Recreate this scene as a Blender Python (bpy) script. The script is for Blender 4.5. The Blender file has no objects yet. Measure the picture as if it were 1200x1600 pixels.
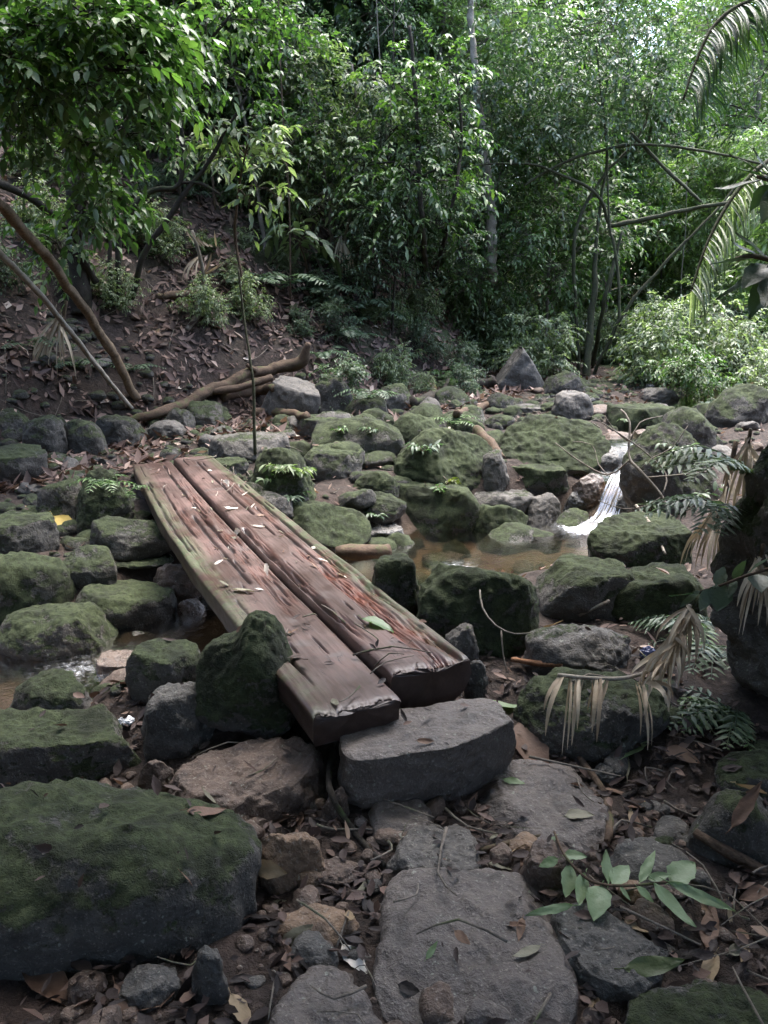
import bpy, bmesh, math, random
import numpy as np
from mathutils import Vector, Matrix, Quaternion
from mathutils.bvhtree import BVHTree

SC = bpy.context.scene
COL = SC.collection

# ------------------------------------------------------------------ camera
cam_data = bpy.data.cameras.new('camera')
cam_data.sensor_fit = 'VERTICAL'
cam_data.sensor_height = 24.0
cam_data.lens = 24.0 * 1232.0 / 1600.0
cam_data.clip_end = 400.0
cam_data.clip_start = 0.02
cam = bpy.data.objects.new('camera', cam_data)
COL.objects.link(cam)
cam.location = (0, 0, 1.5)
cam.rotation_euler = (math.radians(90 - 15), 0, 0)
SC.camera = cam

# ------------------------------------------------------------------ sky, sun, exposure
SUN_EL, SUN_AZ = 70.0, 30.0          # the sun stands ahead and to the right, above the canopy
world = bpy.data.worlds.new('World')
SC.world = world
world.use_nodes = True
wn = world.node_tree
sky = wn.nodes.new('ShaderNodeTexSky')
sky.sky_type = 'NISHITA'
sky.sun_disc = False
sky.sun_elevation = math.radians(SUN_EL)
sky.sun_rotation = math.radians(SUN_AZ)
sky.dust_density = 3.0
sky.air_density = 1.0
sky.ozone_density = 1.0
bg = wn.nodes['Background']
bg.inputs['Strength'].default_value = 0.15
wn.links.new(sky.outputs[0], bg.inputs['Color'])
sd = bpy.data.lights.new('sun', 'SUN')
sd.energy = 1.1
sd.angle = math.radians(40)
sd.color = (1.0, 0.98, 0.95)
sun = bpy.data.objects.new('sun', sd)
COL.objects.link(sun)
_e, _a = math.radians(SUN_EL), math.radians(SUN_AZ)
sun_dir = Vector((math.sin(_a) * math.cos(_e), math.cos(_a) * math.cos(_e), math.sin(_e)))
sun.rotation_euler = sun_dir.to_track_quat('Z', 'Y').to_euler()
sun.location = sun_dir * 40
SC.view_settings.view_transform = 'Standard'
SC.view_settings.look = 'None'
SC.view_settings.gamma = 1.0
SC.view_settings.exposure = 3.2
SC.render.engine = 'CYCLES'
SC.cycles.use_denoising = True
SC.cycles.max_bounces = 8
SC.cycles.diffuse_bounces = 4
SC.cycles.glossy_bounces = 3
SC.cycles.transmission_bounces = 5
SC.cycles.transparent_max_bounces = 8
SC.cycles.caustics_reflective = False
SC.cycles.caustics_refractive = False
SC.cycles.sample_clamp_indirect = 6.0

# ------------------------------------------------------------------ noise and terrain
_rs = np.random.RandomState(7)
_PERM = np.concatenate([_rs.permutation(256)] * 3)
_GR = _rs.normal(size=(256, 3))
_GR /= np.linalg.norm(_GR, axis=1)[:, None]

def pnoise(P):
    P = np.asarray(P, float)
    I = np.floor(P).astype(int)
    F = P - I
    I &= 255
    U = F * F * F * (F * (F * 6 - 15) + 10)
    def g(dx, dy, dz):
        h = _PERM[_PERM[_PERM[I[:, 0] + dx] + I[:, 1] + dy] + I[:, 2] + dz]
        d = F - np.array([dx, dy, dz])
        return (_GR[h] * d).sum(1)
    x = lambda a, b, t: a + (b - a) * t
    return x(x(x(g(0,0,0), g(1,0,0), U[:,0]), x(g(0,1,0), g(1,1,0), U[:,0]), U[:,1]),
             x(x(g(0,0,1), g(1,0,1), U[:,0]), x(g(0,1,1), g(1,1,1), U[:,0]), U[:,1]), U[:,2]) * 1.6

def fbm(P, octs=4, lac=2.1, gain=0.5):
    P = np.asarray(P, float)
    s = np.zeros(len(P)); a = 1.0
    for k in range(octs):
        s += a * pnoise(P + 17.3 * k)
        P = P * lac; a *= gain
    return s

def sstep(a, b, x):
    t = np.clip((x - a) / (b - a), 0, 1)
    return t * t * (3 - 2 * t)

# stream centre line: x, y, water level, half width
STREAM = np.array([
    (12, 15.5, .70, .4), (7.5, 13, .52, .22), (5.0, 11, .36, .22), (3.7, 9.6, .25, .24), (3.05, 8.5, .17, .30), (2.6, 7.6, .10, .36), (2.2, 6.9, .02, .28),
    (2.02, 6.68, -.03, .24), (1.86, 6.5, -.30, .3), (1.55, 6.2, -.33, .5), (.95, 5.75, -.335, .86), (.35, 5.35, -.34, .70),
    (-.25, 4.95, -.38, .45), (-.9, 4.5, -.44, .5), (-1.55, 4.1, -.48, .55), (-2.4, 3.65, -.51, .6), (-4.0, 2.9, -.55, .6), (-7, 1.5, -.65, .7)])

def stream_at(x, y):
    """distance to the centre line, water level and half width there"""
    best = np.full(x.shape, 1e9); lev = np.zeros(x.shape); hw = np.zeros(x.shape)
    for a, b in zip(STREAM[:-1], STREAM[1:]):
        dx, dy = b[0] - a[0], b[1] - a[1]
        t = np.clip(((x - a[0]) * dx + (y - a[1]) * dy) / (dx * dx + dy * dy), 0, 1)
        d = np.hypot(x - a[0] - t * dx, y - a[1] - t * dy)
        m = d < best
        best = np.where(m, d, best)
        lev = np.where(m, a[2] + t * (b[2] - a[2]), lev)
        hw = np.where(m, a[3] + t * (b[3] - a[3]), hw)
    return best, lev, hw

FOOT_L = np.array([(-5.2, -30), (-5.0, 0), (-4.5, 4), (-3.9, 6.6), (-2.6, 8.3), (-.6, 9.7), (.9, 11.4), (2.2, 14), (3.5, 19), (6, 28), (9, 45), (12, 90)], float)
FOOT_R = np.array([(2.3, -30), (1.9, 0), (1.5, 2), (1.55, 3.0), (1.9, 3.9), (2.7, 5.2), (3.6, 7), (4.9, 9), (7.5, 13), (12, 20), (20, 40), (45, 90)], float)

def side_dist(x, y, line, sign):
    best = np.full(x.shape, 1e9); sg = np.zeros(x.shape)
    for a, b in zip(line[:-1], line[1:]):
        d = b - a
        t = np.clip(((x - a[0]) * d[0] + (y - a[1]) * d[1]) / (d @ d), 0, 1)
        q = np.hypot(x - a[0] - t * d[0], y - a[1] - t * d[1])
        c = (d[0] * (y - a[1]) - d[1] * (x - a[0])) * sign
        m = q < best
        best = np.where(m, q, best); sg = np.where(m, np.sign(c), sg)
    return best * sg

def terrain(x, y, fine=True):
    x = np.atleast_1d(np.asarray(x, float)); y = np.atleast_1d(np.asarray(y, float))
    P = np.stack([x, y, np.zeros_like(x)], 1)
    z = -.15 + .13 * sstep(2.4, 3.2, y) + .10 * sstep(5.5, 7.2, y) + .22 * sstep(7, 11, y) + .02 * np.clip(y - 11, 0, 60)
    z = z - .14 * sstep(-.2, -1.2, x) * sstep(1.5, 2.6, y) * (1 - sstep(5.0, 6.6, y))
    d, lev, hw = stream_at(x, y)
    k = sstep(hw * .75, hw + .55, d)
    z = z * k + (lev - .10) * (1 - k)
    dl = side_dist(x, y, FOOT_L, 1)
    dl = dl + .35 * pnoise(P * .55 + 3)
    h = np.clip(dl, 0, None)
    z = z + .92 * (np.sqrt(h * h + .12) - .346) * (1 - .35 * sstep(2, 30, h)) + .35 * sstep(0.1, .7, dl) * sstep(5.5, 8, y)
    dr = side_dist(x, y, FOOT_R, -1) + .25 * pnoise(P * .8 + 9)
    h = np.clip(dr, 0, None)
    z = z + 1.1 * (np.sqrt(h * h + .1) - .316) * (1 - .6 * sstep(.6, 12, h)) * (1 - .5 * sstep(6, 12, y))
    z = z + .05 * fbm(P * 1.3, 3) * k
    if fine:
        z = z + (.02 * fbm(P * 6, 3)) * (.4 + .6 * k)
    far = sstep(1, 8, np.maximum(dl, dr))
    return z + far * .25 * fbm(P * .35 + 5, 3) + .16 * sstep(.2, 1.2, dl) * fbm(P * 1.1 + 2, 3)

# ------------------------------------------------------------------ scene helpers
def tag(o, label=None, cat=None, group=None, kind=None):
    if label: o['label'] = label
    if cat: o['category'] = cat
    if group: o['group'] = group
    if kind: o['kind'] = kind
    return o

def link(o, parent=None):
    COL.objects.link(o)
    if parent is not None: o.parent = parent
    return o

def empty(name, loc):
    o = bpy.data.objects.new(name, None)
    o.empty_display_size = .1
    o.location = loc
    return link(o)

def mesh_np(name, V, F, mat=None, smooth=True, face_attr=None, vert_attr=None):
    """fast mesh from numpy: F is an (n,3) or (n,4) index array"""
    V = np.asarray(V, np.float32); F = np.asarray(F, np.int32)
    me = bpy.data.meshes.new(name)
    k = F.shape[1]
    me.vertices.add(len(V)); me.vertices.foreach_set('co', V.ravel())
    me.loops.add(F.size); me.loops.foreach_set('vertex_index', F.ravel())
    me.polygons.add(len(F))
    me.polygons.foreach_set('loop_start', np.arange(0, F.size, k, dtype=np.int32))
    me.polygons.foreach_set('use_smooth', np.full(len(F), smooth, dtype=bool))
    me.update(calc_edges=True)
    for dom, at in (('FACE', face_attr), ('POINT', vert_attr)):
        for n, v in (at or {}).items():
            a = me.attributes.new(n, 'FLOAT', dom)
            a.data.foreach_set('value', np.asarray(v, np.float32))
    if mat: me.materials.append(mat)
    return me

def obj(name, me, parent=None, loc=None):
    o = bpy.data.objects.new(name, me)
    link(o, parent)
    if loc is not None: o.location = loc
    return o

def tris(F):
    F = np.asarray(F)
    return np.concatenate([F[:, [0, 1, 2]], F[:, [0, 2, 3]]]) if F.shape[1] == 4 else F

class Bag:
    """collects triangles of several pieces of ONE part"""
    def __init__(s): s.V = []; s.F = []; s.R = []; s.n = 0
    def add(s, V, F, rnd=None):
        F = tris(F)
        s.V.append(np.asarray(V, float)); s.F.append(F + s.n); s.n += len(V)
        s.R.append(np.full(len(F), random.random()) if rnd is None else np.broadcast_to(rnd, (len(F),)))
    def mesh(s, name, mat, off=(0, 0, 0), smooth=True):
        return mesh_np(name, np.concatenate(s.V) - np.asarray(off), np.concatenate(s.F), mat, smooth, {'rnd': np.concatenate(s.R)})

# ------------------------------------------------------------------ materials
class NT:
    def __init__(s, name):
        s.m = bpy.data.materials.new(name); s.m.use_nodes = True
        s.t = s.m.node_tree; s.t.nodes.clear()
    def n(s, typ, **kw):
        nd = s.t.nodes.new('ShaderNode' + typ)
        for k, v in kw.items(): setattr(nd, k, v)
        return nd
    def set(s, sock, v):
        if isinstance(v, bpy.types.NodeSocket): s.t.links.new(v, sock)
        else: sock.default_value = v
    def noise(s, scale, detail=4, rough=.55, vec=None, dist=0):
        nd = s.n('TexNoise'); nd.inputs['Scale'].default_value = scale
        nd.inputs['Detail'].default_value = detail; nd.inputs['Roughness'].default_value = rough
        nd.inputs['Distortion'].default_value = dist
        if vec is not None: s.set(nd.inputs['Vector'], vec)
        return nd.outputs[0]
    def math(s, op, a, b=0.0, clamp=False):
        nd = s.n('Math', operation=op, use_clamp=clamp)
        s.set(nd.inputs[0], a); s.set(nd.inputs[1], b)
        return nd.outputs[0]
    def maprange(s, v, a, b, c=0.0, d=1.0):
        nd = s.n('MapRange'); nd.interpolation_type = 'SMOOTHSTEP'
        for i, q in enumerate((v, a, b, c, d)): s.set(nd.inputs[i], q)
        return nd.outputs[0]
    def mix(s, f, a, b, mode='MIX'):
        nd = s.n('Mix', data_type='RGBA', blend_type=mode)
        s.set(nd.inputs[0], f)
        for sock, q in ((nd.inputs[6], a), (nd.inputs[7], b)):
            if isinstance(q, tuple) and len(q) == 3: q = q + (1,)
            s.set(sock, q)
        return nd.outputs[2]
    def ramp(s, v, stops, interp='LINEAR'):
        nd = s.n('ValToRGB'); cr = nd.color_ramp; cr.interpolation = interp
        while len(cr.elements) < len(stops): cr.elements.new(.5)
        for e, (p, c) in zip(cr.elements, stops): e.position = p; e.color = tuple(c) + (1,)
        s.set(nd.inputs[0], v)
        return nd.outputs[0]
    def attr(s, name):
        nd = s.n('Attribute'); nd.attribute_name = name
        return nd.outputs['Fac']
    def pos(s): return s.n('NewGeometry').outputs['Position']
    def objco(s): return s.n('TexCoord').outputs['Object']
    def rand(s): return s.n('ObjectInfo').outputs['Random']
    def nz(s):
        sp = s.n('SeparateXYZ'); s.set(sp.inputs[0], s.n('NewGeometry').outputs['Normal'])
        return sp.outputs[2]
    def bump(s, h, strength=.5, dist=.02, normal=None):
        nd = s.n('Bump'); nd.inputs['Strength'].default_value = strength; nd.inputs['Distance'].default_value = dist
        s.set(nd.inputs['Height'], h)
        if normal is not None: s.set(nd.inputs['Normal'], normal)
        return nd.outputs[0]
    def bsdf(s, col, rough=.8, normal=None, spec=.5, **kw):
        nd = s.n('BsdfPrincipled')
        if isinstance(col, tuple) and len(col) == 3: col = col + (1,)
        s.set(nd.inputs['Base Color'], col); s.set(nd.inputs['Roughness'], rough)
        s.set(nd.inputs['Specular IOR Level'], spec)
        if normal is not None: s.set(nd.inputs['Normal'], normal)
        for k, v in kw.items(): s.set(nd.inputs[k], v)
        return nd.outputs[0]
    def out(s, sh):
        o = s.n('OutputMaterial'); s.set(o.inputs['Surface'], sh)
        return s.m

_MAT = {}
def cached(fn):
    def w(*a):
        k = (fn.__name__,) + a
        if k not in _MAT: _MAT[k] = fn(*a)
        return _MAT[k]
    return w

@cached
def rock_mat(kind):
    """kind: (moss 0..1, stone tint, wetness)"""
    moss, tint, wet = {
        'moss': (.95, 'grey', 0), 'mossy': (.72, 'grey', 0), 'half': (.45, 'grey', 0), 'grey': (.12, 'grey', 0), 'dry': (.0, 'grey', 0),
        'darkmoss': (.66, 'dark', 0), 'dark': (.2, 'dark', .2), 'rust': (.06, 'rust', .25), 'ochre': (0., 'ochre', .1), 'wet': (.05, 'dark', 1.), 'wetrust': (.0, 'rust', 1.), 'flag': (.0, 'flag', .42)}[kind]
    s = NT('stone_' + kind)
    co = s.n('VectorMath', operation='ADD'); s.set(co.inputs[0], s.pos())
    r = s.rand(); cb = s.n('CombineXYZ')
    for i in range(3): s.set(cb.inputs[i], s.math('MULTIPLY', r, 31.0 + 13 * i))
    s.set(co.inputs[1], cb.outputs[0]); co = co.outputs[0]
    big, mid, fin = s.noise(4, 5, .6, co), s.noise(17, 6, .68, co), s.noise(110, 4, .6, co)
    pal = {'grey': [(.25, (.038, .035, .031)), (.5, (.088, .081, .072)), (.75, (.17, .157, .138))],
           'dark': [(.25, (.022, .022, .02)), (.5, (.055, .052, .046)), (.75, (.11, .10, .09))],
           'rust': [(.25, (.034, .024, .019)), (.5, (.085, .058, .043)), (.75, (.17, .122, .09))],
           'ochre': [(.25, (.065, .043, .028)), (.5, (.16, .105, .066)), (.75, (.30, .215, .145))],
           'flag': [(.25, (.045, .037, .032)), (.5, (.085, .071, .062)), (.75, (.14, .118, .10))]}[tint]
    mixv = s.math('ADD', s.math('MULTIPLY', mid, .62), s.math('MULTIPLY', big, .38))
    col = s.ramp(mixv, pal)
    col = s.mix(s.maprange(fin, .55, .72), col, s.mix(.5, col, (.30, .27, .23)))
    col = s.mix(s.maprange(s.noise(9, 3, .5, co), .58, .68, 0, .7), col, s.mix(.72, col, (.02, .018, .016)))
    lich = s.maprange(s.noise(46, 2, .5, co), .68, .73, 0, .55)
    col = s.mix(lich, col, (.26, .28, .23))
    mcol = s.ramp(s.math('ADD', s.math('MULTIPLY', s.noise(38, 5, .7, co), .7), s.math('MULTIPLY', big, .3)),
                  [(.28, (.009, .013, .006)), (.46, (.029, .039, .016)), (.62, (.062, .077, .034)), (.8, (.125, .14, .08))])
    mcol = s.mix(s.maprange(s.noise(6, 4, .65, co), .46, .64, .0, .75), mcol, (.014, .017, .009))
    nzv = s.nz()
    field = s.math('ADD', s.math('MULTIPLY', nzv, .34), s.math('ADD', s.math('MULTIPLY', big, .75), s.math('MULTIPLY', mid, .55)))
    lo = 1.26 - .74 * moss
    mask = s.maprange(s.math('ADD', field, s.math('MULTIPLY', s.math('SUBTRACT', s.noise(60, 3, .7, co), .5), .35)), lo, lo + .11)
    if moss == 0: mask = 0.0
    col = s.mix(mask, col, mcol)
    h = s.math('ADD', s.math('MULTIPLY', mid, 1.0), s.math('MULTIPLY', fin, .28))
    mossh = s.math('MULTIPLY', s.math('ADD', s.noise(75, 4, .75, co), s.noise(210, 3, .6, co)), mask)
    h = s.math('ADD', h, s.math('MULTIPLY', mossh, .55))
    nb = s.bump(h, .75, .03)
    rough = s.math('SUBTRACT', s.maprange(mid, .3, .7, .62, .86), .45 * wet, True)
    rough = s.math('MAXIMUM', rough, s.math('MULTIPLY', mask, .95)) if moss else rough
    return s.out(s.bsdf(col, rough, nb, .35 + .3 * wet))

@cached
def ground_mat():
    s = NT('forest_soil'); co = s.pos()
    a, b, c = s.noise(2.2, 5, .6, co), s.noise(26, 6, .7, co), s.noise(120, 3, .6, co)
    col = s.ramp(b, [(.28, (.010, .008, .006)), (.48, (.028, .020, .016)), (.62, (.055, .040, .032)), (.8, (.10, .078, .062))])
    col = s.mix(s.maprange(a, .5, .68, 0, .65), col, (.034, .021, .016))
    bed = s.ramp(s.math('ADD', s.math('MULTIPLY', s.noise(9, 4, .6, co), .6), s.math('MULTIPLY', c, .4)), [(.3, (.055, .040, .028)), (.5, (.145, .105, .070)), (.7, (.26, .20, .14))])
    col = s.mix(s.attr('bed'), col, bed)
    col = s.mix(s.math('MULTIPLY', s.attr('far'), s.maprange(s.noise(1.1, 3, .5, co), .45, .6)), col, (.04, .06, .02))
    h = s.math('ADD', b, s.math('MULTIPLY', c, .4))
    return s.out(s.bsdf(col, .88, s.bump(h, .8, .03), .3))

@cached
def wood_mat(kind):
    s = NT('weathered_timber_' + kind)
    tc = s.n('TexCoord').outputs['Object']
    mp = s.n('Mapping'); mp.inputs['Scale'].default_value = (1, .10, 1); s.set(mp.inputs[0], tc)
    g1, g2 = s.noise(60, 6, .7, mp.outputs[0]), s.noise(14, 5, .6, mp.outputs[0])
    bl, fi = s.noise(3.2, 5, .6, tc), s.noise(150, 3, .6, tc)
    v = s.math('ADD', s.math('MULTIPLY', g1, .45), s.math('ADD', s.math('MULTIPLY', g2, .35), s.math('MULTIPLY', bl, .2)))
    col = s.ramp(v, [(.25, (.022, .012, .010)), (.45, (.046, .026, .021)), (.58, (.068, .041, .034)), (.78, (.108, .072, .063))])
    col = s.mix(s.maprange(bl, .48, .66, 0, .5), col, (.12, .066, .054))
    col = s.mix(s.maprange(s.noise(5, 4, .6, tc), .56, .72, 0, .55), col, (.09, .078, .074))
    col = s.mix(s.math('MULTIPLY', s.attr('raw'), s.maprange(g1, .35, .6, .35, 1)), col, (.125, .034, .016))
    mo = s.math('MULTIPLY', s.attr('moss'), s.maprange(s.math('ADD', s.noise(22, 5, .7, tc), s.math('MULTIPLY', bl, .6)), .64, .92))
    col = s.mix(mo, col, s.ramp(s.noise(60, 4, .7, tc), [(.3, (.022, .032, .012)), (.55, (.058, .072, .032)), (.75, (.10, .115, .06))]))
    mp2 = s.n('Mapping'); mp2.inputs['Scale'].default_value = (1, .13, 1); mp2.inputs['Rotation'].default_value = (0, 0, .035); s.set(mp2.inputs[0], tc)
    fis = s.math('ABSOLUTE', s.math('SUBTRACT', s.noise(24, 3, .5, mp2.outputs[0]), .5))
    fis = s.math('MULTIPLY', s.maprange(fis, .004, .016, 1, 0), s.maprange(s.noise(6, 3, .6, tc), .52, .62))
    col = s.mix(s.math('MAXIMUM', s.math('MULTIPLY', fis, .85), s.math('MULTIPLY', s.attr('crack'), .92), True), col, (.010, .007, .006))
    col = s.mix(s.math('MULTIPLY', s.attr('side'), .85), col, s.ramp(v, [(.3, (.012, .008, .006)), (.6, (.05, .032, .026)), (.8, (.09, .06, .05))]))
    h = s.math('SUBTRACT', s.math('ADD', s.math('MULTIPLY', g1, .7), s.math('ADD', s.math('MULTIPLY', g2, .5), s.math('MULTIPLY', fi, .2))), s.math('MULTIPLY', fis, 1.2))
    return s.out(s.bsdf(col, s.maprange(bl, .3, .7, .36, .62), s.bump(h, .28, .006), .45))

@cached
def bark_mat(kind):
    c = {'dark': ((.012, .010, .008), (.05, .042, .032)), 'brown': ((.03, .02, .014), (.12, .082, .055)), 'tan': ((.045, .032, .022), (.24, .175, .115)),
         'pale': ((.12, .10, .08), (.38, .34, .28)), 'orange': ((.10, .045, .02), (.38, .20, .11)), 'green': ((.02, .022, .012), (.085, .085, .05)), 'grey': ((.07, .06, .05), (.24, .21, .175))}[kind]
    s = NT('bark_' + kind); co = s.pos()
    a, b = s.noise(14, 5, .65, co), s.noise(70, 5, .7, co)
    v = s.math('ADD', s.math('MULTIPLY', a, .5), s.math('MULTIPLY', b, .5))
    col = s.ramp(v, [(.32, c[0]), (.66, c[1])])
    if kind in ('brown', 'green', 'dark', 'grey'):
        col = s.mix(s.math('MULTIPLY', s.maprange(s.noise(7, 4, .6, co), .52, .66), s.maprange(s.nz(), -.2, .7, .15, .75)), col, (.045, .07, .02))
    return s.out(s.bsdf(col, .85, s.bump(v, .8, .015), .25))

@cached
def leaf_mat(kind):
    pal = {'green': [(0, (.024, .058, .018)), (.45, (.062, .125, .036)), (.8, (.115, .20, .055)), (1, (.20, .28, .10))],
           'bright': [(0, (.08, .14, .05)), (.5, (.18, .275, .10)), (1, (.33, .42, .20))],  # whitened so the far foliage carries the hazy glow in its colour
           'dark': [(0, (.018, .038, .018)), (.5, (.046, .085, .038)), (.85, (.10, .15, .07)), (1, (.17, .22, .13))],
           'blue': [(0, (.026, .050, .032)), (.5, (.062, .105, .066)), (.85, (.125, .18, .125)), (1, (.22, .27, .20))],
           'pale': [(0, (.06, .095, .042)), (.5, (.17, .22, .115)), (.85, (.34, .39, .25)), (1, (.52, .55, .40))],
           'olive': [(0, (.05, .07, .015)), (.5, (.12, .14, .03)), (1, (.22, .22, .06))],
           'plucked': [(0, (.11, .18, .085)), (.5, (.20, .295, .15)), (1, (.32, .41, .24))],
           'litter': [(0, (.03, .019, .015)), (.3, (.085, .053, .043)), (.55, (.16, .105, .086)), (.78, (.27, .19, .155)), (.93, (.42, .33, .27)), (1, (.60, .53, .45))],
           'darklitter': [(0, (.012, .009, .008)), (.4, (.040, .028, .025)), (.7, (.085, .056, .046)), (.92, (.17, .11, .082)), (1, (.30, .22, .16))],
           'straw': [(0, (.24, .18, .12)), (.5, (.44, .36, .26)), (1, (.62, .54, .42))],
           'brownleaf': [(0, (.075, .044, .03)), (.5, (.155, .095, .065)), (1, (.27, .18, .125))],
           'tanleaf': [(0, (.20, .145, .085)), (1, (.38, .29, .18))],
           'yellowleaf': [(0, (.30, .22, .05)), (1, (.48, .36, .10))],
           'whiteleaf': [(0, (.50, .46, .40)), (1, (.72, .68, .60))],
           'greyleaf': [(0, (.11, .105, .075)), (1, (.25, .24, .17))]}[kind]
    s = NT('leaf_' + kind)
    dead = kind in ('litter', 'darklitter', 'straw', 'brownleaf', 'tanleaf', 'whiteleaf', 'yellowleaf', 'greyleaf')
    v = s.attr('rnd')
    if kind in ('plucked', 'brownleaf', 'tanleaf', 'whiteleaf', 'yellowleaf', 'greyleaf'):
        v = s.math('ADD', s.math('MULTIPLY', s.rand(), .55), s.math('MULTIPLY', s.noise(40, 4, .6, s.pos()), .5))
    col = s.ramp(v, pal)
    if not dead: col = s.mix(s.n('NewGeometry').outputs['Backfacing'], col, s.mix(.3, col, (.16, .20, .12)))
    rough = .62 if dead else (.40 if kind in ('blue', 'dark', 'pale') else .42)
    a = s.bsdf(col, rough, s.bump(s.noise(90, 3, .6, s.pos()), .25, .01), .3 if dead else .42)
    tr = s.n('BsdfTranslucent')
    s.set(tr.inputs[0], s.mix(.5, col, (.25, .45, .06), 'MULTIPLY') if False else s.mix(1.0, col, (1.0, 1.25, .55) if not dead else (1, .9, .7), 'MULTIPLY'))
    mx = s.n('MixShader'); s.set(mx.inputs[0], .18 if dead else .36)
    s.set(mx.inputs[1], a); s.set(mx.inputs[2], tr.outputs[0])
    return s.out(mx.outputs[0])

@cached
def water_mat():
    s = NT('stream_water'); co = s.pos()
    rip = s.math('ADD', s.noise(16, 3, .5, co, .8), s.math('MULTIPLY', s.noise(45, 3, .5, co, .5), .5))
    nb = s.bump(rip, .10, .03)
    gl = s.n('BsdfGlossy'); gl.inputs['Roughness'].default_value = .04; s.set(gl.inputs['Normal'], nb)
    tp = s.n('BsdfTransparent'); tp.inputs[0].default_value = (.93, .82, .66, 1)
    fr = s.n('Fresnel'); fr.inputs[0].default_value = 1.26; s.set(fr.inputs['Normal'], nb)
    mx = s.n('MixShader'); s.set(mx.inputs[0], s.math('MULTIPLY', fr.outputs[0], .85)); s.set(mx.inputs[1], tp.outputs[0]); s.set(mx.inputs[2], gl.outputs[0])
    fo = s.bsdf((.55, .57, .60), .5, s.bump(s.noise(70, 4, .6, co), .6, .02))
    f = s.math('MULTIPLY', s.attr('foam'), s.maprange(s.math('ADD', s.noise(26, 5, .65, co, 1.0), s.math('MULTIPLY', s.attr('foam'), .35)), .52, .78), True)
    m2 = s.n('MixShader'); s.set(m2.inputs[0], f); s.set(m2.inputs[1], mx.outputs[0]); s.set(m2.inputs[2], fo)
    return s.out(m2.outputs[0])

@cached
def fall_mat():
    s = NT('falling_water')
    tc = s.attr('across'); tl = s.attr('along')
    cb = s.n('CombineXYZ'); s.set(cb.inputs[0], s.math('MULTIPLY', tc, 9.0)); s.set(cb.inputs[1], s.math('MULTIPLY', tl, 1.6))
    st = s.noise(2.6, 5, .62, cb.outputs[0], .6)
    fo = s.bsdf((.36, .39, .43), .25, s.bump(st, .8, .03), .5)
    gl = s.n('BsdfGlossy'); gl.inputs['Roughness'].default_value = .12
    tp = s.n('BsdfTransparent'); tp.inputs[0].default_value = (.85, .82, .78, 1)
    mx = s.n('MixShader'); mx.inputs[0].default_value = .25; s.set(mx.inputs[1], tp.outputs[0]); s.set(mx.inputs[2], gl.outputs[0])
    ed = s.math('ADD', s.math('ABSOLUTE', tc), s.math('MULTIPLY', s.math('SUBTRACT', s.noise(7, 4, .6, s.pos()), .5), 1.5))
    m2 = s.n('MixShader'); s.set(m2.inputs[0], s.math('MULTIPLY', s.maprange(st, .43, .66, .04, .9), s.maprange(ed, .45, .95, 1, 0))); s.set(m2.inputs[1], mx.outputs[0]); s.set(m2.inputs[2], fo)
    m3 = s.n('MixShader'); s.set(m3.inputs[0], s.maprange(ed, .85, 1.1, 0, 1)); s.set(m3.inputs[1], m2.outputs[0])
    tp2 = s.n('BsdfTransparent'); s.set(m3.inputs[2], tp2.outputs[0])
    return s.out(m3.outputs[0])

@cached
def plain_mat(name, col, rough):
    s = NT(name)
    n = s.noise(40, 4, .6, s.pos())
    return s.out(s.bsdf(s.mix(n, tuple(c * .65 for c in col), col), rough, s.bump(n, .4, .01)))

# ------------------------------------------------------------------ ground sheet
def axis(parts):
    out = []
    for a, b, st in parts: out.append(np.arange(a, b - 1e-6, st))
    out.append([parts[-1][1]])
    return np.concatenate(out)

gx = axis([(-120, -30, 6), (-30, -9, .8), (-9, -4, .22), (-4, -2.6, .08), (-2.6, 2.6, .032), (2.6, 4.6, .08), (4.6, 10, .22), (10, 34, .8), (34, 120, 6)])
gy = axis([(-60, -8, 5), (-8, .6, .5), (.6, 1.2, .1), (1.2, 7.4, .034), (7.4, 11, .07), (11, 18, .18), (18, 45, .8), (45, 180, 5)])
GX, GY = np.meshgrid(gx, gy)
gz = terrain(GX.ravel(), GY.ravel())
gz_min, gz_max = gz.min(), gz.max()
nx, ny = len(gx), len(gy)
ii = np.arange(nx * ny).reshape(ny, nx)
GF = np.stack([ii[:-1, :-1], ii[:-1, 1:], ii[1:, 1:], ii[1:, :-1]], -1).reshape(-1, 4)
GV = np.stack([GX.ravel(), GY.ravel(), gz], 1)
_d, _l, _h = stream_at(GX.ravel(), GY.ravel())
ground = obj('ground', mesh_np('ground', GV, GF, ground_mat(), True, None,
             {'bed': (1 - sstep(_h * .8, _h + .18, _d)) * (1 - sstep(6.6, 8, GY.ravel())), 'far': sstep(9, 14, GY.ravel())}))
tag(ground, kind='structure')

SOLIDS_V, SOLIDS_F = [], []
N_GROUND = 0
def solid(V, F):
    n = sum(len(v) for v in SOLIDS_V)
    SOLIDS_V.append(np.asarray(V, float)); SOLIDS_F.append(tris(np.asarray(F)) + n)
_m = (np.abs(GX.ravel()[GF].mean(1)) < 6) & (GY.ravel()[GF].mean(1) > .8) & (GY.ravel()[GF].mean(1) < 13)
solid(GV, GF[_m]); N_GROUND = len(SOLIDS_F[0])

# ------------------------------------------------------------------ water
def resample(path, step):
    P = np.asarray(path, float)
    # Catmull-Rom through the points, then even spacing
    out = []
    for i in range(len(P) - 1):
        p0, p1, p2, p3 = P[max(i - 1, 0)], P[i], P[i + 1], P[min(i + 2, len(P) - 1)]
        n = max(2, int(np.linalg.norm((p2 - p1)[:3]) / step))
        t = np.linspace(0, 1, n, endpoint=False)[:, None]
        out.append(.5 * (2 * p1 + (p2 - p0) * t + (2 * p0 - 5 * p1 + 4 * p2 - p3) * t * t + (3 * p1 - p0 - 3 * p2 + p3) * t ** 3))
    out.append(P[-1:])
    return np.concatenate(out)

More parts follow.
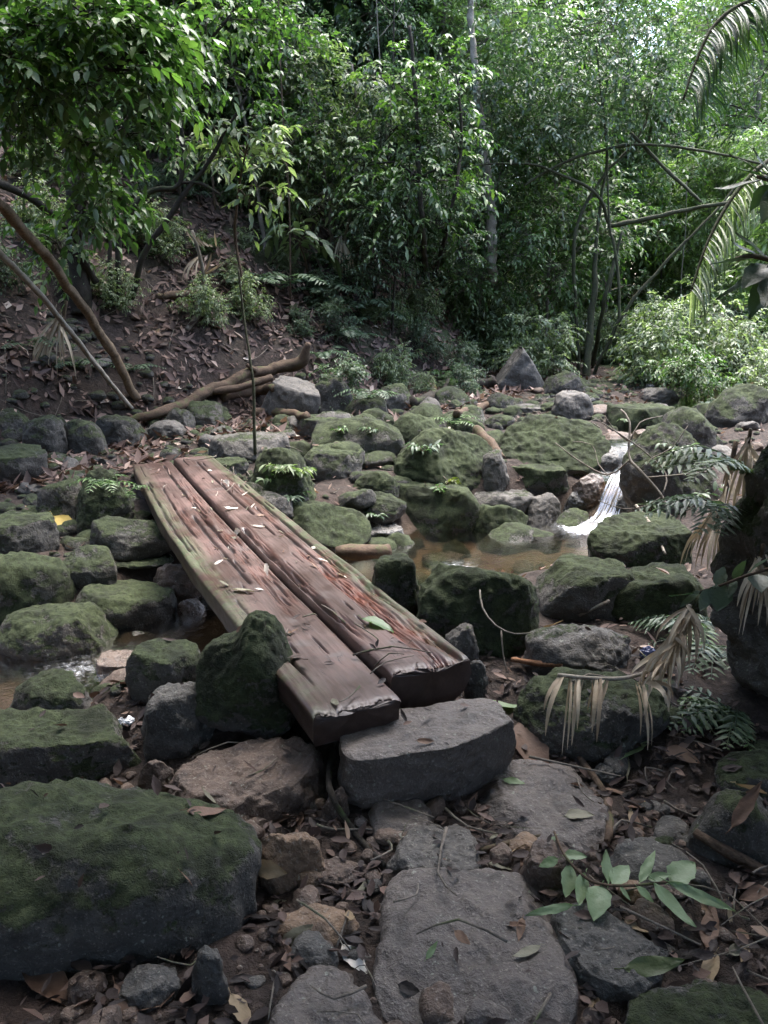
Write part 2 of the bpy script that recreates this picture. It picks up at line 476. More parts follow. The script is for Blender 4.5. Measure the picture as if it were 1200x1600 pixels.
def strip(path, ncross, widen=1.0):
    S = resample(path, .06)
    T = np.gradient(S[:, :2], axis=0); T /= np.linalg.norm(T, axis=1)[:, None]
    Nn = np.stack([-T[:, 1], T[:, 0]], 1)
    u = np.linspace(-1, 1, ncross)
    V = np.zeros((len(S), ncross, 3))
    V[:, :, :2] = S[:, None, :2] + Nn[:, None, :] * (u[None, :, None] * (S[:, 3] * widen)[:, None, None])
    V[:, :, 2] = S[:, 2][:, None]
    k = np.arange(len(S) * ncross).reshape(len(S), ncross)
    F = np.stack([k[:-1, :-1], k[:-1, 1:], k[1:, 1:], k[1:, :-1]], -1).reshape(-1, 4)
    return V.reshape(-1, 3), F, u, S

V, F, u, S = strip(STREAM[8:], 31, 1.55)
foam = np.exp(-((V[:, 0] - 1.66) ** 2 + (V[:, 1] - 6.30) ** 2) / .035) * 1.1 + .75 * np.exp(-((V[:, 0] - .52) ** 2 + (V[:, 1] - 5.32) ** 2) / .012) \
     + .45 * np.exp(-((V[:, 0] + 1.72) ** 2 + (V[:, 1] - 3.98) ** 2) / .03)
pool = tag(obj('stream_water', mesh_np('stream_water', V, F, water_mat(), True, None, {'foam': foam})), kind='structure')
V, F, u, S = strip(STREAM[:8], 11, 1.25)
foam = .95 * np.exp(-((V[:, 0] - 2.55) ** 2 + (V[:, 1] - 7.5) ** 2) / .12)
upper = tag(obj('stream_water', mesh_np('upper_water', V, F, water_mat(), True, None, {'foam': foam})), kind='structure')
# the fall itself: a rounded sheet of water
FALL = np.array([(2.40, 7.18, .065, .09), (2.20, 6.90, .05, .11), (2.06, 6.70, .0, .105), (1.97, 6.58, -.12, .11), (1.89, 6.48, -.26, .115), (1.82, 6.40, -.32, .13), (1.70, 6.30, -.328, .15)])
V, F, u, S = strip(FALL, 25)
n = len(S); al = np.repeat(np.linspace(0, 1, n), 25); ac = np.tile(u, n)
V[:, 2] += .028 * (1 - ac ** 2) + .02 * fbm(np.stack([ac * 5, al * 2, al * 0], 1), 3)
fall = tag(obj('waterfall', mesh_np('waterfall', V, F, fall_mat(), True, None, {'across': ac, 'along': al})), kind='structure')

# ------------------------------------------------------------------ stones
_ICO = {}
def ico(sub):
    if sub not in _ICO:
        bm = bmesh.new(); bmesh.ops.create_icosphere(bm, subdivisions=sub, radius=1)
        V = np.array([v.co[:] for v in bm.verts]); F = np.array([[v.index for v in f.verts] for f in bm.faces]); bm.free()
        V /= np.linalg.norm(V, axis=1)[:, None]
        _ICO[sub] = (V, F)
    return _ICO[sub]

def stone_shape(seed, dims, n=2.6, cuts=7, rough=1.0, flat=None, sub=5, planes=(), moss=1.0):
    V, F = ico(sub)
    rng = np.random.RandomState(seed)
    P = V / ((np.abs(V) ** n).sum(1) ** (1 / n))[:, None]
    P = P + .16 * np.stack([pnoise(V * 1.1 + seed * 3.1), pnoise(V * 1.1 + seed * 5.7 + 40), pnoise(V * 1.1 + seed * 1.3 + 80)], 1)
    def cut(P, d, off, soft=.82):
        s = P @ d
        ex = np.clip(s - off, 0, None)
        return P - d[None, :] * (ex * soft)[:, None]
    for k in range(cuts):
        d = rng.normal(size=3); d[2] = abs(d[2]) * .7 - .1; d /= np.linalg.norm(d)
        P = cut(P, d, rng.uniform(.66, .95), rng.uniform(.6, .9))
    if flat is not None: P = cut(P, np.array([rng.uniform(-.08, .08), rng.uniform(-.12, .02), 1.0]), flat, .93)
    for (dx, dy, dz, off) in planes:
        d = np.array([dx, dy, dz], float); d /= np.linalg.norm(d); P = cut(P, d, off, .93)
    for a in range(3):
        lo, hi = P[:, a].min(), P[:, a].max()
        P[:, a] = (P[:, a] - (lo + hi) / 2) / ((hi - lo) / 2)
    D = np.asarray(dims, float)
    W = P * D
    sc = 1.0 / D.mean()
    nrm = V / D; nrm /= np.linalg.norm(nrm, axis=1)[:, None]
    amp = D.mean() * rough
    disp = .075 * fbm(W * sc * 1.7 + seed, 3) - .05 * np.abs(pnoise(W * sc * 3.1 + seed * 2)) + .022 * fbm(W * sc * 7 + seed, 3)
    W = W + nrm * (disp * amp)[:, None] + nrm * (.004 * fbm(W * 38 + seed, 2))[:, None]
    cush = np.clip(fbm(W * 17 + seed, 3) + .15, 0, None) * np.clip(nrm[:, 2] + .25, 0, 1)
    return W + nrm * (cush * moss * min(.010, .05 * D.mean()))[:, None], F

def add_stone(i, rec):
    name, label, (cx, cy, cz), dims, kind, opt = rec
    W, F = stone_shape(opt.get('seed', 100 + i), dims, opt.get('n', 2.25), opt.get('cuts', 6), opt.get('rough', 1.0), opt.get('flat'), opt.get('sub', 5), opt.get('planes', ()), 1.0 if 'moss' in kind else .15)
    R = Matrix.Rotation(opt.get('ry', 0), 3, 'Y') @ Matrix.Rotation(opt.get('rx', 0), 3, 'X')
    R = Matrix.Rotation(opt.get('rz', 0), 3, 'Z') @ R
    W = W @ np.array(R).T
    if 'nub' in opt:        # a knob that rises out of the top of the stone
        nx_, ny_, nr, nh = opt['nub']
        q = np.exp(-(((W[:, 0] - nx_) / nr) ** 4 + ((W[:, 1] - ny_) / (nr * 1.6)) ** 4)) * (W[:, 2] > 0)
        W[:, 2] += q * nh
    o = obj(name, mesh_np(name, W, F, rock_mat(kind)), None, (cx, cy, cz))
    tag(o, label, opt.get('cat', 'rock'), opt.get('group'))
    solid(W + np.array([cx, cy, cz]), F)
    return o

ROCKS = [
('boulder', 'huge dark mossy boulder filling the bottom left corner', (-0.950, 1.941, -0.209), (0.594, 0.327, 0.335), 'darkmoss', {'sub': 6, 'cuts': 4, 'n': 2.5, 'rough': 0.7}),
('boulder', 'long grey ledge stone with mossy end just above the huge bottom left boulder', (-1.416, 2.733, -0.209), (0.517, 0.181, 0.119), 'mossy', {'sub': 6, 'flat': 0.5, 'n': 3.6, 'cuts': 4}),
('rock', 'small pointed mossy rock at the left edge behind the long ledge stone', (-1.413, 3.027, -0.165), (0.175, 0.131, 0.161), 'mossy', {'cuts': 6}),
('rock', 'squat dark grey rock left of the upright mossy stone', (-0.802, 2.780, -0.135), (0.150, 0.120, 0.196), 'dark', {'cuts': 5, 'n': 3}),
('boulder', 'upright mossy stone with a knob on top leaning against the left plank', (-0.540, 2.796, 0.051), (0.200, 0.124, 0.210), 'moss', {'sub': 6, 'n': 3.4, 'cuts': 3, 'rough': 0.7, 'nub': (0.08, 0.0, 0.084, 0.1)}),
('rock', 'flat moss-topped rock behind the squat dark grey rock', (-0.931, 3.063, -0.106), (0.160, 0.120, 0.190), 'mossy', {'flat': 0.55, 'cuts': 5}),
('boulder', 'broad rounded grey rock with mossy top at the left edge by the stream', (-1.947, 4.410, -0.539), (0.361, 0.271, 0.280), 'mossy', {'cuts': 4, 'n': 2.4, 'sub': 6}),
('rock', 'flat leaning mossy rock beside the shallow water under the bridge', (-1.669, 4.757, -0.484), (0.321, 0.241, 0.202), 'darkmoss', {'flat': 0.6, 'ry': 0.1}),
('boulder', 'blocky green mossy boulder cut by the left edge', (-2.340, 4.723, -0.354), (0.356, 0.267, 0.333), 'moss', {'n': 3.2, 'cuts': 4}),
('rock', 'dark rock in the shade between blocky left boulder and bridge', (-1.950, 4.942, -0.221), (0.205, 0.154, 0.151), 'darkmoss', {}),
('boulder', 'dark angular boulder in the shade under the left side of the bridge', (-1.765, 5.260, -0.114), (0.322, 0.225, 0.167), 'darkmoss', {}),
('rock', 'thin flat stone under the dark angular boulder by the bridge', (-1.662, 5.138, -0.217), (0.229, 0.172, 0.021), 'darkmoss', {'flat': 0.4}),
('boulder', 'fern-topped mossy boulder against the far left corner of the bridge', (-2.066, 5.681, -0.046), (0.286, 0.214, 0.348), 'moss', {'cuts': 5, 'sub': 6}),
('rock', 'low mossy rock left of the fern-topped boulder', (-2.443, 5.780, -0.031), (0.193, 0.145, 0.235), 'mossy', {}),
('rock', 'flat dark stone at the left edge above the blocky green boulder', (-2.504, 5.149, -0.102), (0.280, 0.210, 0.188), 'darkmoss', {'flat': 0.4}),
('rock', 'round brown rock in the dark gap under the bridge', (-1.390, 4.974, -0.388), (0.179, 0.134, 0.201), 'rust', {'rough': 1.2}),
('rock', 'small wet rust-coloured stone by the water under the bridge', (-1.256, 4.802, -0.515), (0.093, 0.070, 0.148), 'wetrust', {}),
('rock', 'small dark stone right under the plank edge above the stream', (-1.144, 4.956, -0.479), (0.104, 0.078, 0.089), 'dark', {}),
('rock', 'rounded grey pebble in front of the plank shadow', (-1.293, 4.821, -0.516), (0.085, 0.064, 0.069), 'grey', {}),
('rock', 'wet brown stone lying in the shallow stream at left', (-1.467, 4.055, -0.555), (0.148, 0.111, 0.137), 'wetrust', {'flat': 0.5}),
('rock', 'dark mossy stone with a hollow at the left end of the far row', (-3.197, 7.389, 0.147), (0.234, 0.175, 0.316), 'darkmoss', {}),
('rock', 'second dark mossy stone of the far row beside the path', (-2.891, 7.514, 0.141), (0.210, 0.158, 0.272), 'darkmoss', {}),
('rock', 'third rounded mossy stone of the far row beside the path', (-2.686, 7.946, 0.131), (0.279, 0.209, 0.264), 'darkmoss', {'n': 2.3}),
('rock', 'pale flat grey cobble at the end of the far row of stones', (-2.290, 8.142, 0.155), (0.234, 0.176, 0.155), 'grey', {'n': 2.2, 'cuts': 3}),
('rock', 'round mossy rock under the fallen branch beside the pale cobble', (-1.967, 8.776, 0.187), (0.265, 0.199, 0.238), 'mossy', {'n': 2.4}),
('rock', 'small mossy rock tucked behind the pale grey cobble', (-2.206, 8.388, 0.177), (0.181, 0.136, 0.224), 'darkmoss', {}),
('rock', 'dark low rock at the left edge beside the row of stones', (-3.635, 7.590, 0.276), (0.246, 0.185, 0.216), 'darkmoss', {}),
('rock', 'low flat stone at the left edge in front of the row of stones', (-3.150, 6.580, 0.092), (0.299, 0.224, 0.205), 'darkmoss', {'flat': 0.4}),
('rock', 'low mossy slab just right of the far end of the bridge', (-1.240, 7.145, 0.148), (0.374, 0.280, 0.167), 'half', {'flat': 0.5}),
('rock', 'small flat mossy stone touching the far right edge of the bridge', (-1.346, 6.686, 0.078), (0.176, 0.132, 0.104), 'mossy', {'flat': 0.5}),
('boulder', 'ragged mossy rock overgrown with pale seedlings beside the bridge', (-0.827, 6.082, 0.035), (0.290, 0.218, 0.355), 'moss', {'sub': 6}),
('rock', 'smooth grey-green stone under the overgrown rock by the bridge edge', (-0.878, 5.804, -0.035), (0.197, 0.148, 0.144), 'half', {}),
('boulder', 'bright green wedge-shaped mossy rock beside the middle of the bridge', (-0.446, 5.835, -0.204), (0.349, 0.262, 0.212), 'moss', {'cuts': 5, 'planes': [(0.5, -0.6, 0.5, 0.55)]}),
('rock', 'low mossy rock right of the overgrown seedling rock', (-0.449, 6.723, 0.092), (0.286, 0.215, 0.186), 'mossy', {'flat': 0.5}),
('rock', 'small rounded mossy rock below the long dark mossy boulder', (-0.069, 6.454, -0.020), (0.198, 0.149, 0.151), 'moss', {}),
('rock', 'small mossy rock half hidden under dead twigs', (-0.062, 6.278, -0.154), (0.249, 0.187, 0.134), 'mossy', {}),
('boulder', 'long dark mossy boulder with seedlings in the middle of the rock field', (-0.210, 7.295, 0.134), (0.453, 0.340, 0.316), 'mossy', {'n': 3}),
('rock', 'tilted bare grey slab beside the broken end of the fallen branch', (-1.094, 9.211, 0.285), (0.324, 0.243, 0.351), 'grey', {'flat': 0.4, 'ry': 0.35}),
('rock', 'dark mossy block right of the tilted grey slab', (-0.642, 9.345, 0.282), (0.269, 0.202, 0.373), 'darkmoss', {'n': 3}),
('rock', 'mossy rock behind the long dark boulder', (-0.223, 9.129, 0.235), (0.268, 0.201, 0.223), 'mossy', {}),
('rock', 'low mossy stone in front of the brown log piece', (-0.676, 8.278, 0.144), (0.243, 0.183, 0.180), 'mossy', {'flat': 0.5}),
('boulder', 'large mossy boulder with a bushy seedling on its left face', (0.545, 6.924, -0.025), (0.482, 0.362, 0.445), 'moss', {'sub': 6, 'cuts': 6, 'planes': [(0.6, -0.5, 0.4, 0.5)]}),
('rock', 'mossy rock peeking between the two big middle boulders', (0.320, 7.807, 0.139), (0.261, 0.196, 0.286), 'moss', {}),
('rock', 'low fern-covered mossy rock behind the seedling boulder', (0.783, 8.493, 0.168), (0.308, 0.231, 0.164), 'moss', {}),
('rock', 'upright grey-green stone between the two largest mossy boulders', (0.992, 6.840, -0.039), (0.122, 0.091, 0.272), 'half', {'n': 3}),
('boulder', 'largest angular mossy boulder left of the waterfall', (1.578, 7.391, 0.133), (0.534, 0.400, 0.336), 'moss', {'sub': 6, 'cuts': 6, 'n': 3, 'planes': [(0.0, -0.6, 0.5, 0.5)]}),
('boulder', 'flat-topped mossy slab below the largest angular boulder', (1.389, 7.032, -0.094), (0.301, 0.226, 0.161), 'moss', {'flat': 0.45, 'n': 3.4}),
('rock', 'rounded bare grey rock at the pool edge near the waterfall', (1.389, 6.653, -0.333), (0.159, 0.119, 0.218), 'grey', {'n': 2.5}),
('rock', 'flat grey and green rock between two mossy pool rocks', (1.025, 6.759, -0.258), (0.294, 0.221, 0.143), 'half', {'flat': 0.5}),
('rock', 'bright green mossy rock standing in the pool', (0.947, 6.365, -0.393), (0.265, 0.199, 0.265), 'moss', {}),
('boulder', 'broad mossy boulder with small ferns at the back of the pool', (0.447, 6.519, -0.309), (0.394, 0.296, 0.309), 'moss', {'flat': 0.6, 'planes': [(-0.4, -0.7, 0.4, 0.55)]}),
('rock', 'flat wet grey stone at the left back of the pool', (-0.015, 6.081, -0.311), (0.186, 0.140, 0.070), 'wet', {'flat': 0.4}),
('rock', 'flat pale stone just breaking the water of the pool', (0.451, 5.709, -0.437), (0.166, 0.125, 0.069), 'wet', {'flat': 0.35}),
('rock', 'mossy rock pressed against the right edge of the bridge', (0.056, 3.648, 0.033), (0.144, 0.108, 0.271), 'moss', {}),
('boulder', 'big rounded mossy boulder in front of the pool', (0.431, 3.466, 0.033), (0.287, 0.215, 0.302), 'moss', {'sub': 6, 'cuts': 5, 'n': 2.5}),
('boulder', 'low wide mossy boulder behind the two front right boulders', (1.039, 3.806, -0.004), (0.264, 0.198, 0.209), 'mossy', {'flat': 0.6}),
('boulder', 'flat-topped mossy block right of the pool below the waterfall', (1.551, 4.611, -0.004), (0.323, 0.242, 0.211), 'moss', {'flat': 0.5, 'n': 4, 'sub': 6, 'cuts': 4}),
('boulder', 'sloping mossy boulder beneath the grey-leaved twig at right', (1.377, 3.719, 0.004), (0.255, 0.191, 0.196), 'moss', {'flat': 0.6, 'ry': -0.1}),
('boulder', 'dull grey-brown boulder with a trace of moss in the middle right', (0.853, 3.174, -0.002), (0.246, 0.184, 0.132), 'half', {'cuts': 4, 'n': 2.6}),
('boulder', 'dark round boulder under the hanging dead palm frond', (0.803, 2.783, -0.076), (0.302, 0.226, 0.152), 'darkmoss', {'sub': 6, 'n': 2.5, 'cuts': 4}),
('rock', 'small mossy stone wedged beside the near right corner of the bridge', (0.334, 3.202, -0.001), (0.084, 0.063, 0.133), 'half', {}),
('rock', 'small dark stone at the foot of the right log end', (0.379, 2.943, -0.038), (0.049, 0.037, 0.127), 'dark', {}),
('rock', 'dark wet rock splitting the water at the top of the waterfall', (2.164, 7.174, -0.022), (0.218, 0.164, 0.219), 'wet', {'n': 2.4}),
('rock', 'brown wet rock on the left lip of the waterfall', (1.815, 6.797, -0.177), (0.157, 0.118, 0.213), 'wetrust', {}),
('rock', 'black wet stone left of the waterfall foot', (1.703, 6.772, -0.267), (0.117, 0.088, 0.159), 'wet', {}),
('rock', 'black wet stone at the right foot of the waterfall', (2.053, 6.487, -0.240), (0.091, 0.068, 0.167), 'wet', {}),
('boulder', 'tall mossy boulder right of the waterfall', (2.293, 6.051, -0.010), (0.366, 0.275, 0.629), 'mossy', {'sub': 6, 'n': 2.6, 'cuts': 4, 'ry': -0.35}),
('rock', 'flat mossy rock upstream of the waterfall', (2.886, 8.832, 0.129), (0.381, 0.286, 0.243), 'moss', {'flat': 0.5}),
('rock', 'round grey-green rock with a flat face upstream at right', (3.275, 9.342, 0.152), (0.160, 0.120, 0.175), 'half', {}),
('boulder', 'smooth bare grey boulder behind the largest mossy boulder', (2.151, 9.047, 0.255), (0.236, 0.177, 0.255), 'grey', {'n': 2.4, 'cuts': 3}),
('boulder', 'dark pointed boulder standing beneath the multi-stemmed tree', (1.885, 11.158, 0.381), (0.424, 0.318, 0.517), 'dark', {'planes': [(-0.7, 0, 0.6, 0.4), (0.7, 0, 0.6, 0.45)]}),
('rock', 'low dark mossy rock right of the dark pointed boulder', (2.408, 10.583, 0.344), (0.300, 0.225, 0.251), 'darkmoss', {}),
('rock', 'brown rock in the stream just above the waterfall', (2.463, 8.213, 0.069), (0.195, 0.146, 0.101), 'rust', {}),
('rock', 'pale brown rock in the stream bed above the waterfall', (2.754, 8.347, 0.069), (0.136, 0.102, 0.109), 'rust', {}),
('rock', 'low grey stone left of the smooth bare grey boulder', (1.672, 9.347, 0.255), (0.228, 0.171, 0.051), 'half', {'flat': 0.5}),
('rock', 'dark stone at the right end of the far rock field', (3.701, 9.187, 0.160), (0.262, 0.196, 0.199), 'darkmoss', {}),
('rock', 'black boulder under the shrubs at the right edge upstream', (4.056, 8.973, 0.247), (0.402, 0.301, 0.341), 'darkmoss', {}),
('rock', 'pale stone upstream beyond the flat mossy rock', (3.585, 10.287, 0.283), (0.250, 0.188, 0.140), 'half', {}),
('rock', 'mossy rock left of the fallen logs in the far middle', (0.117, 9.580, 0.276), (0.234, 0.175, 0.273), 'mossy', {}),
('boulder', 'tall black shaded bank boulder hung with ferns at the right edge', (1.636, 2.944, 0.520), (0.299, 0.240, 0.585), 'mossy', {'sub': 6, 'n': 2.4, 'cuts': 7, 'rough': 2.0}),
('rock', 'dark rock on the leafy slope below the bank boulder', (1.081, 2.060, -0.098), (0.165, 0.124, 0.177), 'darkmoss', {'n': 2.6}),
('rock', 'low dark rock between bank boulder and leafy slope', (1.286, 2.386, -0.111), (0.150, 0.113, 0.092), 'darkmoss', {}),
('stone_step', 'thick grey stone step lying below the near end of the bridge', (0.156, 2.453, -0.040), (0.323, 0.149, 0.127), 'flag', {'flat': 0.42, 'n': 5, 'cuts': 2, 'sub': 6, 'rough': 0.55, 'cat': 'stone step', 'rz': 0.22}),
('flagstone', 'broad leaf-strewn flagstone in front of the stone step', (0.500, 2.297, -0.192), (0.242, 0.261, 0.090), 'flag', {'flat': 0.72, 'n': 3.2, 'sub': 6, 'rough': 0.8}),
('flagstone', 'small rounded flagstone under the left end of the step', (0.065, 2.227, -0.192), (0.118, 0.167, 0.090), 'flag', {'flat': 0.72}),
('flagstone', 'ridged grey stone above the largest flagstone', (0.158, 2.055, -0.188), (0.156, 0.165, 0.090), 'grey', {'flat': 0.72, 'sub': 6, 'rough': 1.3}),
('flagstone', 'largest smooth flagstone at the bottom centre with one green leaf', (0.233, 1.665, -0.181), (0.263, 0.316, 0.090), 'flag', {'flat': 0.72, 'n': 2.4, 'sub': 6, 'rough': 0.7, 'cuts': 5}),
('rock', 'dark blunt stone right of the largest flagstone', (0.587, 1.676, -0.162), (0.146, 0.160, 0.090), 'dark', {'flat': 0.7, 'sub': 6}),
('flagstone', 'dark flat stone cut by the bottom edge left of the largest flagstone', (-0.130, 1.491, -0.200), (0.148, 0.177, 0.090), 'flag', {'flat': 0.72, 'sub': 6}),
('rock', 'small brown stone left of the plucked green twig', (0.475, 1.948, -0.115), (0.079, 0.059, 0.082), 'rust', {'flat': 0.5}),
('rock', 'low dark stone under the plucked green twig', (0.778, 1.981, -0.162), (0.127, 0.119, 0.090), 'dark', {'flat': 0.7}),
('boulder', 'long reddish-brown boulder between huge boulder and stone step', (-0.476, 2.447, -0.169), (0.291, 0.219, 0.104), 'rust', {'sub': 6, 'rough': 1.3, 'flat': 0.6}),
('rock', 'small reddish stone left of the long reddish-brown boulder', (-0.809, 2.472, -0.199), (0.075, 0.056, 0.120), 'rust', {}),
('rock', 'pale broken stone below the long reddish-brown boulder', (-0.511, 2.260, -0.178), (0.127, 0.095, 0.052), 'rust', {'rough': 1.3}),
('rock', 'speckled ochre stone in the middle of the path gravel', (-0.277, 2.024, -0.150), (0.102, 0.077, 0.126), 'ochre', {'cuts': 8, 'sub': 6}),
('rock', 'small smooth brown cobble right of the speckled ochre stone', (-0.139, 2.009, -0.156), (0.072, 0.054, 0.020), 'rust', {'n': 2.3, 'cuts': 2}),
('rock', 'flat ochre stone below the speckled ochre stone', (-0.200, 1.804, -0.213), (0.139, 0.085, 0.090), 'ochre', {'flat': 0.8}),
('rock', 'low mossy rock in the bottom right corner', (0.812, 1.427, -0.171), (0.264, 0.164, 0.090), 'darkmoss', {'flat': 0.8, 'sub': 6}),
('rock', 'small upright slate-grey stone under the huge boulder', (-0.428, 1.573, -0.136), (0.048, 0.036, 0.120), 'dark', {'n': 3}),
('rock', 'dark stone at the bottom left under the huge boulder', (-0.579, 1.581, -0.155), (0.079, 0.060, 0.045), 'dark', {}),
('rock', 'small grey stone beside the broad leaf-strewn flagstone', (0.809, 2.511, -0.158), (0.065, 0.049, 0.046), 'dark', {}),
('rock', 'small rust stone at the foot of the step left end', (-0.159, 2.265, -0.141), (0.046, 0.035, 0.094), 'rust', {}),
('boulder', 'dark mossy boulder upstream between tall boulder and black boulder', (3.122, 7.965, 0.099), (0.319, 0.240, 0.361), 'darkmoss', {'n': 2.5}),
]
for _i, _r in enumerate(ROCKS): add_stone(_i, _r)

# ------------------------------------------------------------------ timber footbridge
BA, BB = np.array([.045, 2.555]), np.array([-1.83, 6.70])       # middle of the near and the far end
bridge_dir = (BB - BA) / np.linalg.norm(BB - BA)
bridge_len = np.linalg.norm(BB - BA)
bridge_yaw = math.atan2(-bridge_dir[0], bridge_dir[1])
bridge = empty('timber_footbridge', (BA[0], BA[1], 0))
bridge.rotation_euler = (0, 0, bridge_yaw)
tag(bridge, 'weathered reddish timber footbridge of two hewn logs crossing the stream', 'footbridge')

def timber(name, x0, x1, y0, y1, ztop, thick, seed, cracks, rot=None, moss_l=0, moss_r=0, round_bottom=False):
    """a hewn log along local Y: flat cracked top, worn arrises, rounded or square underside"""
    nu, nv = 100, 620
    rng = np.random.RandomState(seed)
    u = np.linspace(0, 1, nu); v = np.linspace(0, 1, nv)
    U, Vv = np.meshgrid(u, v)
    yy = y0 + (y1 - y0) * Vv
    rag = fbm(np.stack([U.ravel() * 7 + seed, (Vv.ravel() > .5) * 9.0, U.ravel() * 0], 1), 4).reshape(U.shape)
    yy = yy + .022 * rag * (np.exp(-Vv / .012) + np.exp(-(1 - Vv) / .012))
    one = np.zeros_like(yy)
    el = .009 * fbm(np.stack([yy.ravel() * 1.3, one.ravel() + seed, one.ravel()], 1), 3).reshape(yy.shape)
    er = .009 * fbm(np.stack([yy.ravel() * 1.3, one.ravel() + seed + 9, one.ravel()], 1), 3).reshape(yy.shape)
    bl, br = (moss_l > 0) * .05 * np.sin(np.pi * Vv), (moss_r > 0) * .03 * np.sin(np.pi * Vv)
    xl, xr = x0 + el - bl, x1 + er + br
    if name == 'plank': xr = np.minimum(x1 + er * .3, x1)
    else: xl = np.maximum(x0 + el * .3, x0)
    X = xl + (xr - xl) * U
    P = np.stack([X.ravel(), yy.ravel(), one.ravel()], 1)
    sag = .035 * np.sin(np.pi * Vv)
    Z = ztop - sag + .005 * fbm(P * np.array([4, 1.2, 1]) + seed, 3).reshape(X.shape) + .0018 * fbm(P * np.array([45, 2.5, 1]) + seed, 3).reshape(X.shape)
    edge = np.minimum(U, 1 - U) * (x1 - x0)
    Z -= .012 * np.exp(-edge / .009)
    endd = np.minimum(Vv, 1 - Vv) * (y1 - y0)
    Z -= .010 * np.exp(-endd / .012)
    crack = np.zeros_like(X); raw = np.zeros_like(X)
    for (cu, s0, s1, w, dep) in cracks:
        cc = cu + .016 * fbm(np.stack([Vv.ravel() * 9, np.full(Vv.size, cu * 50), one.ravel()], 1), 3).reshape(X.shape)
        win = sstep(s0, s0 + .012, Vv) * (1 - sstep(s1 - .015, s1, Vv))
        g = np.exp(-((U - cc) * (x1 - x0) / w) ** 2) * win
        br_ = .5 + .8 * np.clip(.5 + pnoise(np.stack([Vv.ravel() * 26, np.full(Vv.size, cu * 31), one.ravel()], 1)).reshape(X.shape), 0, 1)
        g = np.clip(g * br_, 0, 1)
        Z -= dep * g; crack = np.maximum(crack, g * min(1, dep / .014))
    for ri, (ru0, ru1, s0, s1, dep, rawness) in enumerate(rot or ()):
        win = sstep(ru0, ru0 + .07, U) * (1 - sstep(ru1 - .07, ru1, U)) * (1 - sstep(s1 - .16, s1, Vv)) * sstep(s0 - .04, s0 + .005, Vv)
        spl = np.abs(pnoise(np.stack([X.ravel() * 75, yy.ravel() * 2.6, one.ravel() + 4 + ri * 7], 1)).reshape(X.shape)) + .5 * np.abs(pnoise(np.stack([X.ravel() * 160, yy.ravel() * 6, one.ravel() + 8], 1)).reshape(X.shape))
        frag = np.clip(.65 + 1.1 * pnoise(np.stack([X.ravel() * 20, yy.ravel() * 3, one.ravel() + 2 + ri * 5], 1)).reshape(X.shape), 0, 1)
        Z -= win * frag * dep * (.35 + 1.2 * spl); raw = np.maximum(raw, win * frag * rawness); crack = np.maximum(crack, win * frag * sstep(.35, .75, spl) * .85)
    mo = np.zeros_like(X)
    if moss_l: mo = np.maximum(mo, (1 - sstep(.10, .42, U)) * (.45 + .55 * np.sin(np.pi * np.clip(Vv * 1.05, 0, 1))))
    if moss_r: mo = np.maximum(mo, sstep(.70, .86, U) * (.55 + .45 * sstep(.05, .2, Vv)))
    top = np.stack([X, yy, Z], -1).reshape(-1, 3)
    k = np.arange(nu * nv).reshape(nv, nu)
    F = [np.stack([k[:-1, :-1], k[:-1, 1:], k[1:, 1:], k[1:, :-1]], -1).reshape(-1, 4)]
    # under shell: rows of points running from the right arris round the bottom to the left arris
    m = 15
    a = np.linspace(0, 1, m + 2)[1:-1]
    rowsV = []
    for ai in a:
        if round_bottom:
            th = -np.pi * ai
            bx = .5 + .53 * np.cos(th); bz = np.sin(th) ** 1.0
            dx = bx; dz = -abs(bz) ** .75
        else:
            if ai < .25: dx, dz = 1.0 - .02 * (ai / .25), -ai / .25
            elif ai < .75: dx, dz = 1 - (ai - .25) / .5, -1.0
            else: dx, dz = .02 * (1 - (ai - .75) / .25), -(1 - ai) / .25
        px = xl[:, 0] + (xr[:, -1] - xl[:, 0]) * dx
        pz = (Z[:, -1] if dx > .5 else Z[:, 0]) * 1.0 + thick * dz
        pz = np.where(np.abs(dz) < .02, pz - .004, pz)
        rowsV.append(np.stack([px, yy[:, 0], pz], 1))
    B = np.stack(rowsV, 1)
    nn = fbm(B.reshape(-1, 3) * np.array([14, 2.2, 14]) + seed, 3).reshape(B.shape[:2])
    B[:, :, 0] += .006 * nn; B[:, :, 2] += .006 * nn
    k2 = (np.arange(nv * m) + nu * nv).reshape(nv, m)
    ring = np.concatenate([k[:, -1:], k2, k[:, :1]], 1)
    F.append(np.stack([ring[:-1, :-1], ring[:-1, 1:], ring[1:, 1:], ring[1:, :-1]], -1).reshape(-1, 4)[:, ::1])
    V = [top, B.reshape(-1, 3)]
    F = [tris(f) for f in F]
    # end caps: fans with a few rings
    nV = nu * nv + nv * m
    side = np.concatenate([np.zeros(nu * nv), np.ones(nv * m)])
    for row, yo in ((0, -.004), (nv - 1, .004)):
        loop = np.concatenate([k[row, :], k2[row, :]])
        allv = np.concatenate(V)
        pts = allv[loop]; c = pts.mean(0); c[1] += yo
        prev = loop
        for q in (.985, .72, .42):
            rp = c + (pts - c) * q + np.array([0, yo * 3 * (1 - q), 0])
            rp[:, 1] += .006 * pnoise(rp * 30)
            ids = nV + np.arange(len(loop)); nV += len(loop)
            V.append(rp); side = np.concatenate([side, np.ones(len(loop))])
            nx_ = np.roll(np.arange(len(loop)), -1)
            F.append(np.stack([prev, prev[nx_], ids[nx_]], 1)); F.append(np.stack([prev, ids[nx_], ids], 1))
            prev = ids
        V.append(c[None]); side = np.append(side, 1)
        nx_ = np.roll(np.arange(len(loop)), -1)
        F.append(np.stack([prev, prev[nx_], np.full(len(loop), nV)], 1)); nV += 1
    V = np.concatenate(V); F = np.concatenate(F)
    pad = lambda A: np.concatenate([A.ravel(), np.zeros(len(V) - A.size)])
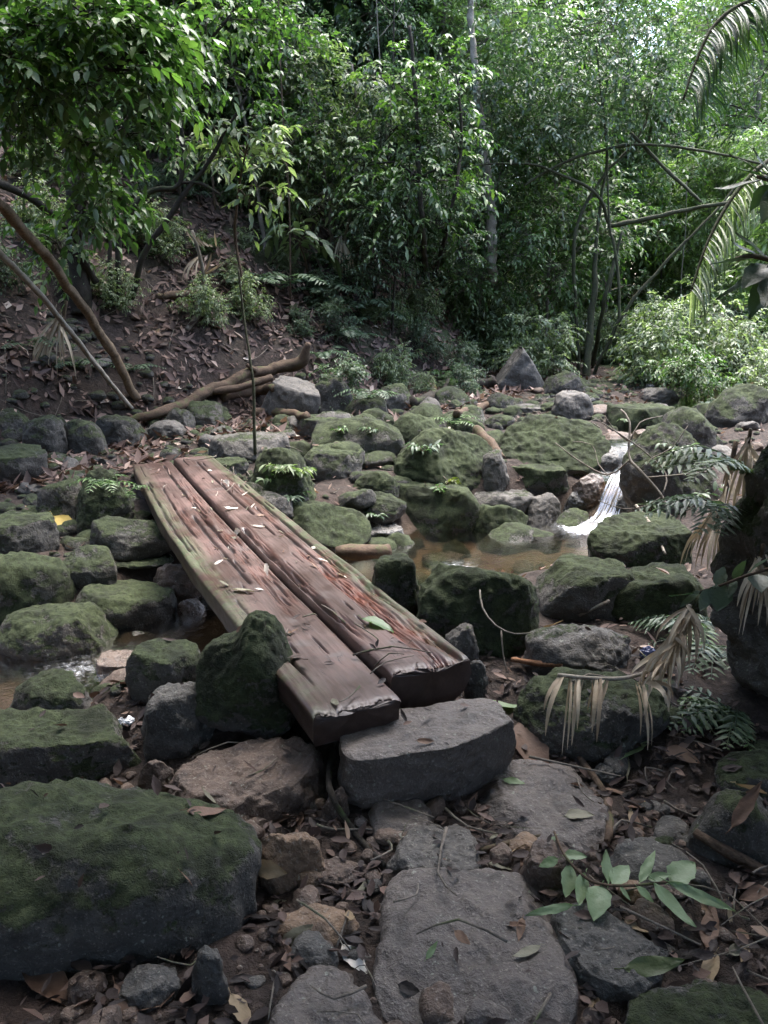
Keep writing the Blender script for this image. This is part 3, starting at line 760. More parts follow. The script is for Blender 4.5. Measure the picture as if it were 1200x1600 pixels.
    o = obj(name, mesh_np(name, V, F, wood_mat('top'), True, None, {'crack': pad(crack), 'raw': pad(raw), 'moss': pad(mo), 'side': side}), bridge)
    c, s_ = math.cos(bridge_yaw), math.sin(bridge_yaw)
    Wd = np.stack([BA[0] + V[:, 0] * c - V[:, 1] * s_, BA[1] + V[:, 0] * s_ + V[:, 1] * c, V[:, 2]], 1)
    solid(Wd, F)
    return o

_rng = np.random.RandomState(5)
def rcracks(n, lo, hi):
    out = []
    for _ in range(n):
        s0 = _rng.uniform(.02, .93); out.append((_rng.uniform(lo, hi), s0, s0 + .035 + .09 * _rng.uniform() ** 2, _rng.uniform(.003, .0055), _rng.uniform(.008, .02)))
    return out
# the left log, lower and wider at the far end; the right log, higher, rotten along its right side
timber('plank', -.335, -.012, -.06, bridge_len, .165, .095, 3, [(.72, .42, .97, .008, .022), (.55, .3, .62, .008, .02), (.35, .5, .8, .006, .016), (.12, .45, .85, .007, .02)] + rcracks(24, .08, .92), rot=[(.62, .99, .22, .9, .016, .3), (.3, .55, .45, .8, .010, .2), (.05, .3, .3, .75, .009, .1)], moss_l=1)
timber('beam', .006, .335, .06, bridge_len - .04, .198, .17, 11, [(.06, .12, .5, .012, .03), (.62, .25, .6, .007, .02), (.8, .3, .75, .008, .022), (.45, .55, .95, .007, .02)] + rcracks(18, .1, .9),
       rot=[(.44, .93, 0., .42, .030, 1.), (.5, .8, .45, .85, .010, .3), (.02, .2, .1, .6, .02, .3)], moss_r=1, round_bottom=True)

# ------------------------------------------------------------------ plant builders
def unit(A):
    return A / np.maximum(np.linalg.norm(A, axis=-1, keepdims=True), 1e-9)

def tube(path, radii, sides=7, wob=0.0, seed=0):
    P = np.asarray(path, float); R = np.asarray(radii, float)
    T = unit(np.gradient(P, axis=0))
    ref = np.array([0, 0, 1.0]) if abs(T[:, 2]).mean() < .8 else np.array([1.0, 0, 0])
    A = unit(np.cross(T, ref)); Bv = np.cross(T, A)
    th = np.linspace(0, 2 * np.pi, sides, endpoint=False)
    rr = R[:, None] * np.ones(sides)
    if wob:
        q = np.stack([np.repeat(np.arange(len(P)), sides) * .35, np.tile(np.cos(th), len(P)) * 1.1 + seed, np.tile(np.sin(th), len(P)) * 1.1], 1)
        rr = rr * (1 + wob * fbm(q, 3).reshape(len(P), sides))
    V = P[:, None] + A[:, None] * (np.cos(th) * rr)[..., None] + Bv[:, None] * (np.sin(th) * rr)[..., None]
    n = len(P); k = np.arange(n * sides).reshape(n, sides); k1 = np.roll(k, -1, 1)
    F = tris(np.stack([k[:-1], k1[:-1], k1[1:], k[1:]], -1).reshape(-1, 4))
    V = np.concatenate([V.reshape(-1, 3), P[:1], P[-1:]])
    c0, c1 = n * sides, n * sides + 1
    F = np.concatenate([F, np.stack([k1[0], k[0], np.full(sides, c0)], 1), np.stack([k[-1], k1[-1], np.full(sides, c1)], 1)])
    return V, F

def stem_tube(pts, step=.12, sides=7, wob=.12, seed=0):
    S = resample(np.asarray(pts, float), step)
    return tube(S[:, :3], S[:, 3], sides, wob, seed)

def leaf_arrays(P, D, N, L, W, rng, hi=False, droop=.25):
    """many leaves at once: folded along the midrib, tip bent down"""
    n = len(P)
    D = unit(D); Sd = unit(np.cross(D, N)); N = np.cross(Sd, D)
    L = np.broadcast_to(L, (n,))[:, None]; W = np.broadcast_to(W, (n,))[:, None]
    dr = (droop * rng.uniform(.2, 1.6, (n, 1))) * L
    fo = rng.uniform(.05, .35, (n, 1)) * W
    if hi:
        rows = [(0, 0, 0), (.22, .40, .02), (.22, -.40, .02), (.24, 0, .0), (.55, .5, .2), (.55, -.5, .2), (.57, 0, .18), (.83, .2, .62), (.83, -.2, .62), (1, 0, 1)]
        F0 = np.array([(0, 3, 1), (0, 2, 3), (1, 3, 6), (1, 6, 4), (2, 6, 3), (2, 5, 6), (4, 6, 7), (5, 8, 6), (6, 8, 7), (7, 8, 9)])
    else:
        rows = [(0, 0, 0), (.42, .5, .12), (.42, -.5, .12), (.45, 0, .1), (1, 0, 1)]
        F0 = np.array([(0, 3, 1), (0, 2, 3), (1, 3, 4), (2, 4, 3)])
    V = np.stack([P + D * L * a + Sd * W * b + N * (fo * (abs(b) > 0) * min(1, abs(b) * 2)) - np.array([0, 0, 1.]) * dr * c for a, b, c in rows], 1)
    m = len(rows)
    F = (F0[None] + (np.arange(n) * m)[:, None, None]).reshape(-1, 3)
    return V.reshape(-1, 3), F, np.repeat(np.clip(rng.beta(2, 2.2, n), 0, 1), len(F0))

def sprays(O, Dr, Ln, nl, L, W, rng, hi=False, droop=.25, bend=.35, spread=.95):
    """twigs with leaves set alternately along them"""
    n = len(O); Dr = unit(Dr)
    s = (np.arange(nl) + .6) / nl
    down = np.array([0, 0, -1.0])
    Pt = O[:, None] + Dr[:, None] * (s[None, :, None] * Ln[:, None, None]) + down * (bend * (s ** 2)[None, :, None] * Ln[:, None, None])
    Td = unit(Dr[:, None] + down * (2 * bend * s)[None, :, None])
    upv = np.array([0, 0, 1.0]) + rng.normal(0, .25, (n, 1, 3))
    Sd = unit(np.cross(Td, np.broadcast_to(upv, Td.shape)))
    sg = np.where(np.arange(nl) % 2, 1., -1.)[None, :, None]
    D = unit(Td * (1.0 - .35 * spread) + Sd * sg * spread * np.where(s > .93, .2, 1.0)[None, :, None] + rng.normal(0, .22, (n, nl, 3)) + down * .18)
    N = np.broadcast_to(upv, D.shape) + rng.normal(0, .35, (n, nl, 3))
    ll = L * rng.uniform(.65, 1.2, (n, nl))
    V, F, R = leaf_arrays(Pt.reshape(-1, 3), D.reshape(-1, 3), N.reshape(-1, 3), ll.ravel(), (ll * W / L).ravel(), rng, hi, droop)
    # twigs as three-sided rods
    E = O + Dr * Ln[:, None] + down * (bend * Ln[:, None]); M = O + Dr * (Ln * .5)[:, None] + down * (bend * .25 * Ln[:, None])
    a = unit(np.cross(Dr, np.array([.3, .5, .81]))); b = np.cross(Dr, a)
    tv = []
    for Q, r in ((O, .0045), (M, .003), (E, .0012)):
        for k in range(3):
            tv.append(Q + (a * math.cos(2.094 * k) + b * math.sin(2.094 * k)) * r)
    TV = np.stack(tv, 1).reshape(-1, 3)
    f0 = []
    for lv in (0, 3):
        for k in range(3):
            k2 = (k + 1) % 3
            f0 += [(lv + k, lv + k2, lv + 3 + k2), (lv + k, lv + 3 + k2, lv + 3 + k)]
    TF = (np.array(f0)[None] + (np.arange(n) * 9)[:, None, None]).reshape(-1, 3)
    return (V, F, R), (TV, TF)

def foliage(blobs, stems, spec, seed):
    """blobs: (x,y,z, r_side, r_up, twigs); stems: polylines the limbs grow from"""
    rng = np.random.RandomState(seed)
    leaves, wood = Bag(), Bag()
    L, W, nl, hi, tl = spec
    SP = np.concatenate([np.asarray(s, float) for s in stems]) if stems else None
    for bi, (x, y, z, rs, ru, nt) in enumerate(blobs):
        c = np.array([x, y, z])
        G = unit(rng.normal(size=(nt, 3))) * (rng.uniform(0, 1, (nt, 1)) ** .42)
        O = c + G * np.array([rs, rs, ru])
        Dr = unit(G * np.array([1, 1, .6]) + rng.normal(0, .6, (nt, 3)) + np.array([0, 0, .15]))
        Ln = tl * rng.uniform(.6, 1.3, nt)
        (V, F, R), (TV, TF) = sprays(O, Dr, Ln, nl, L, W, rng, hi)
        R = np.clip(R + rng.uniform(-.16, .16) + np.repeat(rng.uniform(-.15, .15, nt), len(R) // nt), 0, 1)
        leaves.add(V, F, R); wood.add(TV, TF)
        if SP is not None:
            w = np.linalg.norm(SP[:, :3] - c, axis=1) + 1.2 * np.clip(SP[:, 2] - c[2], 0, None)
            j = int(np.argmin(w)); p0 = SP[j, :3]; r0 = min(SP[j, 3] * .6, .02)
            mid = (p0 + c) / 2 + np.array([0, 0, .12 * np.linalg.norm(c - p0)]) + rng.normal(0, .05, 3)
            wood.add(*stem_tube([(*p0, r0), (*mid, r0 * .75), (*c, r0 * .5)], .15, 5, 0))
            for q in rng.permutation(nt)[:max(4, nt // 5)]:
                e = O[q]; m2 = (c + e) / 2 + rng.normal(0, .04, 3)
                wood.add(*stem_tube([(*c, r0 * .45), (*m2, r0 * .35), (*e, .003)], .25, 4, 0))
    return leaves, wood

def make_plant(name, label, cat, group, stems, blobs, spec, leafkind, bark, seed, base=None, multi='stem'):
    base = np.asarray(base if base is not None else stems[0][0][:3], float)
    root = empty(name, tuple(base)); tag(root, label, cat, group)
    for i, st in enumerate(stems):
        S_ = resample(np.asarray(st, float), .07)
        jit = np.stack([fbm(np.stack([np.arange(len(S_)) * .16, np.full(len(S_), seed + 3.7 * i + 5. * q), np.zeros(len(S_))], 1), 3) for q in range(3)], 1)
        S_[:, :3] += jit * np.minimum(S_[:, 3:4] * .7, .02)
        V, F = tube(S_[:, :3], S_[:, 3] * (1 + .14 * fbm(np.stack([np.arange(len(S_)) * .4, np.full(len(S_), float(i)), np.zeros(len(S_))], 1), 2)), 9 if st[0][3] > .03 else 7, .25, seed + i)
        obj('trunk' if i == 0 and multi == 'stem' else ('stem' if multi == 'stem' else multi), mesh_np(name + '_stem', V - base, F, bark_mat(bark)), root)
    if blobs:
        lv, wd = foliage(blobs, stems, spec, seed)
        cr = tag(obj('crown', lv.mesh(name + '_crown', leaf_mat(leafkind), base), root), kind='stuff')
        tag(obj('twigs', wd.mesh(name + '_twigs', bark_mat(bark), base), cr), kind='stuff')
    return root

def copy_plant(root, loc, rz, sc, label, group):
    r = root.copy(); COL.objects.link(r); r.location = loc; r.rotation_euler = (0, 0, rz); r.scale = (sc, sc, sc)
    r['label'] = label; r['group'] = group
    for ch in list(root.children):
        c = ch.copy(); COL.objects.link(c); c.parent = r
        for sub_ in list(ch.children):
            d = sub_.copy(); COL.objects.link(d); d.parent = c
    return r

def frond_arrays(rachis, npairs, L, W, rng, hang=.2, ang=1.1, taper=True, hi=False, one=None):
    """a pinnate frond: leaflets in pairs along a curved rib"""
    S = resample(np.asarray(rachis, float), .03)
    idx = np.linspace(.12 * len(S), len(S) - 1, npairs).astype(int)
    T = unit(np.gradient(S[:, :3], axis=0))[idx]
    P = S[idx, :3]
    up = np.array([0, 0, 1.0])
    Sd = unit(np.cross(T, up)); N = np.cross(Sd, T)
    s = np.linspace(0, 1, npairs)
    prof = (np.sin(np.pi * (.12 + .86 * s)) ** .6 if taper else np.ones(npairs))
    out = []
    for sg in ((-1, 1) if one is None else (one,)):
        D = unit(T * math.cos(ang) + Sd * sg * math.sin(ang) + np.array([0, 0, -hang]) + rng.normal(0, .06, (npairs, 3)))
        out.append((P, D, N + rng.normal(0, .1, (npairs, 3)), L * prof * rng.uniform(.9, 1.1, npairs), W * (.5 + .5 * prof)))
    return out, S

# ------------------------------------------------------------------ the plants one can tell apart
PLANTS = [
('dark_tree', 'thick dark trunk wrapped in broad green leaves at the left', 'tree', None, [[(-3.394, 9.144, 1.355, 0.134), (-3.379, 9.144, 1.977, 0.114), (-3.308, 9.144, 2.958, 0.102), (-3.254, 9.144, 3.883, 0.091), (-3.170, 9.144, 5.148, 0.079)]], [(-2.665, 6.600, 3.476, 0.381, 0.286, 57), (-2.296, 6.800, 3.623, 0.391, 0.244, 55), (-1.918, 7.000, 3.596, 0.353, 0.252, 50), (-2.087, 6.800, 3.227, 0.348, 0.248, 50), (-2.643, 6.800, 3.137, 0.349, 0.249, 50), (-3.056, 7.200, 2.846, 0.322, 0.268, 37), (-2.706, 7.400, 2.833, 0.331, 0.248, 42), (-2.286, 7.500, 2.953, 0.279, 0.251, 37), (-2.784, 7.800, 2.415, 0.267, 0.267, 32), (-3.220, 8.200, 2.048, 0.253, 0.253, 25), (-2.547, 8.000, 2.495, 0.243, 0.243, 22), (-2.792, 6.500, 3.236, 0.237, 0.331, 32), (-1.802, 7.500, 3.503, 0.273, 0.246, 30)], (0.105, 0.052, 9, True, 0.34), 'green', 'dark'),
('arching_shrub', 'many-stemmed shrub with crossing arched dark stems on the left bank', 'shrub', None, [[(-3.032, 9.422, 1.423, 0.041), (-3.024, 9.422, 2.061, 0.032), (-2.837, 9.422, 2.471, 0.031), (-2.569, 9.422, 2.692, 0.031), (-2.279, 9.422, 2.765, 0.026), (-2.212, 9.422, 3.229, 0.026), (-2.271, 9.422, 3.706, 0.021), (-2.405, 9.422, 4.139, 0.017), (-2.520, 9.422, 4.679, 0.012)],
   [(-2.963, 9.581, 1.517, 0.037), (-2.731, 9.422, 1.992, 0.032), (-2.435, 9.422, 2.369, 0.031), (-2.197, 9.422, 2.705, 0.027), (-1.969, 9.422, 2.950, 0.022), (-1.738, 9.422, 3.294, 0.017), (-1.491, 9.422, 3.643, 0.013)],
   [(-2.279, 9.422, 2.765, 0.018), (-2.051, 9.422, 2.758, 0.018), (-1.823, 9.422, 2.632, 0.013)],
   [(-2.463, 9.422, 3.165, 0.017), (-2.218, 9.422, 3.675, 0.017), (-2.023, 9.422, 4.017, 0.017), (-1.612, 9.422, 4.429, 0.013), (-1.339, 9.422, 4.797, 0.008)],
   [(-3.128, 9.410, 1.459, 0.027), (-3.105, 9.422, 2.130, 0.022), (-2.992, 9.722, 3.050, 0.018), (-2.740, 9.722, 3.905, 0.013)]], [(-2.387, 9.422, 4.200, 0.409, 0.341, 28), (-1.766, 9.422, 4.321, 0.408, 0.272, 28), (-1.356, 9.422, 4.381, 0.339, 0.271, 26), (-2.077, 9.422, 3.706, 0.277, 0.277, 15), (-2.745, 9.722, 3.841, 0.357, 0.357, 23), (-1.489, 9.422, 3.706, 0.277, 0.277, 15), (-1.790, 9.422, 3.893, 0.275, 0.275, 15)], (0.09, 0.043, 9, True, 0.32), 'green', 'dark'),
('broad_leaved_sapling', 'thin sapling with drooping pale and olive broad leaves in mid hillside', 'sapling', None, [[(-1.698, 10.156, 1.227, 0.020), (-1.760, 10.104, 1.803, 0.019), (-1.801, 10.104, 2.249, 0.019), (-1.694, 9.804, 2.719, 0.014), (-1.554, 9.604, 3.098, 0.013), (-1.436, 9.504, 3.471, 0.009)]], [(-1.892, 9.504, 3.374, 0.155, 0.085, 5), (-1.598, 9.404, 3.245, 0.182, 0.112, 8), (-1.238, 9.504, 3.309, 0.170, 0.099, 6), (-1.836, 9.604, 3.064, 0.187, 0.101, 6), (-1.357, 9.504, 2.982, 0.200, 0.129, 7), (-1.261, 9.504, 2.682, 0.187, 0.101, 6), (-1.533, 9.604, 2.592, 0.146, 0.088, 4), (-1.139, 9.504, 3.081, 0.171, 0.114, 6)], (0.14, 0.052, 7, True, 0.26), 'pale', 'brown'),
('broad_leaved_sapling', 'low sapling with a few long pale leaves above the fern bank', 'sapling', None, [[(-1.038, 11.582, 1.721, 0.017), (-1.072, 11.343, 2.008, 0.016), (-1.133, 11.143, 2.245, 0.011)]], [(-1.132, 11.143, 2.261, 0.189, 0.086, 6), (-1.265, 11.143, 2.407, 0.154, 0.085, 4)], (0.26, 0.075, 6, True, 0.26), 'pale', 'brown'),
('understorey_shrub', 'tall shrub with small pale glinting leaves left of the airy centre tree', 'shrub', None, [[(-0.750, 12.078, 1.912, 0.035), (-0.773, 11.929, 2.729, 0.028), (-0.892, 11.929, 3.567, 0.022), (-1.050, 11.929, 4.372, 0.016)],
   [(-0.703, 12.056, 1.866, 0.029), (-0.473, 11.929, 2.729, 0.023), (-0.356, 11.929, 3.649, 0.017), (-0.435, 11.929, 4.608, 0.016)],
   [(-0.879, 11.910, 1.861, 0.023), (-1.185, 11.929, 2.643, 0.017), (-1.433, 11.929, 3.402, 0.017)]], [(-1.405, 11.929, 4.214, 0.439, 0.395, 34), (-0.863, 11.629, 3.832, 0.475, 0.431, 42), (-1.252, 11.529, 3.418, 0.432, 0.345, 36), (-0.611, 11.929, 4.451, 0.437, 0.437, 36), (-0.612, 11.629, 3.273, 0.481, 0.350, 36), (-0.963, 11.529, 2.852, 0.394, 0.263, 26), (-0.363, 11.929, 2.814, 0.408, 0.318, 26), (-0.089, 11.929, 3.812, 0.355, 0.532, 28), (-0.957, 11.929, 4.608, 0.435, 0.348, 28), (-1.606, 12.329, 5.033, 0.535, 0.446, 30)], (0.095, 0.04, 9, True, 0.32), 'pale', 'grey'),
('understorey_tree', 'airy small tree in the centre between pale shrub and multi-stemmed tree', 'tree', None, [[(0.735, 13.821, 1.615, 0.054), (0.535, 11.200, 2.249, 0.037), (0.465, 11.200, 3.051, 0.031), (0.413, 11.200, 3.973, 0.026), (0.323, 11.200, 4.854, 0.020)],
   [(0.797, 14.168, 1.673, 0.041), (0.857, 11.200, 2.493, 0.027), (1.007, 11.200, 3.363, 0.021), (0.943, 11.200, 4.271, 0.015)]], [(0.167, 11.200, 3.670, 0.500, 0.375, 30), (0.748, 11.200, 3.746, 0.499, 0.374, 32), (0.329, 10.900, 3.009, 0.453, 0.329, 30), (0.930, 11.200, 3.051, 0.423, 0.296, 26), (0.000, 10.900, 2.623, 0.374, 0.208, 18), (0.685, 11.200, 2.533, 0.385, 0.188, 16), (0.164, 11.200, 4.271, 0.492, 0.369, 28), (0.818, 11.200, 4.345, 0.491, 0.368, 28), (-0.253, 11.200, 3.208, 0.379, 0.337, 20)], (0.1, 0.046, 10, True, 0.36), 'green', 'dark'),
('sunlit_tree', 'tree with bright yellow-green crown at the top centre', 'tree', None, [[(0.437, 14.037, 1.881, 0.047), (0.682, 15.000, 3.366, 0.042), (0.883, 15.000, 4.912, 0.041), (1.066, 15.000, 6.749, 0.033)]], [(1.082, 15.000, 5.992, 0.757, 0.541, 44), (1.846, 15.000, 5.799, 0.760, 0.543, 44), (0.433, 15.000, 5.895, 0.650, 0.542, 38), (2.488, 15.000, 5.992, 0.649, 0.541, 38), (1.534, 15.000, 5.310, 0.658, 0.438, 36), (1.281, 15.000, 6.656, 1.281, 0.427, 50), (0.658, 15.000, 5.310, 0.658, 0.438, 30), (2.302, 15.000, 5.310, 0.548, 0.438, 28)], (0.14, 0.07, 9, False, 0.5), 'bright', 'grey'),
('multi_stemmed_tree', 'multi-stemmed tree with fanned dark stems and small bluish leaves at right', 'tree', None, [[(3.281, 12.927, 0.286, 0.067), (3.314, 13.033, 1.000, 0.055), (3.358, 13.033, 1.695, 0.050), (3.328, 13.033, 2.132, 0.036), (3.339, 13.033, 2.843, 0.026), (3.404, 13.033, 3.578, 0.022), (3.294, 13.033, 4.290, 0.017), (3.113, 13.033, 5.235, 0.013)],
   [(3.241, 13.249, 0.330, 0.032), (3.072, 13.033, 1.400, 0.027), (2.961, 12.933, 2.317, 0.027), (2.996, 12.933, 2.693, 0.026), (3.195, 12.933, 3.108, 0.026), (3.426, 12.933, 3.436, 0.022), (3.732, 12.933, 3.740, 0.022), (3.934, 12.933, 4.094, 0.017)],
   [(3.521, 13.033, 2.655, 0.027), (3.233, 12.833, 3.041, 0.026), (2.708, 12.733, 3.308, 0.021), (2.241, 12.633, 3.444, 0.017), (1.614, 12.633, 3.461, 0.013), (1.064, 12.633, 3.408, 0.008)],
   [(3.619, 13.942, 0.326, 0.039), (3.498, 12.933, 1.499, 0.031), (3.619, 12.933, 2.175, 0.027), (3.691, 12.933, 2.534, 0.018)],
   [(3.733, 12.833, 1.107, 0.023), (3.653, 12.833, 1.885, 0.022), (3.534, 12.833, 2.405, 0.022), (3.458, 12.833, 2.637, 0.018), (3.320, 12.833, 3.987, 0.013)],
   [(3.421, 13.076, 0.303, 0.031), (3.759, 12.733, 1.305, 0.027), (4.306, 12.633, 2.066, 0.022), (4.924, 12.533, 2.764, 0.017), (5.214, 12.533, 3.147, 0.013)],
   [(3.494, 13.033, 2.627, 0.036), (4.085, 12.733, 2.720, 0.035), (4.732, 12.433, 2.852, 0.029), (5.622, 12.033, 2.894, 0.028)],
   [(2.119, 12.733, 3.174, 0.017), (2.678, 12.733, 3.494, 0.021), (3.333, 12.733, 3.688, 0.021), (3.805, 12.733, 3.741, 0.021), (4.583, 12.633, 3.662, 0.021), (5.556, 12.533, 3.446, 0.017)],
   [(3.678, 12.833, 3.917, 0.025), (4.216, 12.733, 3.406, 0.026), (4.726, 12.533, 2.916, 0.021)]], [(1.535, 13.033, 4.465, 0.576, 0.480, 70), (2.182, 13.033, 4.981, 0.664, 0.569, 86), (2.719, 12.733, 4.397, 0.703, 0.562, 92), (3.337, 12.733, 4.901, 0.695, 0.649, 92), (2.385, 12.833, 3.987, 0.572, 0.305, 57), (3.720, 12.633, 4.374, 0.558, 0.465, 70), (1.520, 12.733, 3.793, 0.428, 0.333, 41), (3.007, 13.033, 5.403, 0.752, 0.470, 73), (1.873, 13.033, 5.569, 0.655, 0.468, 57), (3.123, 12.733, 3.967, 0.473, 0.284, 41), (4.061, 12.633, 4.709, 0.508, 0.554, 57), (3.910, 12.633, 5.364, 0.637, 0.455, 57)], (0.085, 0.042, 10, False, 0.32), 'blue', 'green'),
('leaning_tree', 'dark leaning trunk with dense leaves in the top right', 'tree', None, [[(7.463, 18.453, 0.394, 0.073), (7.655, 18.453, 1.358, 0.072), (7.815, 18.053, 2.442, 0.069), (7.984, 17.653, 3.508, 0.067), (8.046, 17.253, 4.607, 0.056), (7.820, 17.053, 6.055, 0.046)]], [(6.003, 16.953, 5.243, 0.750, 0.500, 40), (6.904, 16.953, 5.015, 0.753, 0.452, 36), (6.294, 16.953, 6.028, 0.740, 0.617, 40), (7.322, 16.953, 5.694, 0.745, 0.745, 40), (5.715, 17.053, 4.688, 0.572, 0.330, 22), (6.833, 16.953, 6.685, 0.976, 0.610, 40)], (0.1, 0.05, 10, False, 0.34), 'dark', 'dark'),
('leafy_shrub', 'pale leafy thicket on the slope left of the dark pointed boulder', 'shrub', None, [[(1.650, 13.828, 0.715, 0.020), (1.702, 13.828, 1.183, 0.014)]], [(1.286, 13.728, 1.706, 0.375, 0.279, 18), (1.618, 13.728, 1.395, 0.377, 0.324, 20), (1.953, 13.728, 1.080, 0.326, 0.260, 16), (1.819, 13.728, 1.809, 0.374, 0.321, 18)], (0.1, 0.042, 9, False, 0.26), 'pale', 'brown'),
('leafy_shrub', 'pale thicket behind the dark pointed boulder', 'shrub', None, [[(2.931, 15.957, 0.351, 0.024), (2.983, 15.957, 0.888, 0.016)]], [(2.611, 15.857, 1.499, 0.559, 0.497, 34), (3.127, 15.857, 1.136, 0.563, 0.500, 34), (3.089, 15.857, 1.857, 0.556, 0.494, 30), (3.539, 15.857, 0.522, 0.379, 0.329, 18), (2.775, 15.857, 0.646, 0.441, 0.328, 20)], (0.1, 0.042, 9, False, 0.26), 'pale', 'brown'),
('leafy_shrub', 'bright leafy thicket right of the multi-stemmed tree foot', 'shrub', None, [[(4.821, 15.077, 0.353, 0.022), (4.854, 15.077, 0.864, 0.015)]], [(4.745, 14.977, 0.926, 0.534, 0.427, 34), (5.317, 14.977, 1.156, 0.591, 0.473, 34), (4.570, 14.977, 1.612, 0.469, 0.469, 26), (5.610, 14.977, 0.576, 0.477, 0.298, 24)], (0.085, 0.0357, 9, False, 0.22100000000000003), 'blue', 'brown'),
('leafy_shrub', 'dense small-leaved shrub over the black boulder at the right edge', 'shrub', None, [[(5.192, 11.722, 0.274, 0.018), (5.205, 11.722, 0.685, 0.012)]], [(4.651, 11.622, 0.601, 0.465, 0.335, 44), (5.177, 11.622, 0.874, 0.555, 0.416, 50), (5.511, 11.622, 0.416, 0.467, 0.336, 40), (4.951, 11.622, 1.233, 0.458, 0.330, 34), (4.493, 11.622, 0.324, 0.281, 0.225, 18)], (0.085, 0.0357, 9, False, 0.22100000000000003), 'pale', 'brown'),
('leafy_shrub', 'leafy shrub with dull leaves on the right bank above the waterfall', 'shrub', None, [[(4.487, 9.526, 0.189, 0.014), (4.495, 9.526, 0.536, 0.010)]], [(3.989, 9.426, 0.166, 0.345, 0.153, 26), (4.439, 9.426, 0.242, 0.383, 0.230, 34), (4.245, 9.426, -0.067, 0.278, 0.154, 20)], (0.08, 0.0336, 9, False, 0.20800000000000002), 'blue', 'brown'),
('overhanging_tree', 'tall tree at the far left whose crown shades the left bank', 'tree', 'canopy trees over the path', [[(-5.900, 6.400, 1.200, 0.140), (-5.600, 6.500, 3.600, 0.120), (-4.900, 6.800, 5.200, 0.090), (-4.000, 7.200, 6.200, 0.060)]], [(-2.11, 7.85, 6.76, 0.80, 0.50, 44), (-2.91, 8.50, 5.70, 0.80, 0.50, 44), (-2.08, 5.53, 5.75, 0.80, 0.50, 44), (-3.81, 8.85, 5.68, 0.80, 0.50, 44), (-2.44, 9.73, 5.63, 0.80, 0.50, 44), (-3.29, 5.54, 5.94, 0.80, 0.50, 44), (-5.06, 9.61, 6.01, 0.80, 0.50, 44), (-2.16, 8.88, 6.61, 0.80, 0.50, 44), (-4.65, 5.82, 6.24, 0.80, 0.50, 44), (-4.66, 8.65, 5.97, 0.80, 0.50, 44), (-3.51, 9.53, 6.13, 0.80, 0.50, 44), (-4.85, 6.18, 6.16, 0.80, 0.50, 44), (-3.52, 8.24, 5.96, 0.80, 0.50, 44)], (0.15, 0.07, 9, False, 0.5), 'dark', 'dark'),  # out of view, added to darken the left bank
('overhanging_tree', 'leaning tree right of the path whose crown roofs the foreground', 'tree', 'canopy trees over the path', [[(2.900, 2.300, 0.400, 0.130), (2.700, 2.400, 2.200, 0.110), (2.200, 2.700, 4.000, 0.090), (1.400, 3.000, 5.200, 0.060)]], [(1.77, 2.61, 5.85, 0.75, 0.45, 44), (2.22, 1.78, 5.35, 0.75, 0.45, 44), (1.21, 3.71, 5.11, 0.75, 0.45, 44), (1.41, 3.47, 6.39, 0.75, 0.45, 44), (0.68, 3.52, 4.98, 0.75, 0.45, 44), (1.19, 1.79, 6.44, 0.75, 0.45, 44), (0.94, 4.25, 5.43, 0.75, 0.45, 44), (2.74, 2.64, 5.26, 0.75, 0.45, 44), (1.47, 4.31, 6.32, 0.75, 0.45, 44), (1.56, 1.42, 5.79, 0.75, 0.45, 44), (0.23, 3.88, 6.39, 0.75, 0.45, 44), (1.26, 3.39, 4.73, 0.75, 0.45, 44), (1.35, 1.59, 5.83, 0.75, 0.45, 44), (0.68, 4.02, 4.70, 0.75, 0.45, 44), (-0.28, 3.70, 5.63, 0.75, 0.45, 44), (1.47, 4.31, 5.58, 0.75, 0.45, 44), (2.38, 3.04, 6.45, 0.75, 0.45, 44), (1.83, 1.67, 5.33, 0.75, 0.45, 44), (2.59, 2.43, 4.98, 0.75, 0.45, 44), (1.10, 2.59, 5.84, 0.75, 0.45, 44), (0.96, 2.09, 5.42, 0.75, 0.45, 44), (0.89, 4.53, 6.56, 0.75, 0.45, 44), (1.67, 1.42, 6.07, 0.75, 0.45, 44), (1.88, 4.24, 5.29, 0.75, 0.45, 44), (-0.48, 3.42, 4.85, 0.75, 0.45, 44), (2.19, 4.12, 5.42, 0.75, 0.45, 44)], (0.15, 0.065, 9, False, 0.5), 'dark', 'brown'),  # out of view, crown set where it blocks sun from the foreground
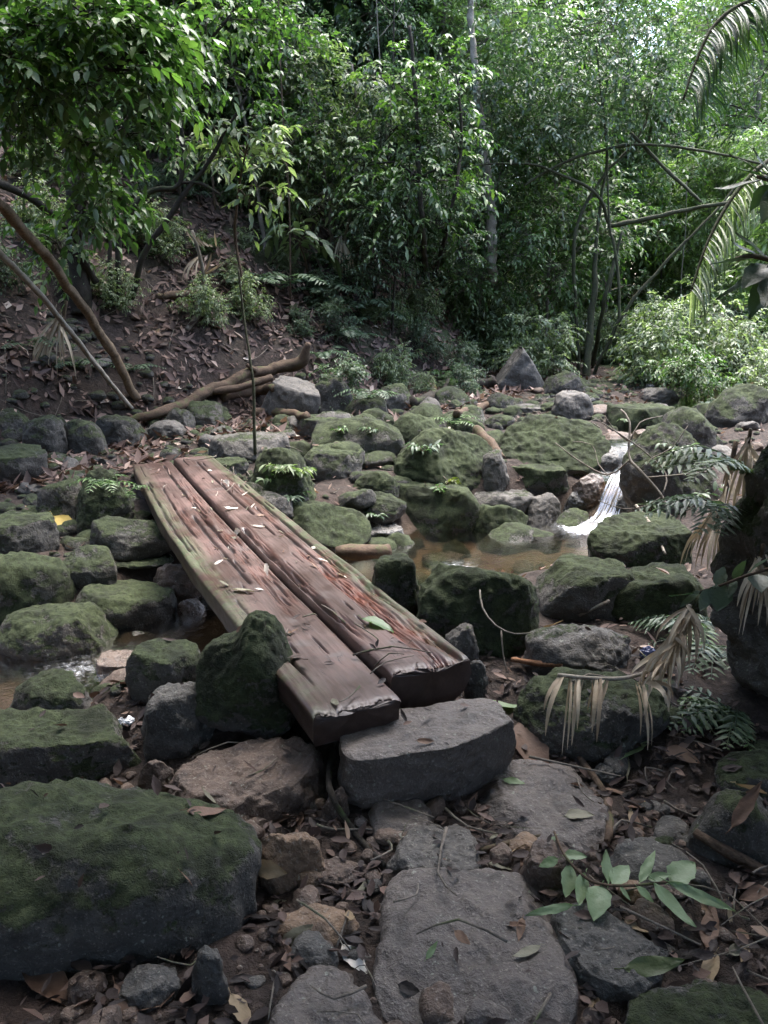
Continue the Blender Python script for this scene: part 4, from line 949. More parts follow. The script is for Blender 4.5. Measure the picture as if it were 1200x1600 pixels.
('overhanging_tree', 'leaning tree left of the path whose crown roofs the foreground', 'tree', 'canopy trees over the path', [[(-3.200, 1.800, 0.200, 0.130), (-3.000, 1.900, 2.200, 0.110), (-2.200, 2.000, 4.000, 0.090), (-1.200, 2.100, 5.200, 0.060)]], [(0.39, 1.16, 6.49, 0.75, 0.45, 44), (-1.43, 3.40, 6.11, 0.75, 0.45, 44), (0.53, 4.20, 4.68, 0.75, 0.45, 44), (-3.14, 2.56, 4.67, 0.75, 0.45, 44), (-0.70, 2.53, 5.93, 0.75, 0.45, 44), (-1.52, 1.54, 6.50, 0.75, 0.45, 44), (-0.43, 0.52, 4.80, 0.75, 0.45, 44), (-0.80, 1.59, 5.42, 0.75, 0.45, 44), (-0.23, 1.85, 6.45, 0.75, 0.45, 44), (-0.46, 2.60, 4.96, 0.75, 0.45, 44), (-1.64, 3.40, 6.58, 0.75, 0.45, 44), (-2.92, 1.01, 6.08, 0.75, 0.45, 44), (-0.03, 0.84, 6.26, 0.75, 0.45, 44), (-0.21, 3.12, 5.28, 0.75, 0.45, 44), (-1.51, 1.89, 6.28, 0.75, 0.45, 44), (-1.95, 1.73, 6.47, 0.75, 0.45, 44), (0.30, 4.18, 6.22, 0.75, 0.45, 44), (-2.87, 0.85, 5.71, 0.75, 0.45, 44), (0.05, 3.86, 5.87, 0.75, 0.45, 44), (0.43, 1.08, 5.04, 0.75, 0.45, 44), (-1.94, 1.48, 5.22, 0.75, 0.45, 44), (-2.75, 1.93, 4.66, 0.75, 0.45, 44), (-1.16, 4.09, 5.49, 0.75, 0.45, 44), (-0.83, 2.82, 6.47, 0.75, 0.45, 44), (-0.41, 3.63, 5.27, 0.75, 0.45, 44), (0.25, 1.20, 5.42, 0.75, 0.45, 44)], (0.15, 0.065, 9, False, 0.5), 'dark', 'brown'),  # out of view, added so its crown shades the foreground from the left
]
for _i, _p in enumerate(PLANTS): make_plant(*_p[:10], seed=200 + _i)

# ------------------------------------------------------------------ forest behind: repeats, each a plant of its own
frng = np.random.RandomState(31)
def proto_sapling(k, H, crown_lo, n_blob, spread, spec, leafkind, bark, r0):
    rng = np.random.RandomState(900 + k)
    lean = rng.normal(0, .10, 2)
    st = [(lean[0] * t * H + .05 * math.sin(5 * t + k) * H * .4, lean[1] * t * H, t * H - .1 * (t == 0), r0 * (1 - .8 * t)) for t in (0, .25, .5, .75, 1)]
    blobs = []
    for b in range(n_blob):
        t = rng.uniform(crown_lo, 1.0); a = rng.uniform(0, 6.28); q = spread * rng.uniform(.25, 1) * (1.15 - .5 * t)
        blobs.append((lean[0] * t * H + math.cos(a) * q, lean[1] * t * H + math.sin(a) * q, t * H, spread * rng.uniform(.3, .5), spread * rng.uniform(.22, .36), int(spec[5])))
    return [st], blobs, spec[:5], leafkind, bark

# height, crown start, clumps, spread, (leaf length, width, leaves per twig, fine, twig length, twigs per clump), leaf, bark, radius
PROTOS = [
    (4.6, .25, 26, 1.1, (.095, .046, 10, False, .40, 32), 'green', 'grey', .03),
    (3.8, .20, 24, 1.0, (.070, .034, 12, False, .34, 36), 'blue', 'dark', .024),
    (5.2, .30, 22, 1.2, (.17, .075, 8, True, .48, 20), 'dark', 'brown', .034),
    (4.4, .22, 26, 1.1, (.10, .050, 10, False, .40, 32), 'bright', 'grey', .026),
    (9.5, .34, 42, 2.2, (.13, .062, 9, False, .55, 38), 'green', 'pale', .10),
    (10.5, .38, 42, 2.4, (.13, .062, 9, False, .55, 40), 'bright', 'grey', .11),
    (8.8, .32, 40, 2.1, (.12, .058, 9, False, .5, 38), 'blue', 'brown', .09),
    (3.6, .22, 22, 1.0, (.14, .055, 9, True, .5, 18), 'bright', 'green', .026),
]
SHRUBS = [
    (.85, .15, 14, .55, (.065, .032, 10, False, .22, 24), 'pale', 'grey', .010),
    (1.1, .15, 16, .6, (.075, .034, 10, False, .24, 24), 'blue', 'brown', .011),
    (.7, .1, 12, .5, (.06, .030, 10, False, .19, 24), 'green', 'brown', .009),
    (1.3, .15, 16, .6, (.095, .040, 9, False, .28, 20), 'pale', 'dark', .011),
]
_proto = {}
def plant_copy(kind, k, x, y, rz, sc, label, group):
    z = float(terrain([x], [y])[0]) - .04
    key = (kind, k)
    if key not in _proto:
        st, bl, spec, lk, bk = proto_sapling(k + (50 if kind == 'shrub' else 0), *(PROTOS if kind == 'tree' else SHRUBS)[k])
        nm = 'leafy_shrub' if kind == 'shrub' else ('forest_tree' if 4 <= k <= 6 else 'slender_sapling')
        r = make_plant(nm, label, 'shrub' if kind == 'shrub' else 'tree', group, st, bl, spec, lk, bk, 700 + k, base=(0, 0, 0))
        r.location = (x, y, z); r.rotation_euler = (0, 0, rz); r.scale = (sc, sc, sc)
        _proto[key] = r
        return r
    return copy_plant(_proto[key], (x, y, z), rz, sc, label, group)

FOREST = [
('hill', 'tree', 1, -1.45, 12.57, 0.54, 1.03, 'slender sapling with small bluish leaves low on the hillside behind the pale centre shrub'),
('hill', 'tree', 1, -7.40, 14.32, 0.21, 1.13, 'slender sapling with small bluish leaves high on the hillside behind the thick dark trunk'),
('hill', 'tree', 0, -4.65, 12.41, 6.18, 0.92, 'slender green-leaved sapling low on the hillside behind the arching shrub'),
('hill', 'tree', 1, -7.89, 18.44, 3.47, 0.92, 'slender sapling with small bluish leaves high on the hillside behind the thick dark trunk'),
('hill', 'tree', 0, -7.77, 17.47, 3.54, 1.06, 'slender green-leaved sapling high on the hillside behind the thick dark trunk'),
('hill', 'tree', 7, -4.28, 17.02, 5.13, 0.83, 'low tree with long bright leaves high on the hillside uphill of the broad-leaved sapling'),
('hill', 'tree', 0, -2.35, 17.23, 5.44, 0.72, 'slender green-leaved sapling high on the hillside behind the pale centre shrub'),
('hill', 'tree', 1, 0.33, 13.16, 4.82, 1.07, 'slender sapling with small bluish leaves low on the hillside behind the airy centre tree'),
('hill', 'tree', 2, -4.13, 14.78, 4.96, 1.12, 'slender dark-leaved sapling high on the hillside behind the arching shrub'),
('hill', 'tree', 7, -4.94, 13.62, 2.66, 0.91, 'low tree with long bright leaves low on the hillside behind the arching shrub'),
('hill', 'tree', 1, -5.55, 11.38, 5.13, 1.03, 'slender sapling with small bluish leaves low on the hillside behind the thick dark trunk'),
('hill', 'tree', 7, -4.03, 16.05, 2.61, 0.72, 'low tree with long bright leaves high on the hillside uphill of the broad-leaved sapling'),
('hill', 'tree', 0, -1.27, 16.07, 4.36, 1.11, 'slender green-leaved sapling high on the hillside behind the pale centre shrub'),
('hill', 'tree', 2, -2.80, 16.08, 2.90, 1.10, 'slender dark-leaved sapling high on the hillside uphill of the broad-leaved sapling'),
('hill', 'tree', 7, -9.21, 18.65, 3.41, 1.13, 'low tree with long bright leaves high on the hillside behind the thick dark trunk'),
('hill', 'tree', 7, -6.48, 12.33, 5.91, 0.90, 'low tree with long bright leaves low on the hillside behind the thick dark trunk'),
('hill', 'tree', 1, -0.18, 16.79, 2.38, 0.76, 'slender sapling with small bluish leaves high on the hillside behind the airy centre tree'),
('hill', 'tree', 0, -8.07, 16.30, 2.55, 1.13, 'slender green-leaved sapling high on the hillside behind the thick dark trunk'),
('hill', 'tree', 1, -5.26, 16.59, 3.30, 0.81, 'slender sapling with small bluish leaves high on the hillside behind the arching shrub'),
('hill', 'tree', 7, -2.78, 12.36, 5.03, 1.11, 'low tree with long bright leaves low on the hillside uphill of the broad-leaved sapling'),
('hill', 'tree', 0, -2.49, 14.89, 4.21, 1.03, 'slender green-leaved sapling high on the hillside uphill of the broad-leaved sapling'),
('hill', 'tree', 2, -1.52, 13.76, 1.59, 0.75, 'slender dark-leaved sapling low on the hillside behind the pale centre shrub'),
('hill', 'tree', 7, -3.91, 11.72, 1.17, 0.84, 'low tree with long bright leaves low on the hillside behind the arching shrub'),
('hill', 'tree', 2, -0.32, 14.17, 6.08, 1.09, 'slender dark-leaved sapling high on the hillside behind the airy centre tree'),
('hill', 'tree', 7, -4.00, 13.42, 1.41, 0.93, 'low tree with long bright leaves low on the hillside behind the arching shrub'),
('hill', 'tree', 1, -6.42, 14.34, 1.63, 0.99, 'slender sapling with small bluish leaves high on the hillside behind the thick dark trunk'),
('hill', 'tree', 1, 0.60, 18.66, 4.75, 0.79, 'slender sapling with small bluish leaves high on the hillside behind the airy centre tree'),
('hill', 'tree', 1, -5.04, 14.81, 3.19, 0.83, 'slender sapling with small bluish leaves high on the hillside behind the arching shrub'),
('hill', 'tree', 0, -6.51, 16.90, 5.38, 0.85, 'slender green-leaved sapling high on the hillside behind the arching shrub'),
('hill', 'tree', 7, -5.55, 12.78, 2.15, 0.76, 'low tree with long bright leaves low on the hillside behind the thick dark trunk'),
('hill', 'tree', 1, -5.74, 18.56, 1.97, 0.96, 'slender sapling with small bluish leaves high on the hillside behind the arching shrub'),
('hill', 'tree', 2, 0.12, 15.82, 4.11, 0.80, 'slender dark-leaved sapling high on the hillside behind the airy centre tree'),
('hill', 'tree', 1, -6.26, 15.73, 3.96, 1.11, 'slender sapling with small bluish leaves high on the hillside behind the thick dark trunk'),
('hill', 'tree', 1, -4.96, 18.09, 5.97, 0.96, 'slender sapling with small bluish leaves high on the hillside behind the arching shrub'),
('hill', 'tree', 1, -0.14, 17.88, 5.42, 1.10, 'slender sapling with small bluish leaves high on the hillside behind the airy centre tree'),
('hill', 'tree', 1, -6.74, 18.10, 3.05, 1.13, 'slender sapling with small bluish leaves high on the hillside behind the arching shrub'),
('hill', 'tree', 7, -1.64, 18.57, 1.79, 1.07, 'low tree with long bright leaves high on the hillside behind the pale centre shrub'),
('hill', 'tree', 1, 0.15, 11.58, 3.78, 0.91, 'slender sapling with small bluish leaves low on the hillside behind the airy centre tree'),
('hill', 'tree', 1, -3.49, 18.68, 5.61, 1.01, 'slender sapling with small bluish leaves high on the hillside uphill of the broad-leaved sapling'),
('hill', 'tree', 0, -1.63, 11.49, 5.57, 1.03, 'slender green-leaved sapling low on the hillside behind the pale centre shrub'),
('hill', 'tree', 2, -1.37, 17.66, 3.30, 1.03, 'slender dark-leaved sapling high on the hillside behind the pale centre shrub'),
('hill', 'tree', 2, -8.05, 15.06, 5.55, 1.10, 'slender dark-leaved sapling high on the hillside behind the thick dark trunk'),
('hill', 'tree', 2, -1.06, 15.16, 5.82, 0.87, 'slender dark-leaved sapling high on the hillside behind the pale centre shrub'),
('hill', 'tree', 0, -6.78, 13.32, 3.82, 1.04, 'slender green-leaved sapling low on the hillside behind the thick dark trunk'),
('valley', 'tree', 0, 4.81, 21.65, 4.33, 0.73, 'slender green-leaved sapling far up the valley behind the multi-stemmed tree'),
('valley', 'tree', 1, 1.30, 17.40, 2.83, 0.98, 'slender sapling with small bluish leaves in the near valley behind the pale straight trunk'),
('valley', 'tree', 7, 2.91, 21.09, 0.39, 0.76, 'low tree with long bright leaves far up the valley behind the pale straight trunk'),
('valley', 'tree', 0, 11.15, 21.73, 3.57, 0.74, 'slender green-leaved sapling far up the valley behind the leaning trunk'),
('valley', 'tree', 0, 7.63, 19.78, 1.65, 1.09, 'slender green-leaved sapling in the near valley under the long bough'),
('valley', 'tree', 0, 7.07, 21.95, 4.24, 1.10, 'slender green-leaved sapling far up the valley under the long bough'),
('valley', 'tree', 3, 7.84, 24.59, 1.77, 0.92, 'slender bright green sapling far up the valley under the long bough'),
('valley', 'tree', 0, 8.08, 18.67, 5.49, 0.90, 'slender green-leaved sapling in the near valley behind the leaning trunk'),
('valley', 'tree', 3, 6.85, 17.05, 0.47, 0.95, 'slender bright green sapling in the near valley under the long bough'),
('valley', 'tree', 3, 7.52, 15.75, 3.08, 0.90, 'slender bright green sapling in the near valley behind the leaning trunk'),
('valley', 'tree', 3, 9.86, 20.68, 1.92, 1.20, 'slender bright green sapling far up the valley behind the leaning trunk'),
('valley', 'tree', 0, 4.36, 25.02, 1.69, 0.81, 'slender green-leaved sapling far up the valley behind the pale straight trunk'),
('valley', 'tree', 0, 3.38, 16.54, 2.78, 0.97, 'slender green-leaved sapling in the near valley behind the multi-stemmed tree'),
('valley', 'tree', 7, 6.53, 13.55, 5.09, 0.91, 'low tree with long bright leaves in the near valley behind the leaning trunk'),
('valley', 'tree', 7, 5.68, 19.28, 0.78, 1.17, 'low tree with long bright leaves in the near valley behind the multi-stemmed tree'),
('valley', 'tree', 0, 3.26, 19.88, 5.73, 1.10, 'slender green-leaved sapling in the near valley behind the pale straight trunk'),
('valley', 'tree', 0, 4.51, 16.95, 1.92, 1.17, 'slender green-leaved sapling in the near valley behind the multi-stemmed tree'),
('valley', 'tree', 0, 8.78, 22.53, 0.59, 1.16, 'slender green-leaved sapling far up the valley under the long bough'),
('valley', 'tree', 1, 4.49, 23.20, 0.46, 0.95, 'slender sapling with small bluish leaves far up the valley behind the pale straight trunk'),
('valley', 'tree', 0, 10.42, 22.89, 4.52, 1.18, 'slender green-leaved sapling far up the valley behind the leaning trunk'),
('valley', 'tree', 1, 14.41, 25.44, 0.02, 1.15, 'slender sapling with small bluish leaves far up the valley behind the leaning trunk'),
('valley', 'tree', 0, 9.31, 24.88, 5.87, 1.06, 'slender green-leaved sapling far up the valley under the long bough'),
('valley', 'tree', 3, 8.52, 16.31, 2.22, 0.86, 'slender bright green sapling in the near valley behind the leaning trunk'),
('valley', 'tree', 7, 3.24, 18.43, 3.35, 0.90, 'low tree with long bright leaves in the near valley behind the pale straight trunk'),
('valley', 'tree', 0, 1.55, 13.47, 3.75, 0.93, 'slender green-leaved sapling in the near valley behind the pale straight trunk'),
('valley', 'tree', 1, 9.24, 19.20, 3.63, 0.96, 'slender sapling with small bluish leaves in the near valley behind the leaning trunk'),
('valley', 'tree', 1, 11.11, 25.09, 5.42, 0.84, 'slender sapling with small bluish leaves far up the valley behind the leaning trunk'),
('valley', 'tree', 7, 6.06, 18.06, 6.20, 1.15, 'low tree with long bright leaves in the near valley under the long bough'),
('valley', 'tree', 1, 2.13, 25.26, 0.85, 1.02, 'slender sapling with small bluish leaves far up the valley behind the pale straight trunk'),
('valley', 'tree', 3, 4.60, 18.41, 0.95, 0.74, 'slender bright green sapling in the near valley behind the multi-stemmed tree'),
('valley', 'tree', 3, 1.31, 16.17, 3.11, 1.11, 'slender bright green sapling in the near valley behind the pale straight trunk'),
('valley', 'tree', 0, 6.27, 23.14, 2.11, 0.89, 'slender green-leaved sapling far up the valley behind the multi-stemmed tree'),
('valley', 'tree', 7, 11.23, 23.95, 4.28, 0.96, 'low tree with long bright leaves far up the valley behind the leaning trunk'),
('valley', 'tree', 1, 2.00, 15.08, 4.20, 1.13, 'slender sapling with small bluish leaves in the near valley behind the pale straight trunk'),
('valley', 'tree', 1, 5.55, 25.00, 2.61, 0.75, 'slender sapling with small bluish leaves far up the valley behind the multi-stemmed tree'),
('valley', 'tree', 0, 2.82, 13.93, 4.19, 1.12, 'slender green-leaved sapling in the near valley behind the pale straight trunk'),
('valley', 'tree', 3, 0.99, 18.82, 2.07, 1.17, 'slender bright green sapling in the near valley behind the pale straight trunk'),
('valley', 'tree', 7, 2.27, 23.97, 4.53, 1.05, 'low tree with long bright leaves far up the valley behind the pale straight trunk'),
('valley', 'tree', 7, 6.81, 20.55, 2.94, 0.98, 'low tree with long bright leaves far up the valley under the long bough'),
('valley', 'tree', 3, 5.62, 20.47, 2.59, 0.75, 'slender bright green sapling far up the valley behind the multi-stemmed tree'),
('hilltree', 'tree', 4, -6.52, 26.95, 1.38, 0.95, 'pale-trunked tall forest tree high on the hillside uphill of the broad-leaved sapling'),
('hilltree', 'tree', 6, -7.22, 16.81, 3.75, 0.94, 'brown-trunked tall forest tree high on the hillside behind the thick dark trunk'),
('hilltree', 'tree', 4, -11.67, 25.57, 3.47, 1.04, 'pale-trunked tall forest tree high on the hillside behind the thick dark trunk'),
('hilltree', 'tree', 5, -8.02, 21.54, 0.06, 0.95, 'tall bright green forest tree high on the hillside behind the arching shrub'),
('hilltree', 'tree', 6, -3.23, 21.73, 1.94, 1.06, 'brown-trunked tall forest tree high on the hillside uphill of the broad-leaved sapling'),
('hilltree', 'tree', 5, -5.45, 22.59, 4.82, 1.06, 'tall bright green forest tree high on the hillside uphill of the broad-leaved sapling'),
('hilltree', 'tree', 4, -5.16, 15.72, 3.73, 0.84, 'pale-trunked tall forest tree high on the hillside behind the arching shrub'),
('hilltree', 'tree', 6, -8.45, 24.13, 5.88, 1.01, 'brown-trunked tall forest tree high on the hillside behind the arching shrub'),
('hilltree', 'tree', 6, -3.41, 26.98, 1.18, 0.97, 'brown-trunked tall forest tree high on the hillside behind the pale centre shrub'),
('hilltree', 'tree', 5, -6.23, 19.99, 6.06, 0.88, 'tall bright green forest tree high on the hillside behind the arching shrub'),
('hilltree', 'tree', 5, -10.92, 21.35, 4.77, 1.00, 'tall bright green forest tree high on the hillside behind the thick dark trunk'),
('hilltree', 'tree', 5, -3.15, 16.75, 1.09, 1.09, 'tall bright green forest tree high on the hillside uphill of the broad-leaved sapling'),
('hilltree', 'tree', 5, -8.97, 19.27, 0.55, 0.97, 'tall bright green forest tree high on the hillside behind the thick dark trunk'),
('hilltree', 'tree', 4, -0.07, 22.37, 0.51, 0.97, 'pale-trunked tall forest tree high on the hillside behind the airy centre tree'),
('hilltree', 'tree', 4, 1.85, 20.71, 5.97, 0.84, 'pale-trunked tall forest tree high on the hillside behind the airy centre tree'),
('hilltree', 'tree', 5, 1.30, 16.62, 6.26, 0.87, 'tall bright green forest tree high on the hillside behind the airy centre tree'),
('hilltree', 'tree', 5, -0.94, 17.15, 0.12, 0.80, 'tall bright green forest tree high on the hillside behind the pale centre shrub'),
('hilltree', 'tree', 5, 2.01, 23.07, 1.09, 0.99, 'tall bright green forest tree high on the hillside behind the airy centre tree'),
('hilltree', 'tree', 5, -1.53, 19.36, 4.47, 1.00, 'tall bright green forest tree high on the hillside behind the pale centre shrub'),
('hilltree', 'tree', 5, -2.28, 22.83, 5.09, 0.90, 'tall bright green forest tree high on the hillside behind the pale centre shrub'),
('valleytree', 'tree', 5, 5.90, 26.85, 4.02, 0.88, 'tall bright green forest tree far up the valley behind the multi-stemmed tree'),
('valleytree', 'tree', 5, 11.91, 28.36, 1.73, 0.83, 'tall bright green forest tree far up the valley behind the leaning trunk'),
('valleytree', 'tree', 5, 0.17, 25.48, 2.87, 0.97, 'tall bright green forest tree far up the valley behind the pale straight trunk'),
('valleytree', 'tree', 5, 2.88, 26.36, 5.81, 0.93, 'tall bright green forest tree far up the valley behind the pale straight trunk'),
('valleytree', 'tree', 5, 15.96, 34.43, 1.47, 0.88, 'tall bright green forest tree far up the valley behind the leaning trunk'),
('valleytree', 'tree', 5, 3.96, 23.16, 1.11, 0.91, 'tall bright green forest tree far up the valley behind the pale straight trunk'),
('valleytree', 'tree', 5, 9.19, 28.93, 3.45, 0.97, 'tall bright green forest tree far up the valley under the long bough'),
('valleytree', 'tree', 5, 18.73, 35.83, 0.24, 1.05, 'tall bright green forest tree far up the valley behind the leaning trunk'),
('valleytree', 'tree', 5, 14.02, 32.42, 5.20, 0.91, 'tall bright green forest tree far up the valley behind the leaning trunk'),
('valleytree', 'tree', 5, 11.78, 24.20, 1.04, 0.86, 'tall bright green forest tree far up the valley behind the leaning trunk'),
('valleytree', 'tree', 4, 6.37, 21.88, 4.64, 1.00, 'pale-trunked tall forest tree far up the valley behind the multi-stemmed tree'),
('valleytree', 'tree', 5, 2.52, 33.65, 0.01, 0.81, 'tall bright green forest tree far up the valley behind the pale straight trunk'),
('valleytree', 'tree', 4, 16.52, 30.26, 4.40, 0.90, 'pale-trunked tall forest tree far up the valley behind the leaning trunk'),
('valleytree', 'tree', 5, 6.68, 32.95, 3.15, 1.03, 'tall bright green forest tree far up the valley behind the pale straight trunk'),
('valleytree', 'tree', 5, 3.31, 30.17, 0.49, 0.94, 'tall bright green forest tree far up the valley behind the pale straight trunk'),
('valleytree', 'tree', 5, 0.41, 29.11, 2.50, 0.97, 'tall bright green forest tree far up the valley behind the pale straight trunk'),
('valleytree', 'tree', 5, 14.78, 27.01, 5.63, 1.15, 'tall bright green forest tree far up the valley behind the leaning trunk'),
('valleytree', 'tree', 5, 9.08, 21.36, 5.47, 0.96, 'tall bright green forest tree far up the valley behind the leaning trunk'),
('valleytree', 'tree', 5, 18.23, 33.06, 0.50, 0.85, 'tall bright green forest tree far up the valley behind the leaning trunk'),
('valleytree', 'tree', 5, 1.05, 31.82, 0.71, 0.91, 'tall bright green forest tree far up the valley behind the pale straight trunk'),
('valleytree', 'tree', 4, 10.71, 31.38, 5.15, 0.92, 'pale-trunked tall forest tree far up the valley under the long bough'),
('valleytree', 'tree', 5, 9.20, 25.81, 2.20, 1.06, 'tall bright green forest tree far up the valley under the long bough'),
('valleytree', 'tree', 4, 9.06, 33.40, 2.02, 0.87, 'pale-trunked tall forest tree far up the valley behind the multi-stemmed tree'),
('valleytree', 'tree', 5, 12.05, 35.45, 6.04, 0.85, 'tall bright green forest tree far up the valley under the long bough'),
('valleytree', 'tree', 5, 0.35, 22.58, 4.78, 0.99, 'tall bright green forest tree far up the valley behind the pale straight trunk'),
('valleytree', 'tree', 5, 6.46, 29.40, 0.10, 1.12, 'tall bright green forest tree far up the valley behind the multi-stemmed tree'),
('lowshrub', 'shrub', 0, 4.12, 15.12, 4.32, 1.00, 'small pale leafy shrub farther back near the multi-stemmed tree foot'),
('lowshrub', 'shrub', 1, -1.43, 13.69, 1.16, 0.74, 'small bluish leafy shrub farther back below the fern bank'),
('lowshrub', 'shrub', 3, 3.19, 15.17, 5.39, 0.62, 'shrub with long pale leaves farther back beside the dark pointed boulder'),
('lowshrub', 'shrub', 3, 2.31, 15.76, 5.31, 1.03, 'shrub with long pale leaves farther back beside the dark pointed boulder'),
('lowshrub', 'shrub', 3, 3.42, 15.85, 5.75, 0.80, 'shrub with long pale leaves farther back near the multi-stemmed tree foot'),
('lowshrub', 'shrub', 0, -1.57, 12.31, 1.63, 1.00, 'small pale leafy shrub below the fern bank'),
('lowshrub', 'shrub', 2, -0.24, 14.23, 6.05, 0.61, 'small green leafy shrub farther back on the bright litter slope'),
('lowshrub', 'shrub', 2, -1.94, 13.88, 1.02, 1.05, 'small green leafy shrub farther back below the fern bank'),
('lowshrub', 'shrub', 1, -1.52, 12.93, 1.19, 0.61, 'small bluish leafy shrub below the fern bank'),
('lowshrub', 'shrub', 3, 0.53, 15.04, 6.19, 1.05, 'shrub with long pale leaves farther back behind the dark log'),
('lowshrub', 'shrub', 0, 2.32, 13.34, 4.78, 0.64, 'small pale leafy shrub farther back beside the dark pointed boulder'),
('lowshrub', 'shrub', 0, 1.32, 13.89, 3.78, 0.67, 'small pale leafy shrub farther back behind the dark log'),
('lowshrub', 'shrub', 2, 1.45, 14.51, 3.38, 0.70, 'small green leafy shrub farther back behind the dark log'),
('lowshrub', 'shrub', 3, 1.81, 13.63, 3.66, 0.95, 'shrub with long pale leaves farther back beside the dark pointed boulder'),
('lowshrub', 'shrub', 2, 2.11, 14.30, 5.63, 1.01, 'small green leafy shrub farther back beside the dark pointed boulder'),
('lowshrub', 'shrub', 0, 1.58, 15.65, 4.64, 0.64, 'small pale leafy shrub farther back behind the dark log'),
('lowshrub', 'shrub', 0, 2.44, 12.25, 3.99, 1.08, 'small pale leafy shrub beside the dark pointed boulder'),
('lowshrub', 'shrub', 0, -0.32, 15.75, 0.37, 0.75, 'small pale leafy shrub farther back on the bright litter slope'),
('hillshrub', 'shrub', 1, -2.14, 12.90, 1.18, 0.92, 'small bluish leafy shrub farther back beside the fern bank on the left bank'),
('hillshrub', 'shrub', 1, -6.23, 13.48, 5.67, 0.60, 'small bluish leafy shrub farther back behind the leaning poles on the left bank'),
('hillshrub', 'shrub', 1, -3.13, 13.31, 5.61, 0.60, 'small bluish leafy shrub farther back above the crooked fallen branch on the left bank'),
('hillshrub', 'shrub', 1, -3.44, 11.95, 4.24, 0.78, 'small bluish leafy shrub farther back above the crooked fallen branch on the left bank'),
('hillshrub', 'shrub', 1, -4.16, 8.68, 3.68, 0.60, 'small bluish leafy shrub behind the leaning poles on the left bank'),
('hillshrub', 'shrub', 0, -4.82, 12.75, 3.04, 0.62, 'small pale leafy shrub farther back beneath the arching shrub on the left bank'),
('hillshrub', 'shrub', 0, -4.80, 13.21, 1.01, 0.81, 'small pale leafy shrub farther back beneath the arching shrub on the left bank'),
('hillshrub', 'shrub', 1, -5.16, 11.81, 2.30, 0.67, 'small bluish leafy shrub farther back behind the leaning poles on the left bank'),
('hillshrub', 'shrub', 0, -4.49, 12.31, 2.17, 0.84, 'small pale leafy shrub farther back beneath the arching shrub on the left bank'),
('hillshrub', 'shrub', 1, -6.40, 12.95, 2.91, 0.64, 'small bluish leafy shrub farther back behind the leaning poles on the left bank'),
('hillshrub', 'shrub', 0, -4.13, 11.99, 1.28, 0.76, 'small pale leafy shrub farther back beneath the arching shrub on the left bank'),
('hillshrub', 'shrub', 0, -5.56, 12.70, 2.50, 0.97, 'small pale leafy shrub farther back behind the leaning poles on the left bank'),
('hillshrub', 'shrub', 1, -3.82, 13.13, 2.45, 0.82, 'small bluish leafy shrub farther back above the crooked fallen branch on the left bank'),
('hillshrub', 'shrub', 2, -6.02, 12.39, 6.07, 0.62, 'small green leafy shrub farther back behind the leaning poles on the left bank'),
('slopeplant', 'shrub', 0, -0.15, 11.49, 4.30, 0.38, 'knee-high pale leafy shrub farther up under the pale centre shrub on the slope'),
('slopeplant', 'shrub', 3, -2.60, 12.01, 4.24, 0.42, 'knee-high shrub with long pale leaves farther up above the crooked branch on the slope'),
('slopeplant', 'shrub', 0, -3.53, 9.37, 0.38, 0.42, 'knee-high pale leafy shrub below the thick dark trunk on the slope'),
('slopeplant', 'shrub', 3, -3.02, 9.36, 2.10, 0.40, 'knee-high shrub with long pale leaves below the arching shrub on the slope'),
('slopeplant', 'shrub', 3, -2.72, 10.39, 2.07, 0.52, 'knee-high shrub with long pale leaves near the bleached frond stalks on the slope'),
('slopeplant', 'shrub', 0, -4.65, 12.35, 0.07, 0.31, 'knee-high pale leafy shrub farther up below the thick dark trunk on the slope'),
('slopeplant', 'shrub', 1, -0.62, 10.70, 2.68, 0.42, 'knee-high bluish leafy shrub under the pale centre shrub on the slope'),
('slopeplant', 'shrub', 0, -3.67, 11.94, 4.86, 0.50, 'knee-high pale leafy shrub farther up below the arching shrub on the slope'),
('slopeplant', 'shrub', 0, -1.37, 11.36, 2.54, 0.33, 'knee-high pale leafy shrub farther up around the fern bank on the slope'),
('slopeplant', 'shrub', 0, -4.73, 11.25, 5.43, 0.31, 'knee-high pale leafy shrub farther up below the thick dark trunk on the slope'),
('slopeplant', 'shrub', 3, -2.18, 9.60, 5.63, 0.41, 'knee-high shrub with long pale leaves near the bleached frond stalks on the slope'),
('slopeplant', 'shrub', 3, -3.68, 10.10, 0.10, 0.36, 'knee-high shrub with long pale leaves below the thick dark trunk on the slope'),
('slopeplant', 'shrub', 1, -0.82, 11.19, 0.88, 0.42, 'knee-high bluish leafy shrub farther up under the pale centre shrub on the slope'),
('slopeplant', 'shrub', 1, -2.77, 11.64, 5.53, 0.52, 'knee-high bluish leafy shrub farther up near the bleached frond stalks on the slope'),
('slopeplant', 'shrub', 1, 1.09, 10.55, 0.91, 0.36, 'knee-high bluish leafy shrub under the pale centre shrub on the slope'),
('slopeplant', 'shrub', 2, -3.16, 12.04, 1.76, 0.46, 'knee-high green leafy shrub farther up near the bleached frond stalks on the slope'),
('slopeplant', 'shrub', 3, 0.18, 11.84, 2.92, 0.35, 'knee-high shrub with long pale leaves farther up under the pale centre shrub on the slope'),
('slopeplant', 'shrub', 2, -0.96, 11.95, 2.11, 0.39, 'knee-high green leafy shrub farther up under the pale centre shrub on the slope'),
('slopeplant', 'shrub', 3, -5.13, 12.04, 3.32, 0.52, 'knee-high shrub with long pale leaves farther up below the thick dark trunk on the slope'),
('slopeplant', 'shrub', 3, -3.90, 9.69, 2.52, 0.53, 'knee-high shrub with long pale leaves below the thick dark trunk on the slope'),
('slopeplant', 'shrub', 2, 0.90, 11.11, 3.99, 0.32, 'knee-high green leafy shrub farther up under the pale centre shrub on the slope'),
